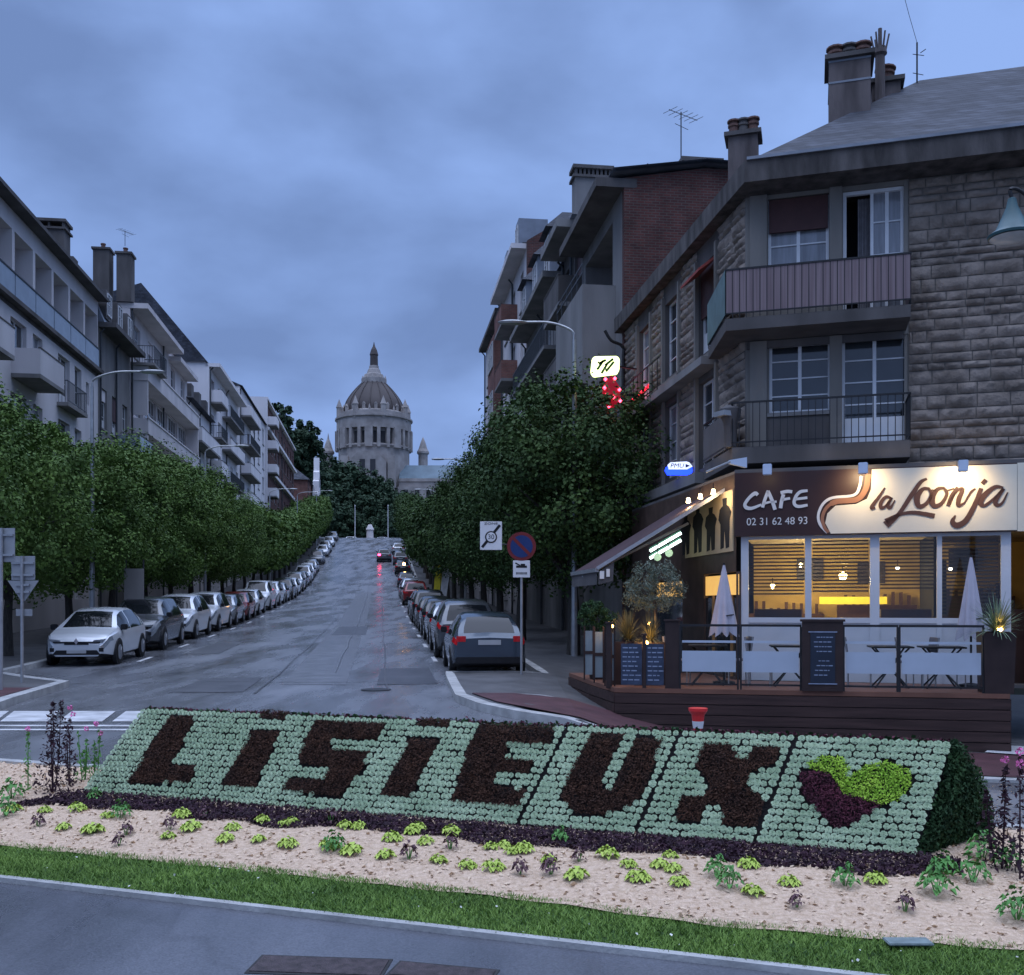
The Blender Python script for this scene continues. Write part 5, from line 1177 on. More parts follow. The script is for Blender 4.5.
# balconies with a canted left return
def pt(M, x, y): v = M @ Vector((x, y, 0)); return (v.x, v.y)
def poly_balc(pts, z0, z1, rail, h, m, label=None):
    n = len(pts); b = MB(); b.add([(x, y, z0) for x, y in pts]+[(x, y, z1) for x, y in pts], [tuple(range(n)), tuple(range(n, 2*n))]+[(i, (i+1) % n, n+(i+1) % n, n+i) for i in range(n)])
    o = b.build('balcony', M_dirty, cafe); r = MB(); c = MB(); lines = pts[1:-1] if rail != 'all' else pts
    for i in range(n-1):
        a = Vector((*pts[i], 0)); e = Vector((*pts[i+1], 0)); d = (e-a); L = d.length
        off = Vector((0, 0, 0))
        if L < .05: continue
        r.obox(a+Vector((0, 0, z1+h)), e+Vector((0, 0, z1+h)), .035, .035); r.obox(a+Vector((0, 0, z1+.1)), e+Vector((0, 0, z1+.1)), .025, .025)
        k_ = max(1, int(L/.13))
        for k in range(k_+1): p = a+d*k/k_; r.obox(p+Vector((0, 0, z1)), p+Vector((0, 0, z1+h)), .016, .016)
        if m: c.obox(a+Vector((0, 0, z1+h/2+.04)), e+Vector((0, 0, z1+h/2+.04)), .012, h-.12)
    r.build('railing', M_dark, o)
    if m: c.build('screen', m, o)
    return o
M_reed = mat('mauve_striped_canvas', (.15, .11, .115), .9, .3, 9, col2=(.24, .185, .19), stretch=(2.2, 2.2, .05))
M_green = mat('green_plastic_sheet', (.1, .16, .15), .5, .2, 3)
s23 = SLN-1.5
P_ = [(3.15, 0.), (3.15, -1.), (-.32, -1.), pt(M2, s23, -.3), pt(M2, s23, 0.)]
o = poly_balc(P_, 7.22, 7.46, 'r', .98, M_reed, None); 
b = MB(); a_ = Vector((*P_[2], 0)); e_ = Vector((*P_[3], 0)); nn_ = Vector((-(e_-a_).y, (e_-a_).x, 0)).normalized()*-.02
nn_ = -nn_ if (nn_.x > 0) else nn_
b.obox(a_+nn_+Vector((0, 0, 7.98)), e_+nn_+Vector((0, 0, 7.98)), .008, .9); b.build('screen', M_green, o)
P_ = [(3.15, 0.), (3.15, -.9), (-.2, -.9), pt(M2, s23-.3, -.3), pt(M2, s23-.3, 0.)]
o = poly_balc(P_, 4.55, 4.88, 'r', .9, None)
b = MB(); a_ = Vector((*P_[2], 0)); e_ = Vector((*P_[3], 0)); b.obox(a_+Vector((0, 0, 5.3)), e_+Vector((0, 0, 5.3)), .02, .75); b.build('screen', M_darkr, o)
b = MB(M2); b.box(.3, SLN-1.7, -.4, -.002, 7.16, 7.34); b.box(.3, SLN-2., -.45, -.002, 4.5, 4.75); b.build('ledge', M_conc, cafe)
r_ = MB(M2)
for z0_, xa, xb in ((7.34, .4, 5.2),):
    r_.box(xa, xb, -.39, -.36, z0_+.85, z0_+.88); r_.box(xa, xb, -.39, -.36, z0_+.1, z0_+.12)
    for k in range(int((xb-xa)/.5)+1): x = xa+k*.5; r_.box(x, x+.02, -.39, -.37, z0_, z0_+.86)
r_.build('side_railing', M_dark, cafe)
# a shrouded thing on the lower balcony
root = empty('balcony_planter', tuple(RW_ @ Vector((-.25, -.75, 4.9))), .5, 'small draped grill standing at the left end of the lower balcony', 'grill'); m = MB(); m.lathe([(.12, 0), (.14, .5), (.2, .62), (.22, .78), (.1, .86)], n=12); m.build('cover', M_darkr, root, smooth=True); m = MB(); m.box(-.3, .05, -.16, .16, .62, .72); m.build('tray', M_metal, root)
# eaves and roof
def offp(s, y): return pt(M2, SLN-s, max(y, -.3))
ov = .8
# corner of the two eave lines
c2 = offp(0, -ov); e2 = offp(SLN+.3, -ov)
dx = (Vector(e2)-Vector(c2)); t_ = (-ov-c2[1])/dx[1]; cor = (c2[0]+dx[0]*t_, -ov)
ze0, ze1 = 10.25, 10.68
far = offp(SLN+.3, -ov); farin = offp(SLN+.3, 8.5)
pl_ = [cor, (L2+.5, -ov), (L2+.5, 10.), (5., 10.), farin, far]
b = MB(); n = len(pl_); b.add([(x, y, ze0) for x, y in pl_]+[(x, y, ze1) for x, y in pl_], [tuple(range(n)), tuple(range(n, 2*n))]+[(i, (i+1) % n, n+(i+1) % n, n+i) for i in range(n)]); b.build('eave', mat('stained_concrete', (.08, .072, .068), .92, .55, 2.2, .5, 25, stretch=(1.5, 1.5, .4), detail=9), cafe)
def pin(px, py, Y): return RI @ at(px, py, Y)
A_ = Vector((3.84, 4.5, 14.4)); zr = ze1+.01
Bk = M2 @ Vector((0, 0, 0)); ridge_far = Vector((*offp(SLN+.3, 4.6), 14.4))
b = MB(); Rr_ = Vector((L2+.5, 4.5, 14.35))
vs = [(cor[0]+.05, cor[1]+.05, zr), (L2+.5, -ov+.05, zr), tuple(Rr_), tuple(A_), (far[0], far[1], zr), tuple(ridge_far), (L2+.5, 10, zr), (5., 10., zr), (farin[0], farin[1], zr)]
b.add(vs, [(0,1,2,3), (0,3,5,4), (2,6,7,3), (3,7,8,5), (4,5,8)]); b.build('roof', M_slate, cafe)
b = MB(); b.obox((cor[0]+.05, cor[1]-.0, zr+.02), (L2+.5, -ov, zr+.02), .1, .06); b.build('gutter', M_zinc, cafe)
def chim(px0, px1, ytop, Y, dep, pots, m, name='chimney', zb=10.5, pw=.13):
    a = pin(px0, ytop, Y); e = pin(px1, ytop, Y); wd = abs(e.x-a.x); x0 = a.x; y0 = a.y
    z1 = a.z; b = MB(); b.box(x0, x0+wd, y0, y0+dep, zb, z1-.1); o = b.build('chimney', m, cafe)
    b = MB(); b.box(x0-.09, x0+wd+.09, y0-.09, y0+dep+.09, z1-.1, z1); b.build('chimney_cap', M_dirty, o)
    for k in range(pots):
        c = (x0+wd*(k+.5)/pots, y0+dep*.5, z1); b = MB(); b.lathe([(pw, 0), (pw*.9, .22), (pw*1.1, .24), (pw*1.1, .29), (pw*.85, .29), (pw*.85, .34), (pw*1.25, .36), (pw*1.2, .4)], c, 12); b.build('chimney_pot', M_dirty if k % 2 else M_pot, o)
    return o, x0, y0, wd, z1
M_chm = mat('stained_brown_render', (.12, .1, .095), .92, .45, 1.8, .4, 20, stretch=(1.5, 1.5, .35), detail=9)
o, x0, y0, wd, z1 = chim(829, 870, 56, 22.6, .95, 3, M_chm, pw=.17)
for zz_ in (z1-.14, z1-.62): b = MB(); b.box(x0-.012, x0+wd+.012, y0-.012, y0+.97, zz_-.025, zz_+.02); b.build('lead_band', M_zinc, o)
chim(872, 900, 80, 23.6, .7, 1, M_chm, pw=.2)
chim(728, 758, 133, 24.3, .55, 3, M_chm, pw=.13)
p = pin(880, 80, 23.4); m = MB(); m.lathe([(.12, -1), (.11, .55), (.16, .6), (.14, .75)], tuple(p), 12); m.V = [tuple(v) for v in m.V]
for k in range(6): t = k*math.pi/3; m.tube([(p.x+.13*math.cos(t), p.y+.13*math.sin(t), p.z+.7), (p.x+.2*math.cos(t), p.y+.2*math.sin(t), p.z+1.05)], .02, 4)
m.tube([(p.x, p.y, p.z+.7), (p.x, p.y, p.z+1.2)], .05, 6); m.build('flue', M_chm, cafe)
p = at(917, 80, 24.); root = empty('tv_antenna', p, .3, 'aerial with a long whip on the ridge of the slate roof', 'antenna'); m = MB(); m.tube([(0, 0, -.3), (0, 0, .9)], .02, 5); m.tube([(0, 0, .9), (-.22, 0, 1.5), (-.42, 0, 2.1)], .008, 4); m.build('mast', M_dark, root); m = MB(); m.tube([(-.12, 0, .6), (.2, 0, .62)], .01, 4); m.tube([(-.12, 0, .15), (.18, 0, .15)], .01, 4); m.tube([(.15, -.12, .7), (.2, .12, .75)], .012, 4); m.build('aerial', M_dark, root)
m = MB(M2); m.tube(catmull([(.15, -.7, 10.2), (.15, -.5, 9.9), (.12, -.12, 9.7), (.12, -.12, 9.), (.12, -.12, 4.5)], 4), .05, 8); m.build('downpipe', M_dark, cafe)

# ---------------------------------------------------------------- glazed cafe front
VY = -1.7; vf = plane(None, VY)
M_brown = mat('sign_brown', (.045, .022, .02), .45, .12, 2); M_cream = mat('sign_cream', (.72, .66, .52), .5, .05, 2); M_scr = mat('sign_writing_white', (.7, .68, .64), .5, .04); M_lb = mat('sign_light_brown', (.3, .14, .08), .5, .08); M_db = mat('sign_dark_brown', (.09, .045, .035), .5, .08)
glass = glassmat('cafe_glass', (.85, .88, .9), .025)
xl, xr = vf(735, 500)[0], vf(1016, 500)[0]; zsb, zst = 3.02, 4.24
b = MB(); b.box(xl, xr, VY-.12, VY, zsb, zst); sg = b.build('cafe_sign', M_brown, cafe)
vs_ = plane(None, VY-.125)
SP = lambda pts: [vs_(*p) for p in pts]
z2 = lambda x, y: (730+x/6.827, 460+y/6.827)
z3 = lambda x, y: (870+x/6.65, 460+y/6.65)
cr_ = SP([z2(968, 92), z2(962, 200), z2(935, 265), z2(860, 300), z2(720, 312), z2(665, 365), z2(650, 430), z2(688, 492), z3(960, 452), z3(958, 48)])
cr_[0] = (cr_[0][0], zst-.02); cr_[7] = (cr_[7][0], zsb+.02); cr_[8] = (xr-.005, zsb+.02); cr_[9] = (xr-.005, zst-.02)
b = MB(); b.prism(cr_, VY-.128, VY-.1201); b.build('cream_panel', M_cream, sg)
b = MB(); b.box(xr+.002, xr+.9, VY-.12, VY, zsb, zst); b.build('cafe_sign', M_cream, cafe)
b = MB(); b.ribbon(catmull(SP([z2(895, 110), z2(885, 180), z2(845, 240), z2(700, 258), z2(635, 300), z2(603, 375), z2(615, 440), z2(665, 496)]), 5), .05, VY-.134, VY-.1205); b.build('white_swoosh', M_scr, sg)
b = MB(); b.ribbon(catmull(SP([z2(945, 95), z2(925, 200), z2(865, 270), z2(730, 283), z2(660, 325), z2(630, 395), z2(645, 460), z2(672, 495)]), 5), [.1]*18+[.06]*18, VY-.137, VY-.1285); b.build('brown_swoosh', M_lb, sg)
b = MB()
def st(pts, w, f=z2, y0=VY-.15, m=None):
    ws = w if isinstance(w, (list, tuple)) else None; c = catmull(SP([f(*p) for p in pts]), 4)
    W = [np.interp(i/(len(c)-1), np.linspace(0, 1, len(ws)), ws) for i in range(len(c))] if ws else w
    W = [x*(1.4 if f is z3 else 1.2) for x in (W if ws else [w]*len(c))]
    (m or b).ribbon(c, W, y0, VY-.1205-random.random()*.0005)
st([(190,240),(172,228),(135,255),(103,300),(112,325),(150,330),(215,305)], [.05,.06,.05,.05,.06,.05,.035])
b.build('cafe_letter', M_scr, sg); b = MB()
st([(262,210),(240,265),(222,325)], .05); st([(258,212),(285,270),(308,340)], .055); st([(228,300),(270,288),(318,285)], .035)
b.build('cafe_letter', M_scr, sg); b = MB()
st([(365,235),(352,285),(345,330)], .055); st([(345,225),(390,215),(425,218)], .05); st([(355,272),(410,262)], .04)
b.build('cafe_letter', M_scr, sg); b = MB()
st([(530,210),(480,218),(450,250),(438,295),(465,318),(530,308)], [.04,.05,.05,.05,.05,.04]); st([(448,268),(528,258)], .04)
b.build('cafe_letter', M_scr, sg)
q = vs_(777, 521.5); text_mesh('02 31 62 48 93', .2, M_scr, sg, (q[0], VY-.125, q[1]), (R(90), 0, 0), 'phone_number', scale=(.93, 1, 1), depth=.003)
b = MB(); w3 = dict(f=z3, y0=VY-.142)
st([(98,185),(60,245),(15,305),(12,322),(35,318)], [.02,.04,.05,.04,.02], **w3)
b.build('name_letter', M_db, sg); b = MB()
st([(140,255),(105,245),(72,285),(75,318),(105,305),(145,250)], [.03,.04,.05,.05,.03,.03], **w3); st([(145,250),(118,300),(135,318),(165,268)], [.03,.05,.04,.015], **w3)
b.build('name_letter', M_db, sg); b = MB()
st([(378,125),(335,150),(275,235),(190,360),(105,432)], [.03,.05,.06,.05,.1], **w3); st([(108,412),(200,362),(300,350),(430,372)], [.09,.04,.05,.06], **w3)
b.build('name_letter', M_db, sg); b = MB()
st([(395,190),(350,195),(312,250),(325,308),(375,290),(408,230),(390,188)], [.03,.05,.08,.06,.05,.04,.03], **w3)
st([(495,185),(450,195),(412,250),(425,305),(475,290),(512,225),(490,185)], [.03,.05,.08,.06,.05,.04,.03], **w3); st([(408,200),(440,205)], .02, **w3); st([(510,205),(560,190)], .02, **w3)
st([(580,180),(545,240),(520,305)], [.03,.06,.05], **w3); st([(525,285),(580,205),(615,195),(590,260),(590,302),(630,285)], [.02,.03,.05,.06,.05,.02], **w3)
st([(628,285),(670,215),(700,190)], [.02,.03,.02], **w3); st([(738,188),(700,290),(640,400),(580,435),(548,410),(568,368)], [.05,.06,.07,.08,.06,.02], **w3); st([(770,132),(745,158)], .05, **w3)
st([(885,185),(830,180),(760,235),(735,285),(765,302),(830,250),(888,190)], [.03,.05,.07,.07,.04,.03,.03], **w3); st([(888,190),(835,270),(845,300),(880,285),(915,215)], [.04,.06,.05,.03,.015], **w3)
b.build('name_letter', M_db, sg)
b = MB(); b.box(xl, xr+.9, VY-.1, 0, zst+.002, zst+.07); b.build('canopy_roof', M_darkr, cafe)
# frames, glass and panel
M_fr = mat('pale_blue_white_frame', (.55, .57, .6), .45, .05, 2)
xs_ = [vf(p, 580)[0] for p in (741, 748.5, 805, 811.5, 870, 879.5, 937, 942, 1001, 1011)]
b = MB()
for i in range(0, 10, 2): b.box(xs_[i], xs_[i+1], VY, VY+.09, .25, zsb)
b.box(xs_[0], xs_[9], VY+.012, VY+.08, zsb-.06, zsb+.0); b.box(xs_[0], xs_[9], VY+.01, VY+.082, 1.36, 1.46); b.build('shop_front_frame', M_fr, cafe)
for i in range(4):
    a, e = xs_[2*i+1], xs_[2*i+2]; b = MB(); b.box(a, e, VY+.04, VY+.046, 1.46, zsb-.06); b.build('glass_pane', glass, cafe)
    b = MB(); b.box(a, e, VY+.03, VY+.06, .25, 1.36); b.build('lower_panel', M_fr, cafe)
    b = MB(); z = (1.9, 1.95, 2.0, 1.5)[i]
    while z < zsb-.1: b.box(a+.02, e-.02, VY+.15, VY+.175, z, z+.03); z += .068
    b.build('venetian_blind', mat('blind_slat', (.07, .045, .025), .6, .1), cafe)
b = MB(); b.box(xr+.2, xr+.9, VY+.02, VY+.1, .25, zsb); b.build('right_panel', M_fr, cafe)
# side of the glazed front
V0 = RW_ @ Vector((xl, VY, 0)); M3 = RI @ Matrix.Translation(V0+dS*8.) @ Matrix.Rotation(ANG+math.pi, 4, 'Z'); v3 = plane(M3, 0.)
M_warmw = mat('warm_cream_wall', (.5, .4, .25), .8, .12, 2)
rr = rect(v3, 703, 500, 732, 544); r2 = rect(v3, 690, 505, 700, 560)
b = MB(M3); so_ = [(v3(700, 580)[0]+.25, v3(738, 580)[0]-.1, .3, 2.35), (2.2, 4.6, .3, 2.3)]
wall_open(b, 0, 8., 0., zst, so_, .0, .1); b.build('side_front', mat('dark_wood_front', (.07, .045, .035), .6, .3, 3), cafe)
b = MB(M3); b.box(4.9, 7.95, -.03, -.002, 2.75, 3.95); b.build('poster_board', M_warmw, cafe)
def figure(b, cx, h, z):
    W=2.4
    b.prism([((q[0]-cx)*W+cx, q[1]) for q in [(cx-.1, z), (cx-.02, z+.02), (cx, z+h*.4), (cx+.03, z), (cx+.11, z+.02), (cx+.12, z+h*.55), (cx+.16, z+h*.7), (cx+.1, z+h*.82), (cx+.05, z+h*.86), (cx+.06, z+h), (cx-.05, z+h), (cx-.04, z+h*.86), (cx-.12, z+h*.8), (cx-.15, z+h*.6), (cx-.1, z+h*.5)]], -.036, -.031)
b = MB(M3); [figure(b, 7.5-k*.85, 1.0-.1*(k % 2), 2.82) for k in range(4)]; b.build('poster_silhouettes', M_inner, cafe)
b = MB(M3); b.box(so_[0][0], so_[0][1], .04, .06, 1.9, 2.3); b.box(so_[1][0], so_[1][1], .04, .06, 1.9, 2.25); b.build('lit_transom', mat('lit_transom', (.6, .4, .12), .6, .2, 3, emit=(1, .55, .14), es=.55), cafe)
b = MB(M3); b.box(so_[0][0], so_[0][1], .05, .07, .3, 1.85); b.box(so_[1][0], so_[1][1], .05, .07, .3, 1.85); b.build('door_glass', M_win, cafe)
b = MB(M3); b.box(so_[0][0]+.5, so_[0][0]+.56, .01, .05, .3, 1.9); b.box(so_[0][1]-.35, so_[0][1]-.3, .01, .05, .3, 1.9); b.build('door_frame', mat('warm_timber', (.35, .2, .08), .5, .2, 5), cafe)
b = MB(M3); b.box(0, 8, 0, .9, zst+.002, zst+.06); b.build('side_canopy_roof', M_darkr, cafe)
# interior
b = MB(); b.box(xl+.1, 6.2, 3., 3.1, .25, 3.2); b.box(6.1, 6.2, VY+.3, 3., .25, 3.2); b.build('interior_wall', mat('interior_brown_wall', (.5, .36, .14), .8, .25, 1.2), cafe)
b = MB(); b.box(xl+.1, 6.2, VY+.1, 3., 3.1, 3.2); b.build('ceiling', mat('ceiling', (.4, .34, .25), .8), cafe); b = MB(); b.box(xl+.1, 6.2, VY+.1, 3., .2, .26); b.build('floor', M_darkr, cafe)
b = MB(); b.box(1.6, 3.4, .6, 1.1, .26, 1.35); b.build('bar_counter', M_db, cafe)
b = MB(); b.box(1.5, 2.9, 1.6, 1.65, 1.72, 1.88); b.build('yellow_lit_shelf', mat('yellow_shelf', (.7, .5, .05), .6, .2, 3, emit=(1, .72, .05), es=.6), cafe)
g = random.Random(2)
for k in range(3):
    b = MB(); b.box(-.1+k*2., 1.6+k*2., 2.6, 2.98, .26, 1.5+.2*k)
    for j in range(9): x = k*2.+.05+j*.17; hh = g.uniform(.12, .3); b.box(x, x+.07, 2.7, 2.78, 1.5+.2*k, 1.5+.2*k+hh)
    b.build('back_shelf', M_db, cafe)
for x in (.25, 2.6, 4.6): b = MB(); b.box(x, x+.9, -1.2, -.75, .26, 1.62); b.box(x+.05, x+.85, -.75, -.3, .26, .72); b.build('bench_seat', mat('bench_leather', (.05, .025, .02), .5, .2, 4), cafe)
for x, z in ((1.0, 2.3), (2.35, 2.2), (4.3, 2.45)): b = MB(); b.box(x, x+.6, 2.94, 2.99, z, z+.5); b.build('wall_picture', mat('picture_dark', (.05, .04, .05), .4, .5, 8), cafe)
b = MB(); b.box(3.6, 3.7, -.6, 2., .26, 3.1); b.box(3.7, 3.95, .4, .45, 1.5, 2.6); b.build('partition', M_inner, cafe)
def bulb(x, y, z, r, c, es, name, label, watt=0, col=(1, .7, .3)):
    w_ = RW_ @ Vector((x, y, z)); root = empty(name, w_, 0, label, 'lamp'); m = MB(); m.lathe([(.01, -r), (r*.75, -r*.65), (r, 0), (r*.75, r*.65), (.01, r)], n=14); m.build('bulb', mat('glow_%s_%g' % (name, es), (.8, .7, .5), emit=c, es=es), root, smooth=True)
    m = MB(); m.tube([(0, 0, r), (0, 0, r+.12)], .01, 5); m.build('fitting', M_dark, root)
    if watt:
        l = bpy.data.lights.new('lamp_light', 'POINT'); l.energy = watt; l.color = col; l.shadow_soft_size = r*1.2; o = bpy.data.objects.new('lamp_light', l); C.objects.link(o); o.parent = root; o.location = (0, 0, -r*1.4)
    return root
bulb(1.95, .1, 2.3, .085, (1, .75, .35), 9, 'pendant_lamp', 'glowing pendant lamp behind the second cafe window', 95)
bulb(.55, .2, 2.1, .05, (1, .75, .35), 7, 'wall_lamp', 'small warm lamp behind the leftmost cafe window', 60)
bulb(3.1, 1.4, 2.5, .04, (1, .85, .6), 8, 'pendant_lamp', 'small bright lamp seen through the third cafe window', 14); bulb(3.9, -.6, 2.4, .035, (1, .9, .75), 10, 'ceiling_spot', 'bright spot lamp in the third cafe window near its right side', 8)
bulb(1.1, 1.8, 2.6, .045, (1, .7, .3), 6, 'pendant_lamp', 'dim warm lamp deep inside behind the leftmost cafe window', 45)
# flood lamps over the sign
for k, (px, py, W_) in enumerate(((769, 480, .6), (861, 479, 11), (957, 477, 14))):
    q = vf(px, py); w_ = RW_ @ Vector((q[0], VY-.75, q[1]+.1))
    root = empty('sign_floodlight', w_, TH, ['unlit looking pale floodlight above the word cafe', 'lit floodlight above the swoosh of the cafe sign', 'lit floodlight above the right half of the cafe sign'][k], 'floodlight', 'floodlights over the cafe sign')
    m = MB(); m.box(-.08, .08, -.08, .05, -.1, .1); m.build('housing', mat('floodlight_housing', (.5, .58, .7), .4, .05), root, bevel=.01); m = MB(); m.box(-.012, .012, .05, .7, .06, .085); m.build('bracket', M_metal, root)
    l = bpy.data.lights.new('flood_beam', 'SPOT'); l.energy = W_*3.2; l.color = (1, .74, .42); l.spot_size = R(135); l.spot_blend = .9; l.shadow_soft_size = .06; o = bpy.data.objects.new('flood_beam', l); C.objects.link(o); o.parent = root; o.location = (0, .1, -.02); o.rotation_euler = (R(62), 0, 0)
w_ = RW_ @ Vector((xl+.12, VY-.5, zst+.16)); root = empty('sign_floodlight', w_, TH+.6, 'pale floodlight on a long arm at the left corner of the sign', 'floodlight', 'floodlights over the cafe sign')
m = MB(); m.add([(-.2,0,-.04),(.16,0,-.1),(.16,0,.1),(-.2,0,.03),(-.2,.06,-.04),(.16,.08,-.1),(.16,.08,.1),(-.2,.06,.03)], [(0,1,2,3),(4,7,6,5),(0,4,5,1),(1,5,6,2),(2,6,7,3),(3,7,4,0)]); m.build('housing', mat('floodlight_housing', (.5, .58, .7)), root); m = MB(); m.tube([(-.2, 0, 0), (-.65, .1, -.2)], .02, 5); m.build('bracket', M_metal, root)
# poster spots
for k in range(3):
    w_ = RW_ @ (M3 @ Vector((7.75-k*.8, -.35, 3.92))); root = empty('poster_spot', w_, 0, ['nearest', 'middle', 'farthest'][k]+' small warm spot lighting the side posters', 'lamp', 'warm spots above the side posters')
    m = MB(); m.lathe([(.03, .05), (.05, -.05), (.01, -.06)], n=10); m.build('bulb', mat('spot_glow', (.8, .7, .5), emit=(1, .75, .4), es=10), root); m = MB(); m.tube([(0, 0, .04), (0, 0, .16)], .012, 5); m.build('fitting', M_dark, root)
    l = bpy.data.lights.new('lamp_light', 'POINT'); l.energy = 11; l.color = (1, .68, .34); l.shadow_soft_size = .05; o = bpy.data.objects.new('lamp_light', l); C.objects.link(o); o.parent = root; o.location = (0, 0, -.12)

# ---------------------------------------------------------------- awning on the street side
a0 = at(732, 487, 20.0); a1 = at(597, 570, 20.5); LEN = 2.7
aw = empty('awning', (a0.x, a0.y, 0), 0, 'long dark red brown awning sloping from the cafe over its street side terrace', 'awning')
inn = [Vector((a0.x, a0.y, a0.z))-Vector((a0.x, a0.y, 0)), Vector((a1.x-a0.x, a1.y-a0.y, a1.z))]
b = MB(); v = [inn[0], inn[1], inn[1]+dS*LEN, inn[0]+dS*LEN]; b.add(v+[p+Vector((0, 0, .02)) for p in v], [(3,2,1,0),(4,5,6,7),(0,1,5,4),(1,2,6,5),(2,3,7,6),(3,0,4,7)]); b.build('canvas', mat('awning_canvas', (.06, .035, .04), .8, .2, 2), aw)
b = MB(); b.obox(inn[0]+Vector((0, -.02, .03)), inn[1]+Vector((0, -.02, .03)), .05, .07); b.obox(inn[1]+Vector((0, 0, .0)), inn[1]+dS*LEN, .07, .08); b.obox(inn[0]*.85+inn[1]*.15+dS*1.5-Vector((0, 0, .35)), inn[1]+dS*1.5-Vector((0, 0, .1)), .05, .05); b.build('frame', M_metal, aw)
b = MB(); e = inn[1]; b.add([e-Vector((0, 0, .04)), e+dS*LEN-Vector((0, 0, .04)), e+dS*LEN-Vector((0, 0, .3)), e-Vector((0, 0, .3))], [(0,1,2,3)]); b.add([e+Vector((.03, 0, -.04)), e+(inn[0]-inn[1])*.13+Vector((0, 0, -.05)), e+(inn[0]-inn[1])*.12+Vector((0, 0, -.42)), e+Vector((.03, 0, -.3))], [(0,1,2,3)]); b.build('valance', M_darkr, aw)
b = MB()
for k in range(2): p = e+(inn[0]-inn[1])*(.035+.05*k)+Vector((0, -.02, -.16-.04*k)); b.box(p.x-.04, p.x+.05-.02*k, p.y-.012, p.y, p.z-.08, p.z+.08)
b.build('valance_print', M_scr, aw)
for k, off in enumerate((0, .2)):
    p0 = at(650, 551+off*36, 21.6); p1 = at(681, 533+off*36, 21.6)
    root = empty('tube_light', p0, 0, ('upper' if k == 0 else 'lower')+' bright white fluorescent tube hanging under the awning', 'lamp', 'fluorescent tubes under the awning'); m = MB(); m.tube([(0, 0, 0), tuple(p1-p0)], .03, 8); m.build('tube', mat('white_tube', (.8, .9, .9), emit=(.8, 1, .95), es=4), root); m = MB(); m.obox((0, .08, .05), tuple(p1-p0+Vector((0, .08, .05))), .1, .05); m.build('housing', mat('green_housing', (.05, .14, .1), .6), root)
for k, (px, py) in enumerate(((657.5, 557), (669, 553))):
    p = at(px, py, 21.3); root = empty('globe_lamp', p, 0, ('left' if k == 0 else 'right')+' pale greenish globe lamp below the fluorescent tubes', 'lamp', 'globe lamps'); m = MB(); m.lathe([(.01, -.085), (.06, -.06), (.085, 0), (.06, .06), (.01, .085)], n=14); m.build('globe', mat('green_globe', (.5, .7, .5), emit=(.6, .9, .6), es=.5), root, smooth=True); m = MB(); m.tube([(0, 0, .08), (0, 0, .3)], .012, 5); m.build('fitting', M_dark, root)

# ---------------------------------------------------------------- illuminated signs on the side wall
p = at(678.5, 468, 24.2); root = empty('lottery_sign', p, 0, 'blue and white illuminated oval sign reading PMU projecting from the side wall', 'sign')
m = MB(); m.prism([(-.27,-.17),(.27,-.17),(.33,-.1),(.33,-.0),(.27,.02),(-.3,.02),(-.33,-.06)], -.05, .05); m.build('blue_box', mat('blue_glow', (.02, .04, .5), emit=(.01, .04, 1), es=3), root)
m = MB(); m.prism([(-.25,-.04),(.2,-.04),(.33,.03),(.25,.13),(.18,.15),(-.2,.13),(-.26,.08)], -.06, .04); m.build('white_panel', mat('white_glow', (.7, .75, .9), emit=(.65, .75, 1), es=.85), root)
text_mesh('PMU', .15, mat('sign_blue_ink', (.01, .02, .2), .5), root, (-.05, -.064, .045), (R(90), 0, 0), shear=.2, scale=(1.1, 1, 1))
m = MB(); m.prism([(.16,-.0),(.27,.045),(.16,.09)], -.064, -.0605); m.build('arrow', mat('sign_blue_ink', (.01, .02, .2)), root); m = MB(); m.obox((.3, 0, 0), (.75, .1, 0), .04, .04); m.build('bracket', M_dark, root)
p = at(605, 366.5, 27.5); root = empty('neon_sign', p, 0, 'pale yellow and green neon sign above the big tree', 'sign')
m = MB(); m.prism([(-.4,-.18),(-.36,.2),(-.3,.27),(.33,.28),(.4,.2),(.39,-.1),(.33,-.22),(-.1,-.27),(-.32,-.3)], -.05, .05); m.build('panel', mat('lime_glow', (.6, .7, .3), emit=(.85, 1, .4), es=2.2), root, bevel=.02)
m = MB()
for pts in ([(-.22,-.1),(-.05,.15)], [(-.18,.06),(.02,.17)], [(.02,-.15),(.24,.12)], [(.0,.02),(.22,.2)], [(-.1,-.2),(.05,.05)]): m.ribbon(pts, .065, -.062, -.052)
m.build('leaf_emblem', mat('emblem_green', (.03, .12, .02), .6), root); m = MB(); m.obox((.4, 0, 0), (.9, .3, 0), .04, .04); m.build('bracket', M_dark, root)
p = at(611, 394, 27.); root = empty('neon_sign', p, 0, 'red carrot shaped neon sign below the yellow green one', 'sign')
m = MB(); m.prism([(0,-.5),(-.25,-.1),(-.22,.2),(0,.5),(.22,.2),(.25,-.1)], -.06, .06); m.build('body', mat('red_body', (.15, .01, .02), .5, emit=(1, .01, .04), es=.12), root)
for k, (a, e) in enumerate(((-.13, .38), (.08, .4), (.18, .1), (-.12, -.05), (.2, -.2), (-.05, -.35), (.05, -.1), (-.15, .15))): m = MB(); m.lathe([(.01, -.05), (.05, 0), (.01, .05)], (a*1.2, -.08, e), 8); m.build('neon_dot', mat('red_glow', (.8, .02, .05), emit=(1, .04, .08), es=9), root)
m = MB(); m.obox((.25, 0, 0), (.8, .3, 0), .04, .04); m.build('bracket', M_dark, root)
p = at(632, 401, 29.5); p2 = at(650, 385, 28.2); root = empty('neon_sign', p, 0, 'two short red neon strips on the edge of the side balcony', 'sign'); d = p2-p
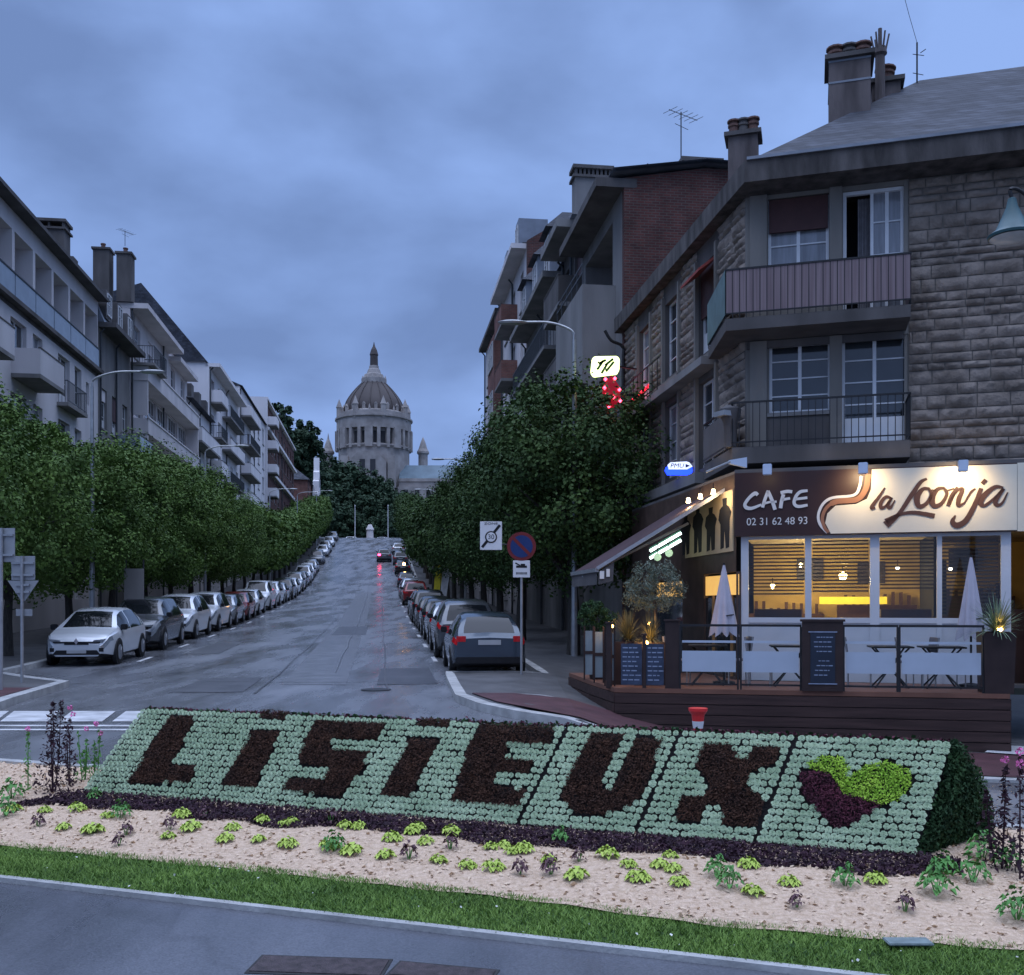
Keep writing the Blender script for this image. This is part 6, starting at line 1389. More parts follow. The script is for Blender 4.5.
for t0, t1_ in ((0, .45), (.55, 1.0)): m = MB(); m.tube([tuple(d*t0), tuple(d*t1_)], .045, 8); m.build('neon_strip', mat('red_glow2', (.8, .02, .05), emit=(1, .02, .05), es=2.), root)
m = MB(); m.tube([(0, .05, -.06), tuple(d+Vector((0, .05, -.06)))], .02, 6); m.build('rail', M_dark, root)
l = bpy.data.lights.new('neon_light', 'POINT'); l.energy = 5; l.color = (1, .05, .08); l.shadow_soft_size = .3; o = bpy.data.objects.new('neon_light', l); C.objects.link(o); o.parent = root; o.location = (-.2, -.3, .1)

# ---------------------------------------------------------------- terrace
A0 = Vector((1.80, 17.5, 0)); B0 = Vector((8.12, 16.3, 0)); ta = math.atan2(B0.y-A0.y, B0.x-A0.x); TL = (B0-A0).length
ter = empty('terrace', (A0.x, A0.y, 0), ta, 'raised brown wooden terrace deck in front of the cafe', 'terrace')
TW = Matrix.Translation(A0) @ Matrix.Rotation(ta, 4, 'Z'); TI = TW.inverted()
def tl(x, y): v = TI @ Vector((x, y, 0)); return (v.x, v.y)
dp = [(0, 0), (TL, 0), (TL+.35, 1.9), tl(4.45, 19.2), tl(4.1, 21.4), tl(1.22, 21.4), tl(1.5, 19.2)]
M_deck = mat('deck_timber', (.05, .028, .024), .65, .35, 2.5, .3, 20, stretch=(.4, 3, 6)); M_trim = mat('copper_brown_trim', (.16, .075, .05), .55, .2, 2)
b = MB(); n = len(dp); b.add([(x, y, .17) for x, y in dp]+[(x, y, .25) for x, y in dp], [tuple(range(n)), tuple(range(n, 2*n))]+[(i, (i+1) % n, n+(i+1) % n, n+i) for i in range(n)]); b.build('deck', M_trim, ter)
b = MB(); k = 0
dq = [Vector((x, y, 0)) for x, y in dp]
for (a, e) in ((dq[0], dq[1]), (dq[1], dq[2]), (dq[6], dq[0]), (dq[5], dq[6])):
    for z in (.075, -.105, -.285, -.465, -.645, -.825, -1.): b.obox(a+Vector((0, 0, z)), e+Vector((0, 0, z)), .03+.004*(k % 3), .165); k += 1
b.build('skirting_boards', M_deck, ter); b = MB(); b.add([(x*.995+.01, y+.03, -1) for x, y in dp]+[(x*.995+.01, y+.03, .16) for x, y in dp], [(i, (i+1) % n, n+(i+1) % n, n+i) for i in range(n)]); b.build('skirt_backing', M_inner, ter)
tf = lambda px, py: (lambda W: W)(None)
def tp(px, py, y=0.):
    o = TI @ Vector((0, 0, CH)); d = TI.to_3x3() @ Vector(((px-512)/F, 1, (HOR-py)/F)); t = (y-o.y)/d.y; p = o+d*t; return p.x, p.z
frost = mat('frosted_glass_band', (.42, .48, .55), .35, .08, 1.5); clear = glassmat('clear_screen', (.93, .95, .96), .02)
pan = [(680, 738), (741, 801), (844, 898), (900, 984)]
for k, (pa, pb) in enumerate(pan):
    xa, xb = tp(pa, 650)[0], tp(pb, 650)[0]; root = empty('glass_screen', TW @ Vector((xa, 0.04, .25)), ta, ['glass screen with frosted bands left of the slim post, nearest the planters', 'frosted glass screen just left of the front menu board', 'frosted glass screen just right of the front menu board', 'wide frosted glass screen beside the brown corner planter'][k], 'screen', 'frosted glass screens along the terrace front')
    w_ = xb-xa; m = MB(); m.box(.03, w_-.03, 0, .008, .1, 1.08); m.build('pane', clear, root)
    m = MB(); m.box(.035, w_-.035, -.004, -.001, .3, .66); m.box(.035, w_-.035, -.004, -.001, .8, .84); m.build('frosted_band', frost, root)
    m = MB(); m.box(-.01, w_+.01, -.015, .02, 1.08, 1.12); m.box(0, w_, -.01, .018, .07, .1); m.box(-.015, .015, -.02, .025, 0, 1.08); m.box(w_-.015, w_+.015, -.02, .025, 0, 1.08); m.build('frame', M_dark, root)
M_bb = mat('menu_board_brown', (.035, .022, .02), .6, .2, 4); M_sl = mat('menu_slate_blue', (.02, .028, .045), .4, .15, 3); M_chalk = mat('chalk', (.25, .3, .4), .8, .2, 9)
def menu(x, y, w_, h, rz, label, z0=.25, slate=True):
    root = empty('menu_board', TW @ Vector((x, y, z0)), ta+rz, label, 'menu board', 'menu boards on the terrace edge'); m = MB(); m.box(0, w_, 0, .07, 0, h); m.box(-.03, w_+.03, -.02, .09, h, h+.04); m.build('frame', M_bb, root)
    m = MB(); m.box(w_*.2, w_*.8, -.012, -.001, h*.12, h*.84); s = m.build('slate', M_sl, root); m = MB(); g = random.Random(int(x*99))
    m.box(w_*.15, w_*.85, -.016, -.012, h*.845, h*.86); m.box(w_*.15, w_*.85, -.016, -.012, h*.1, h*.115)
    for r_ in range(9):
        z = h*(.77-.068*r_); xx = w_*.26+(g.random()*.1 if r_ % 3 else .06)
        if r_ == 4: continue
        while xx < w_*(.6+.15*g.random()): l_ = g.uniform(.02, .07); m.box(xx, xx+l_, -.0155, -.0125, z, z+.016); xx += l_+.014
    m.build('chalk_writing', M_chalk, s); return root
xa = tp(802, 650)[0]; xb = tp(843, 650)[0]; menu(xa, -.04, xb-xa, 1.17, 0, 'tall dark menu board with a blue slate in the middle of the terrace front')
# corner planter with spiky plant
xa, xb = tp(985, 650)[0], tp(1016, 650)[0]; root = empty('planter', TW @ Vector((xa, .0, .25)), ta, 'tall dark brown box planter at the right corner of the terrace', 'planter', 'terrace planters'); m = MB(); m.add([(0,0,0),(xb-xa-.03,0,0),(xb-xa-.03,.45,0),(0,.45,0),(-.02,-.02,1.0),(xb-xa,-.02,1.0),(xb-xa,.47,1.0),(-.02,.47,1.0)], [(0,3,2,1),(4,5,6,7),(0,1,5,4),(1,2,6,5),(2,3,7,6),(3,0,4,7)]); m.build('box', M_bb, root); m = MB(); m.box(.04, xb-xa-.06, .04, .41, .99, 1.01); m.build('soil', M_soil, root)
def spiky(loc, h, n, label, m_, wv=.03, spread=1.):
    root = empty('spiky_plant', loc, 0, label, 'plant'); V = []; Fq = []
    for i in range(n):
        th = random.uniform(0, 6.28); el = random.uniform(.15, 1.4); L = h*random.uniform(.6, 1.); d = Vector((math.cos(th)*math.cos(el)*spread, math.sin(th)*math.cos(el)*spread, math.sin(el))); s = Vector((-math.sin(th), math.cos(th), 0)); b0 = len(V); N_ = 5
        for j in range(N_+1):
            t = j/N_; p = d*L*t-Vector((0, 0, 1))*(t**2.2)*L*.35*math.cos(el); w2 = wv*(1-t)*.5+.002
            V += [tuple(p-s*w2), tuple(p+s*w2)]
        for j in range(N_): Fq.append((b0+2*j, b0+2*j+1, b0+2*j+3, b0+2*j+2))
    npmesh('leaves', V, Fq, m_, root); mm = MB(); mm.tube([(0, 0, -.1), (0, 0, .08)], .03, 6); mm.build('stem', M_bark, root); return root
M_ag = mat('grey_green_blade', (.14, .2, .12), .6, .25, 6); M_og = mat('olive_leaf', (.09, .12, .085), .7, .3, 6, col2=(.17, .2, .15))
pp = TW @ Vector(((xa+xb)/2, .2, 1.25)); spiky(pp, .78, 190, 'grey green spiky yucca in the corner planter by the right edge', M_ag)
def small_lamp(px, py, Y, label, watt=3., es=25):
    p = at(px, py, Y); root = empty('garden_spot', p, 0, label, 'lamp', 'small warm spots among the terrace plants'); m = MB(); m.lathe([(.01, -.045), (.04, -.02), (.045, .01), (.01, .04)], n=10); m.build('bulb', mat('garden_glow', (.8, .5, .2), emit=(1, .55, .15), es=es), root); m = MB(); m.lathe([(.03, -.12), (.045, -.045)], n=8); m.build('housing', M_dark, root)
    l = bpy.data.lights.new('lamp_light', 'POINT'); l.energy = watt; l.color = (1, .5, .16); l.shadow_soft_size = .04; o = bpy.data.objects.new('lamp_light', l); C.objects.link(o); o.parent = root; o.location = (0, -.03, .1)
small_lamp(1000, 629, 16.45, 'bright warm spot at the foot of the spiky plant', 4)
small_lamp(611, 626, 18.3, 'warm spot among the leaves left of the menu panels', 3); small_lamp(646, 643, 17.9, 'bright warm spot above the two blue menu panels', 4); small_lamp(670, 640, 17.6, 'warm spot on the brown post right of the menu panels', 1.5); small_lamp(650, 624, 18.6, 'faint warm spot in the ornamental grass', 1.5)
# left end: posts, menu panels, bushes
def post(px, y, w_, h, label): x, z = tp(px, 690, y); root = empty('terrace_post', TW @ Vector((x, y, .22)), ta, label, 'post', 'brown posts of the terrace'); m = MB(); m.box(0, w_, 0, .12, 0, h); m.build('shaft', M_bb, root, bevel=.006); m = MB(); m.box(-.02, w_+.02, -.02, .14, h, h+.03); m.build('cap', M_bb, root)
post(665, .02, .24, 1.2, 'broad brown post right of the blue menu panels'); post(606, .25, .1, 1.15, 'slim brown post left of the blue menu panels'); post(642.5, .05, .06, .95, 'thin dark post between the two blue menu panels')
x = tp(621, 670)[0]; xb = tp(642, 670)[0]
for k, (pa, pb) in enumerate(((621, 642), (646, 664))):
    xa = tp(pa, 670, .08)[0]; xb = tp(pb, 670, .08)[0]; root = empty('slate_board', TW @ Vector((xa, .08, .3)), ta, ('left' if k == 0 else 'right')+' blue slate menu panel at the left end of the terrace', 'menu board', 'blue menu panels'); m = MB(); m.box(0, xb-xa, 0, .03, 0, .72); m.build('slate', mat('blue_slate_panel', (.04, .055, .09), .5, .3, 6), root); m = MB(); g = random.Random(k+5)
    for r_ in range(8):
        xx = .03
        while xx < (xb-xa)*.75: l_ = g.uniform(.04, .1); m.box(xx, xx+l_, -.004, -.0005, .08+.08*r_, .1+.08*r_); xx += l_+.02
    m.build('writing', M_chalk, root)
for k in range(3):
    x0_, y0_ = tl(1.42+.13*k, 19.4-k*.75); root = empty('frosted_slat_panel', TW @ Vector((x0_, y0_, .25)), ta+.1, NTH[k]+' narrow frosted panel at the street corner of the terrace, from the left', 'screen', 'narrow frosted panels'); m = MB(); m.box(0, .14, 0, .015, .1, .95); m.build('pane', mat('frost2', (.2, .25, .27), .4, .2, 3), root); m = MB(); m.box(-.03, 0, -.01, .03, 0, 1.05); m.box(.14, .17, -.01, .03, 0, 1.05); m.box(0, .14, -.012, .02, .5, .56); m.build('frame', M_bb, root)
def bush(name, px, py, Y, rx, rz, n, leaf, m_, label, trunk=None, seed=3):
    p = at(px, py, Y); P, nr, g = crown_pts(n, rx, rx, rz, 0, seed, 2, 60); root = empty(name, (p.x, p.y, .25), 0, label, 'plant'); P[:, 2] += p.z-.25; leafmesh('foliage', P, nr, leaf, m_, root, rg=g, asp=.35); t = MB(); t.tube([(0, 0, .1), (.02, 0, (p.z-.25)*.6), (0, 0, p.z-.25)], [.04, .03, .015], 7); t.build('trunk', M_bark, root); t = MB(); t.lathe([(.14, 0), (.2, .35), (.21, .36)], n=14); t.build('pot', M_bb, root)
bush('olive_tree', 655, 588, 18.6, .66, .5, 6000, .05, M_og, 'round grey green olive tree in a pot under the awning lights')
def grass_clump(px, Y, h, n, label): p = at(px, 690, Y); root = spiky((p.x, p.y, 1.05), h, n, label, mat('dry_grass_blade', (.12, .12, .06), .7, .3, 5), .012, .7); m = MB(); m.box(-.3, .3, -.14, .14, -.8, -.02); m.build('trough', M_bb, root)
grass_clump(628, 18.3, .72, 260, 'feathery grass in a trough above the left menu panel'); grass_clump(650, 18.15, .62, 240, 'feathery grass in a trough above the right menu panel')
bush('dark_bush', 597, 617, 19.6, .42, .34, 3500, .06, M_hedge, 'dark green bush at the street corner of the terrace', seed=9)
# closed parasols
def parasol(px, pt_, pb_, Y, label):
    p = at(px, pt_, Y); zt_ = p.z; zb_ = CH+(HOR-pb_)/F*Y; root = empty('closed_parasol', (p.x, p.y, .25), 0, label, 'parasol', 'closed parasols'); H_ = zt_-.25; hb = zb_-.25; V = []; Fq = []; n = 32; rows = 10
    for j in range(rows+1):
        t = j/rows; r0 = .02+.2*t**.85
        for k in range(n): a = 2*math.pi*k/n; r_ = r0*(1+.28*math.cos(a*8)*t); V.append((r_*math.cos(a), r_*math.sin(a)*.9, H_-.04-(H_-hb)*t-.05*math.cos(a*8)*(t == 1)))
    for j in range(rows):
        for k in range(n): Fq.append((j*n+k, j*n+(k+1) % n, (j+1)*n+(k+1) % n, (j+1)*n+k))
    npmesh('canvas', V, Fq, mat('parasol_canvas', (.42, .4, .45), .85, .1, 3), root, smooth=True); m = MB(); m.tube([(0, 0, 0), (0, 0, H_)], .02, 8); m.build('pole', M_dark, root); m = MB(); m.lathe([(.2, 0), (.2, .05), (.04, .08)], n=12); m.build('base', M_dark, root); m = MB(); m.tube([(.0, -.19, hb+.3), (.15, -.12, hb+.32), (.17, .05, hb+.3)], .012, 5); m.build('strap', M_dark, root)
parasol(724, 563, 632, 18.3, 'closed pale parasol in front of the left cafe door'); parasol(971, 555, 636, 17.6, 'closed pale parasol before the rightmost cafe window')
# tables and chairs
def cafe_table():
    root = empty('cafe_table'); m = MB(); m.box(-.35, .35, -.3, .3, .7, .73); m.build('table_top', M_dark, root, bevel=.006)
    for s in (-1, 1):
        m = MB(); m.tube([(-.28*s, -.2, 0), (.28*s, .2, .7)], .016, 6); m.build('leg', M_dark, root)
        m = MB(); m.tube([(-.28*s, .2, 0), (.28*s, -.2, .7)], .016, 6); m.build('leg', M_dark, root)
    return root
def cafe_chair():
    root = empty('cafe_chair'); ml = mat('chair_grey', (.14, .13, .14), .6, .15, 5)
    m = MB(); m.box(-.2, .2, -.2, .2, .44, .47); m.build('seat', ml, root, bevel=.006)
    m = MB(); m.prismx([(.2, .62), (.235, .62), (.27, .88), (.235, .88)], -.19, .19); m.build('backrest', ml, root)
    for sx1 in (-1, 1):
        m = MB(); m.tube([(sx1*.18, -.18, 0), (sx1*.18, -.18, .44)], .012, 6); m.build('leg', M_metal, root)
        m = MB(); m.tube([(sx1*.18, .2, 0), (sx1*.18, .2, .45), (sx1*.18, .25, .88)], .012, 6); m.build('leg', M_metal, root)
    return root
tab = cafe_table(); ch = cafe_chair()
tabs = [(1.6, 'dark bistro table behind the leftmost glass screen'), (3.05, 'dark bistro table left of the middle menu board'), (4.75, 'dark bistro table right of the middle menu board'), (5.6, 'dark bistro table near the corner planter')]
for k, (x, lab) in enumerate(tabs):
    r = tab if k == 0 else copy_tree(tab); r.location = TW @ Vector((x, 1.0, .25)); r.rotation_euler = (0, 0, ta); tag(r, lab, 'table', 'bistro tables on the terrace')
    for s, side in ((-1, 'left'), (1, 'right')):
        c = ch if (k == 0 and s == -1) else copy_tree(ch); c.location = TW @ Vector((x+s*.52, 1.0+.1*s, .25)); c.rotation_euler = (0, 0, ta-s*math.pi/2+.15*s); tag(c, 'grey chair '+side+' of the '+lab.replace('dark ', ''), 'chair', 'bistro chairs on the terrace')
# ---------------------------------------------------------------- basilica on its hill
bx, by = (374-512)/F*500, 500.; bz = 62.
M_bst = mat('basilica_stone', (.24, .215, .2), .9, .3, .25, 0, col2=(.4, .365, .34)); M_bdk = mat('basilica_recess', (.05, .05, .055), .95, .2, .1); M_dome = mat('dome_covering', (.085, .07, .065), .7, .25, .08, stretch=(1, 1, .3)); 
bas = empty('basilica', (bx, by, bz), 0, 'domed stone basilica on the hill closing the view up the avenue', 'church')
dz = lambda py: CH+(HOR-py)*.5-bz
m = MB(); m.lathe([(17.6, -20), (17.6, dz(452)), (18.6, dz(450)), (18.6, dz(449)), (17.2, dz(448))], n=32); m.lathe([(16.2, dz(452)), (16.2, dz(430))], n=32)
m.lathe([(18.5, dz(433)), (18.5, dz(423)), (19.3, dz(422)), (19.3, dz(420.5)), (18.2, dz(420)), (18.2, dz(416.5)), (16.6, dz(416.5)), (16.4, dz(415)), (15.2, dz(414))], n=32); m.build('drum', M_bst, bas)
for k in range(24): # arcade piers; deep shaded openings between them
    t = 2*math.pi*k/24
    m = MB(Matrix.Rotation(t, 4, 'Z')); w2 = 1.9 if k % 3 == 0 else .8; m.box(16.4, 18.6 if k % 3 else 19.2, -w2, w2, dz(452), dz(431.9)); m.build('arcade_pier', M_bst, bas)
m = MB(); 
for k in range(24):
    t = 2*math.pi*(k+.5)/24; mm = Matrix.Rotation(t, 4, 'Z'); q = MB(mm); q.box(15.9, 16.35, -1.3, 1.3, dz(450), dz(436)); q.lathe([(0.01, -.01), (0.01, .01)], (16, 0, 0), 4); m.V += q.V; b0 = len(m.V)-len(q.V); m.F += [tuple(b0+i for i in f) for f in q.F]; m.I += q.I
m.build('arcade_window', M_bdk, bas)
prof = [(15.2, dz(416)), (15.0, dz(412)), (14.2, dz(405)), (12.6, dz(398)), (10.2, dz(391.5)), (7.6, dz(387)), (6.0, dz(385.5))]
prof = [(p[0], p[1]) for p in catmull([(14.5, dz(419)), (14.9, dz(411)), (13.9, dz(404)), (11.8, dz(397)), (9., dz(390)), (6.6, dz(385)), (5.4, dz(382.5))], 4)]
m = MB(); m.lathe(prof, n=32); m.build('dome', M_dome, bas, smooth=True)
for k in range(16):
    t = 2*math.pi*k/16; m = MB(Matrix.Rotation(t, 4, 'Z')); m.tube([(r_+.15, 0, z_) for r_, z_ in prof], .25, 5); m.build('dome_rib', M_dome, bas)
m = MB(); m.lathe([(6.2, dz(386)), (6.3, dz(379.5)), (5.2, dz(379)), (4.6, dz(375)), (3.6, dz(374)), (3.0, dz(370)), (2.5, dz(369)), (2.3, dz(366))], n=16); m.build('lantern', M_bst, bas)
for k in range(8):
    t = 2*math.pi*k/8; m = MB(Matrix.Rotation(t, 4, 'Z')); m.lathe([(.7, dz(386)), (.7, dz(379)), (.05, dz(375.5))], (5.6, 0, 0), 6); m.build('lantern_pinnacle', M_bst, bas)
m = MB(); m.lathe([(2.1, dz(371)), (1.9, dz(356)), (2.2, dz(355)), (1.5, dz(350)), (.5, dz(346)), (.1, dz(342))], n=12); m.build('spire', M_dome, bas)
for k in range(8):
    t = 2*math.pi*(k+.5)/8; m = MB(Matrix.Rotation(t, 4, 'Z')); m.lathe([(1.3, dz(424)), (1.3, dz(411)), (1.6, dz(410.5)), (.05, dz(402))], (17.6, 0, 0), 8); m.build('pinnacle', M_bst, bas)
for k in range(16):
    t = 2*math.pi*k/16; m = MB(Matrix.Rotation(t, 4, 'Z')); m.lathe([(.6, dz(418)), (.6, dz(413.5)), (.05, dz(409.5))], (15.9, 0, 0), 6); m.build('small_pinnacle', M_bst, bas)
for k in range(16):
    t = 2*math.pi*(k+.5)/16; m = MB(Matrix.Rotation(t, 4, 'Z')); m.box(13.8, 15.3, -.8, .8, dz(415), dz(409.5)); m.prismx([(-1, dz(409.5)), (1, dz(409.5)), (0, dz(407))], 13., 15.4); m.build('dome_dormer', M_bst, bas)
for px, top in ((326, 432), (422, 436)):
    x = (px-374)*.5; m = MB(); m.lathe([(2.4, -24), (2.4, dz(453)), (3.1, dz(452)), (3.1, dz(450)), (2.2, dz(447)), (1.3, dz(441)), (.5, dz(437)), (.05, dz(top-1))], (x, 6, 0), 12); m.build('turret', M_bst, bas)
m = MB(); m.box(-9, 9, -24, -15, -22, dz(468)); m.prism([(-9, dz(468)), (9, dz(468)), (4, dz(458)), (-4, dz(458))], -24, -16); m.box(-13, -9.5, -22, -17, -22, dz(462)); m.box(9.5, 13, -22, -17, -22, dz(462)); m.build('porch', M_bst, bas)
m = MB(); m.box(-3.5, -1., -24.3, -24.1, dz(482), dz(466)); m.box(1.5, 4., -24.3, -24.1, dz(482), dz(466)); m.build('porch_opening', M_bdk, bas)
m = MB(); m.box(14, 46, -14, 8, -24, dz(484)); m.box(14, 47, -14.6, -13.9, dz(485), dz(482)); m.box(14, 30, -19, -14, -24, dz(491)); m.build('nave', M_bst, bas); m = MB(); m.prismx([(-14, dz(482.5)), (9, dz(482.5)), (2, dz(467)), (-6, dz(467))], 14, 46.5); m.build('nave_roof', mat('copper_slate', (.12, .17, .2), .6, .2, .2), bas)
for k in range(5): m = MB(); m.box(17+k*5.4, 19+k*5.4, -19.3 if k < 3 else -14.3, -19.05 if k < 3 else -14.05, dz(503), dz(494)); m.build('nave_window', M_bdk, bas)

# ---------------------------------------------------------------- crest of the avenue
for px, lab in ((355, 'left white flagpole at the crest of the avenue'), (388, 'right white flagpole at the crest of the avenue')):
    Y = 190; x = (px-512)/F*Y; root = empty('flagpole', (x, Y, gz(x, Y)), 0, lab, 'flagpole', 'flagpoles at the crest'); m = MB(); m.tube([(0, 0, 0), (0, 0, 6.5)], [.09, .06], 8); m.lathe([(.12, 6.5), (.12, 6.6), (.02, 6.7)], n=8); m.build('pole', M_wf, root)
    m = MB(); m.lathe([(.3, 0), (.3, .2), (.1, .3)], n=10); m.build('base', M_conc, root)
Y = 212; x = (370-512)/F*Y
root = empty('monument', (x, Y, gz(x, Y)), 0, 'pale stone monument on the roundabout at the crest', 'monument'); m = MB(); m.box(-1.2, 1.2, -1.2, 1.2, 0, 1.4); m.build('plinth', M_conc, root); m = MB(); m.lathe([(.8, 1.4), (.7, 3.), (.9, 3.2), (.5, 4.), (.3, 4.3)], n=8); m.build('statue', M_plaster2, root)
P, nr, g_ = crown_pts(5000, 6, 2, .8, .5, 5, 2.5, 50); o = leafmesh('hedge', P, nr, .3, M_hedge); o.location = ((368-512)/F*208, 209, gz(0, 208)); tag(o, 'low dark planting around the monument at the crest', 'hedge')

# ---------------------------------------------------------------- street lamps
def street_lamp(x, y, h, dirx, label, arm=1.7):
    root = empty('street_lamp', (x, y, gz(x, y)+.1), 0, label, 'street lamp', 'street lamps of the avenue'); m = MB(); m.tube([(0, 0, 0), (0, 0, 3), (0, 0, h-.35)], [.1, .08, .055], 8); m.build('pole', M_metal, root)
    m = MB(); m.tube(catmull([(0, 0, h-.4), (.08*dirx, 0, h-.1), (arm*.45*dirx, 0, h+.12), (arm*dirx, 0, h+.14)], 5), .035, 6); m.build('arm', M_metal, root)
    m = MB(); m.lathe([(.04, -.05), (.1, -.03), (.12, .02), (.08, .06), (.02, .08)], n=10); o = m.build('lamp_head', M_metal, root); o.scale = (3.6, 1.4, 1); o.location = ((arm+.25)*dirx, 0, h+.12)
    return root
for y, h, px, n_ in ((32.2, 8.7, 93, 'nearest'), (53, 9., 205, 'second'), (84, 8.8, 268, 'third'), (112, 8.8, 0, 'fourth'), (146, 8.4, 0, 'farthest')):
    street_lamp(sx_(-6.8, y), y, h, 1, n_+' curved arm street lamp rising from the left row of trees')
for y, t, n_ in ((28.2, 7.95, 'nearest'), (60, 7.6, 'second'), (92, 7.6, 'farthest')):
    street_lamp(sx_(t, y), y, 9.3 if y < 30 else 9., -1, n_+' curved arm street lamp among the right trees', 1.5 if y < 30 else 1.4)
# teal lantern on the right edge
p = at(1012, 222, 13.)
root = empty('lantern', (p.x, p.y, p.z), 0, 'green metal bell lantern hanging from a curved arm at the right edge', 'street lamp'); M_teal = mat('teal_enamel', (.04, .1, .11), .4, .15, 4)
m = MB(); m.lathe([(.29, -.2), (.3, -.17), (.2, -.1), (.12, .08), (.07, .2), (.05, .3), (.02, .32)], n=24); m.build('lamp_shade', M_teal, root, smooth=True)
m = MB(); m.lathe([(.27, -.21), (.2, -.25), (.02, -.27)], n=24); m.build('diffuser', mat('lamp_glass', (.5, .52, .5), .2), root, smooth=True)
m = MB(); m.tube(catmull([(0, 0, .3), (-.02, 0, .42), (.12, 0, .4), (.5, 0, .1), (1.1, 0, -.1)], 5), .025, 8); m.build('arm', M_dark, root); m = MB(); m.tube([(1.1, 0, -p.z-.6), (1.1, 0, .9)], .06, 10); m.build('pole', M_dark, root)

# ---------------------------------------------------------------- traffic signs
M_sb = mat('sign_back_grey', (.3, .31, .32), .5, .12, 3, metal=.3); M_sw = mat('sign_white', (.65, .65, .65), .4, .04); M_srd = mat('sign_red', (.16, .02, .022), .4, .08); M_sbl = mat('sign_blue', (.015, .035, .13), .4, .08); M_ink = mat('sign_black', (.01, .01, .01), .5)
Y = 20.2; x = (22-512)/F*Y; gzz = gz(x, Y)+.1
s1 = empty('traffic_sign', (x, Y, gzz), R(-8), 'grey backs of a square and an inverted triangular sign on one slim pole', 'traffic sign', 'sign backs at the left edge')
zz = lambda py, Y: CH+(HOR-py)/F*Y-gzz
m = MB(); m.tube([(0, 0, 0), (0, 0, zz(556, Y))], .03, 8); m.build('pole', M_metal, s1)
m = MB(); m.box(-.26, .26, .035, .05, zz(580, Y), zz(556, Y)); m.build('square_plate', M_sb, s1, bevel=.006)
m = MB(); m.prism([(-.34, zz(580.5, Y)), (.34, zz(580.5, Y)), (.04, zz(601, Y)), (-.04, zz(601, Y))], .035, .05); m.build('triangular_plate', M_sb, s1)
m = MB(); m.box(-.16, .2, .035, .05, zz(616, Y), zz(609, Y)); m.build('small_plate', M_sb, s1)
for py in (563, 575, 585, 592): m = MB(); m.box(-.24 if py < 580 else -.15, .24 if py < 580 else .15, .0, .034, zz(py+1, Y), zz(py-1, Y)); m.build('bracket', M_metal, s1)
Y = 18.5; x = (1-512)/F*Y; gzz = gz(x, Y)+.1
s2 = empty('traffic_sign', (x, Y, gzz), R(-8), 'grey back of a tall square sign cut by the left edge', 'traffic sign', 'sign backs at the left edge')
m = MB(); m.tube([(0, 0, 0), (0, 0, zz(528, Y))], .035, 8); m.build('pole', M_metal, s2); m = MB(); m.box(-.25, .25, .04, .055, zz(562, Y), zz(528, Y)); m.build('square_plate', M_sb, s2, bevel=.006)
for py in (535, 555): m = MB(); m.box(-.23, .23, .0, .038, zz(py+1, Y), zz(py-1, Y)); m.build('bracket', M_metal, s2)
Y = 22.4; x = (521.5-512)/F*Y; gzz = gz(x, Y)+.11
s3 = empty('traffic_sign', (x, Y, gzz), 0, 'round blue and red no parking sign with a tow truck plate on a pole', 'traffic sign')
m = MB(); m.tube([(0, 0, 0), (0, 0, zz(533, Y))], .03, 8); m.build('pole', M_metal, s3)
m = MB(); zc = zz(546.5, Y); m.tube([(0, -.035, zc), (0, -.05, zc)], .325, 28); d_ = m.build('red_disc', M_srd, s3); m = MB(); m.tube([(0, -.051, zc), (0, -.055, zc)], .25, 28); m.build('blue_disc', M_sbl, d_); m = MB(); m.obox((-.19, -.057, zc+.19), (.19, -.057, zc-.19), .004, .07, up=(1, 0, 1)); m.build('red_bar', M_srd, d_)
m = MB(); m.box(-.19, .19, -.05, -.035, zz(577.5, Y), zz(560.5, Y)); pl = m.build('tow_plate', M_sw, s3, bevel=.004)
m = MB(); zt_ = zz(567, Y); m.box(-.12, .12, -.054, -.051, zt_-.02, zt_+.03); m.box(-.02, .08, -.054, -.051, zt_+.03, zt_+.07); m.prism([(-.15, zt_+.08), (-.13, zt_+.1), (-.02, zt_+.04), (-.04, zt_+.02)], -.0545, -.0515); m.build('tow_truck_symbol', M_ink, pl)
m = MB()
for k in range(9): m.box(-.12+k*.028, -.104+k*.028, -.054, -.051, zz(574.5, Y), zz(572.2, Y))
m.build('small_print', M_ink, pl)
xo = (491-521.5)/F*Y
z30 = [zz(550, Y), zz(521.5, Y)]
m = MB(); m.tube([(xo-.05, -.0, z30[0]+.12), (0, 0, z30[0]-.0+.06)], .02, 6); 
s4 = empty('traffic_sign', (x+xo, Y, gzz), R(3), 'square white zone 30 sign with black diagonal bar beside the no parking sign', 'traffic sign')
m = MB(); m.tube([(0, .02, z30[0]+.15), (-xo, .02, z30[0]+.1)], .018, 6); m.build('arm', M_dark, s4)
m = MB(); m.box(-.245, .245, -.02, 0, *z30); p4 = m.build('plate', M_sw, s4, bevel=.006)
zc = (z30[0]+z30[1])/2-.03
m = MB(); m.obox((-.2, -.0235, z30[0]+.06), (.2, -.0235, z30[1]-.08), .004, .06, up=(-1, 0, 1)); m.build('diagonal_bar', M_ink, p4)
m = MB(); m.tube([(0, -.026, zc), (0, -.028, zc)], .135, 24); ds = m.build('black_ring', M_ink, p4); m = MB(); m.tube([(0, -.0285, zc), (0, -.030, zc)], .105, 24); m.build('white_disc', M_sw, ds)
text_mesh('30', .15, M_ink, p4, (0, -.032, zc), (R(90), 0, 0)); text_mesh('ZONE', .07, M_ink, p4, (0, -.0235, z30[1]-.05), (R(90), 0, 0), scale=(1.6, 1, 1))
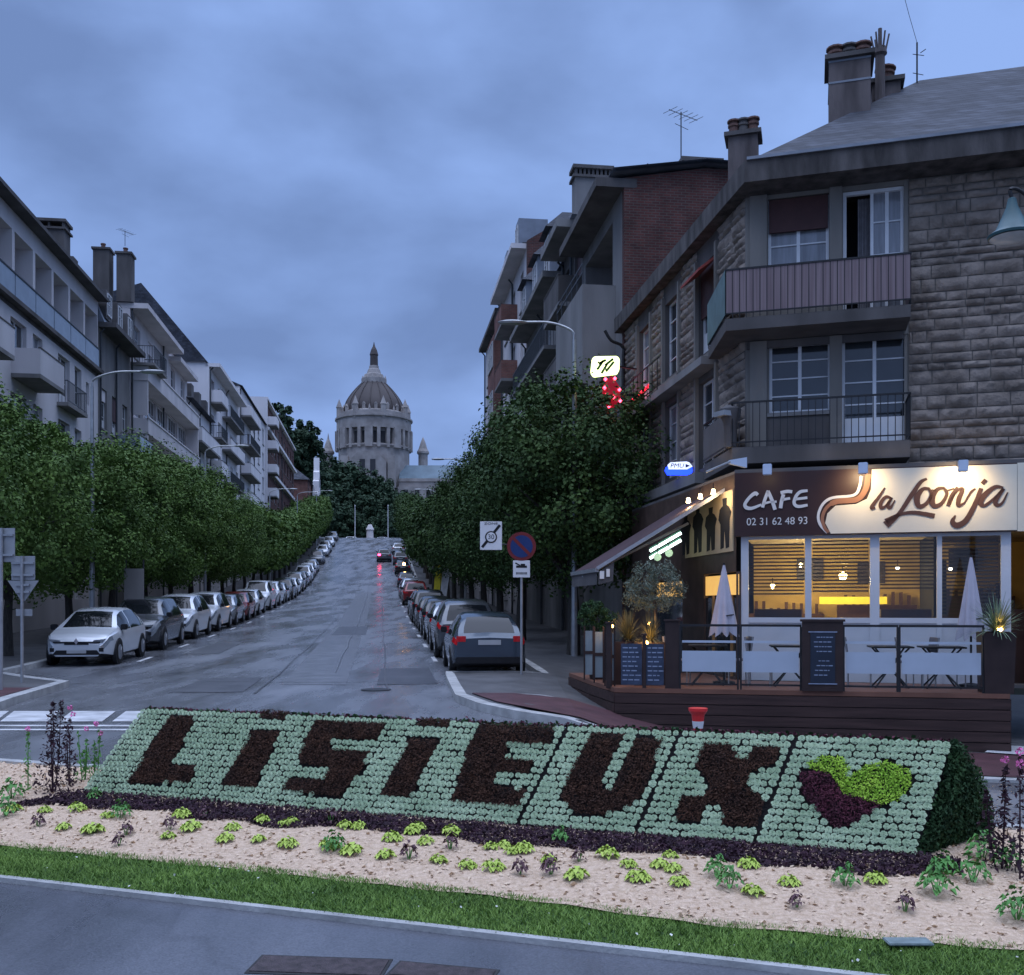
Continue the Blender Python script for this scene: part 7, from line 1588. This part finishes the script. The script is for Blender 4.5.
# white panel among the left trunks
Y = 33.; p = at(134, 596, Y); root = empty('notice_board', (p.x, p.y, gz(p.x, p.y)+.1), R(-5), 'pale blank notice panel standing between the left tree trunks', 'sign'); m = MB(); m.box(-.33, .33, -.03, .03, .7, 2.5); m.build('panel', M_conc, root, bevel=.01)
for s in (-.3, .3): m = MB(); m.tube([(s, .05, 0), (s, .05, 2.8)], .03, 6); m.build('post', M_dark, root)
# bright feather flags by the right kerb
for px, c, lab in ((420, (.6, .5, .03), 'yellow feather flag above the right parked cars'), (427, (.5, .5, .5), 'white feather flag beside the yellow one')):
    Y = 60; p = at(px, 575, Y); g0 = gz(p.x, p.y); root = empty('feather_flag', (p.x+.8, p.y, g0), 0, lab, 'flag', 'feather flags on the right pavement'); h = 2.9
    m = MB(); m.tube([(0, 0, 0), (0, 0, h*.7), (.12, 0, h)], .02, 5); m.build('pole', M_dark, root); m = MB(); m.prism([(0, .8), (.35, .9), (.55, h*.8), (.45, h), (.12, h)], -.006, .006); m.build('banner', mat('flag_'+lab[:6], c, .6), root)
# inverted cone behind the display
p = at(698, 729, 11.2); g0 = gz(p.x, p.y)
root = empty('traffic_cone', (p.x, p.y, g0), 0, 'slender red plastic cone with a white band upside down behind the display', 'traffic cone')
z1 = CH+(HOR-708)/F*11.2-g0
m = MB(); m.lathe([(.03, 0), (.05, z1-.24), (.075, z1-.06)], n=20); m.build('body', mat('cone_red', (.6, .03, .03), .4, .08, 5), root, smooth=True)
m = MB(); m.lathe([(.0545, z1-.225), (.0665, z1-.145)], n=20); m.build('white_band', M_sw, root); m = MB(); m.lathe([(.078, z1-.07), (.105, z1-.03), (.105, z1)], n=20); m.build('rim', mat('cone_red', (.6, .03, .03)), root)
# warm distant lamps
for px, py, Y, c, e, lab in ((404, 564, 100, (1, .5, .15), 60, 'warm orange glowing lamp among the right parked cars'), (611, 0, 0, 0, 0, None)):
    if not lab: continue
    p = at(px, py, Y); g0 = gz(p.x, p.y); root = empty('pavement_lamp', (p.x, p.y, g0), 0, lab, 'lamp'); h = p.z-g0
    m = MB(); m.tube([(0, 0, 0), (0, 0, h)], .04, 6); m.build('pole', M_dark, root); m = MB(); m.lathe([(.05, h-.14), (.14, h-.05), (.14, h+.05), (.05, h+.14)], n=12); m.build('bulb', mat('warm_bulb', (.8, .5, .2), emit=c, es=e*.4), root)
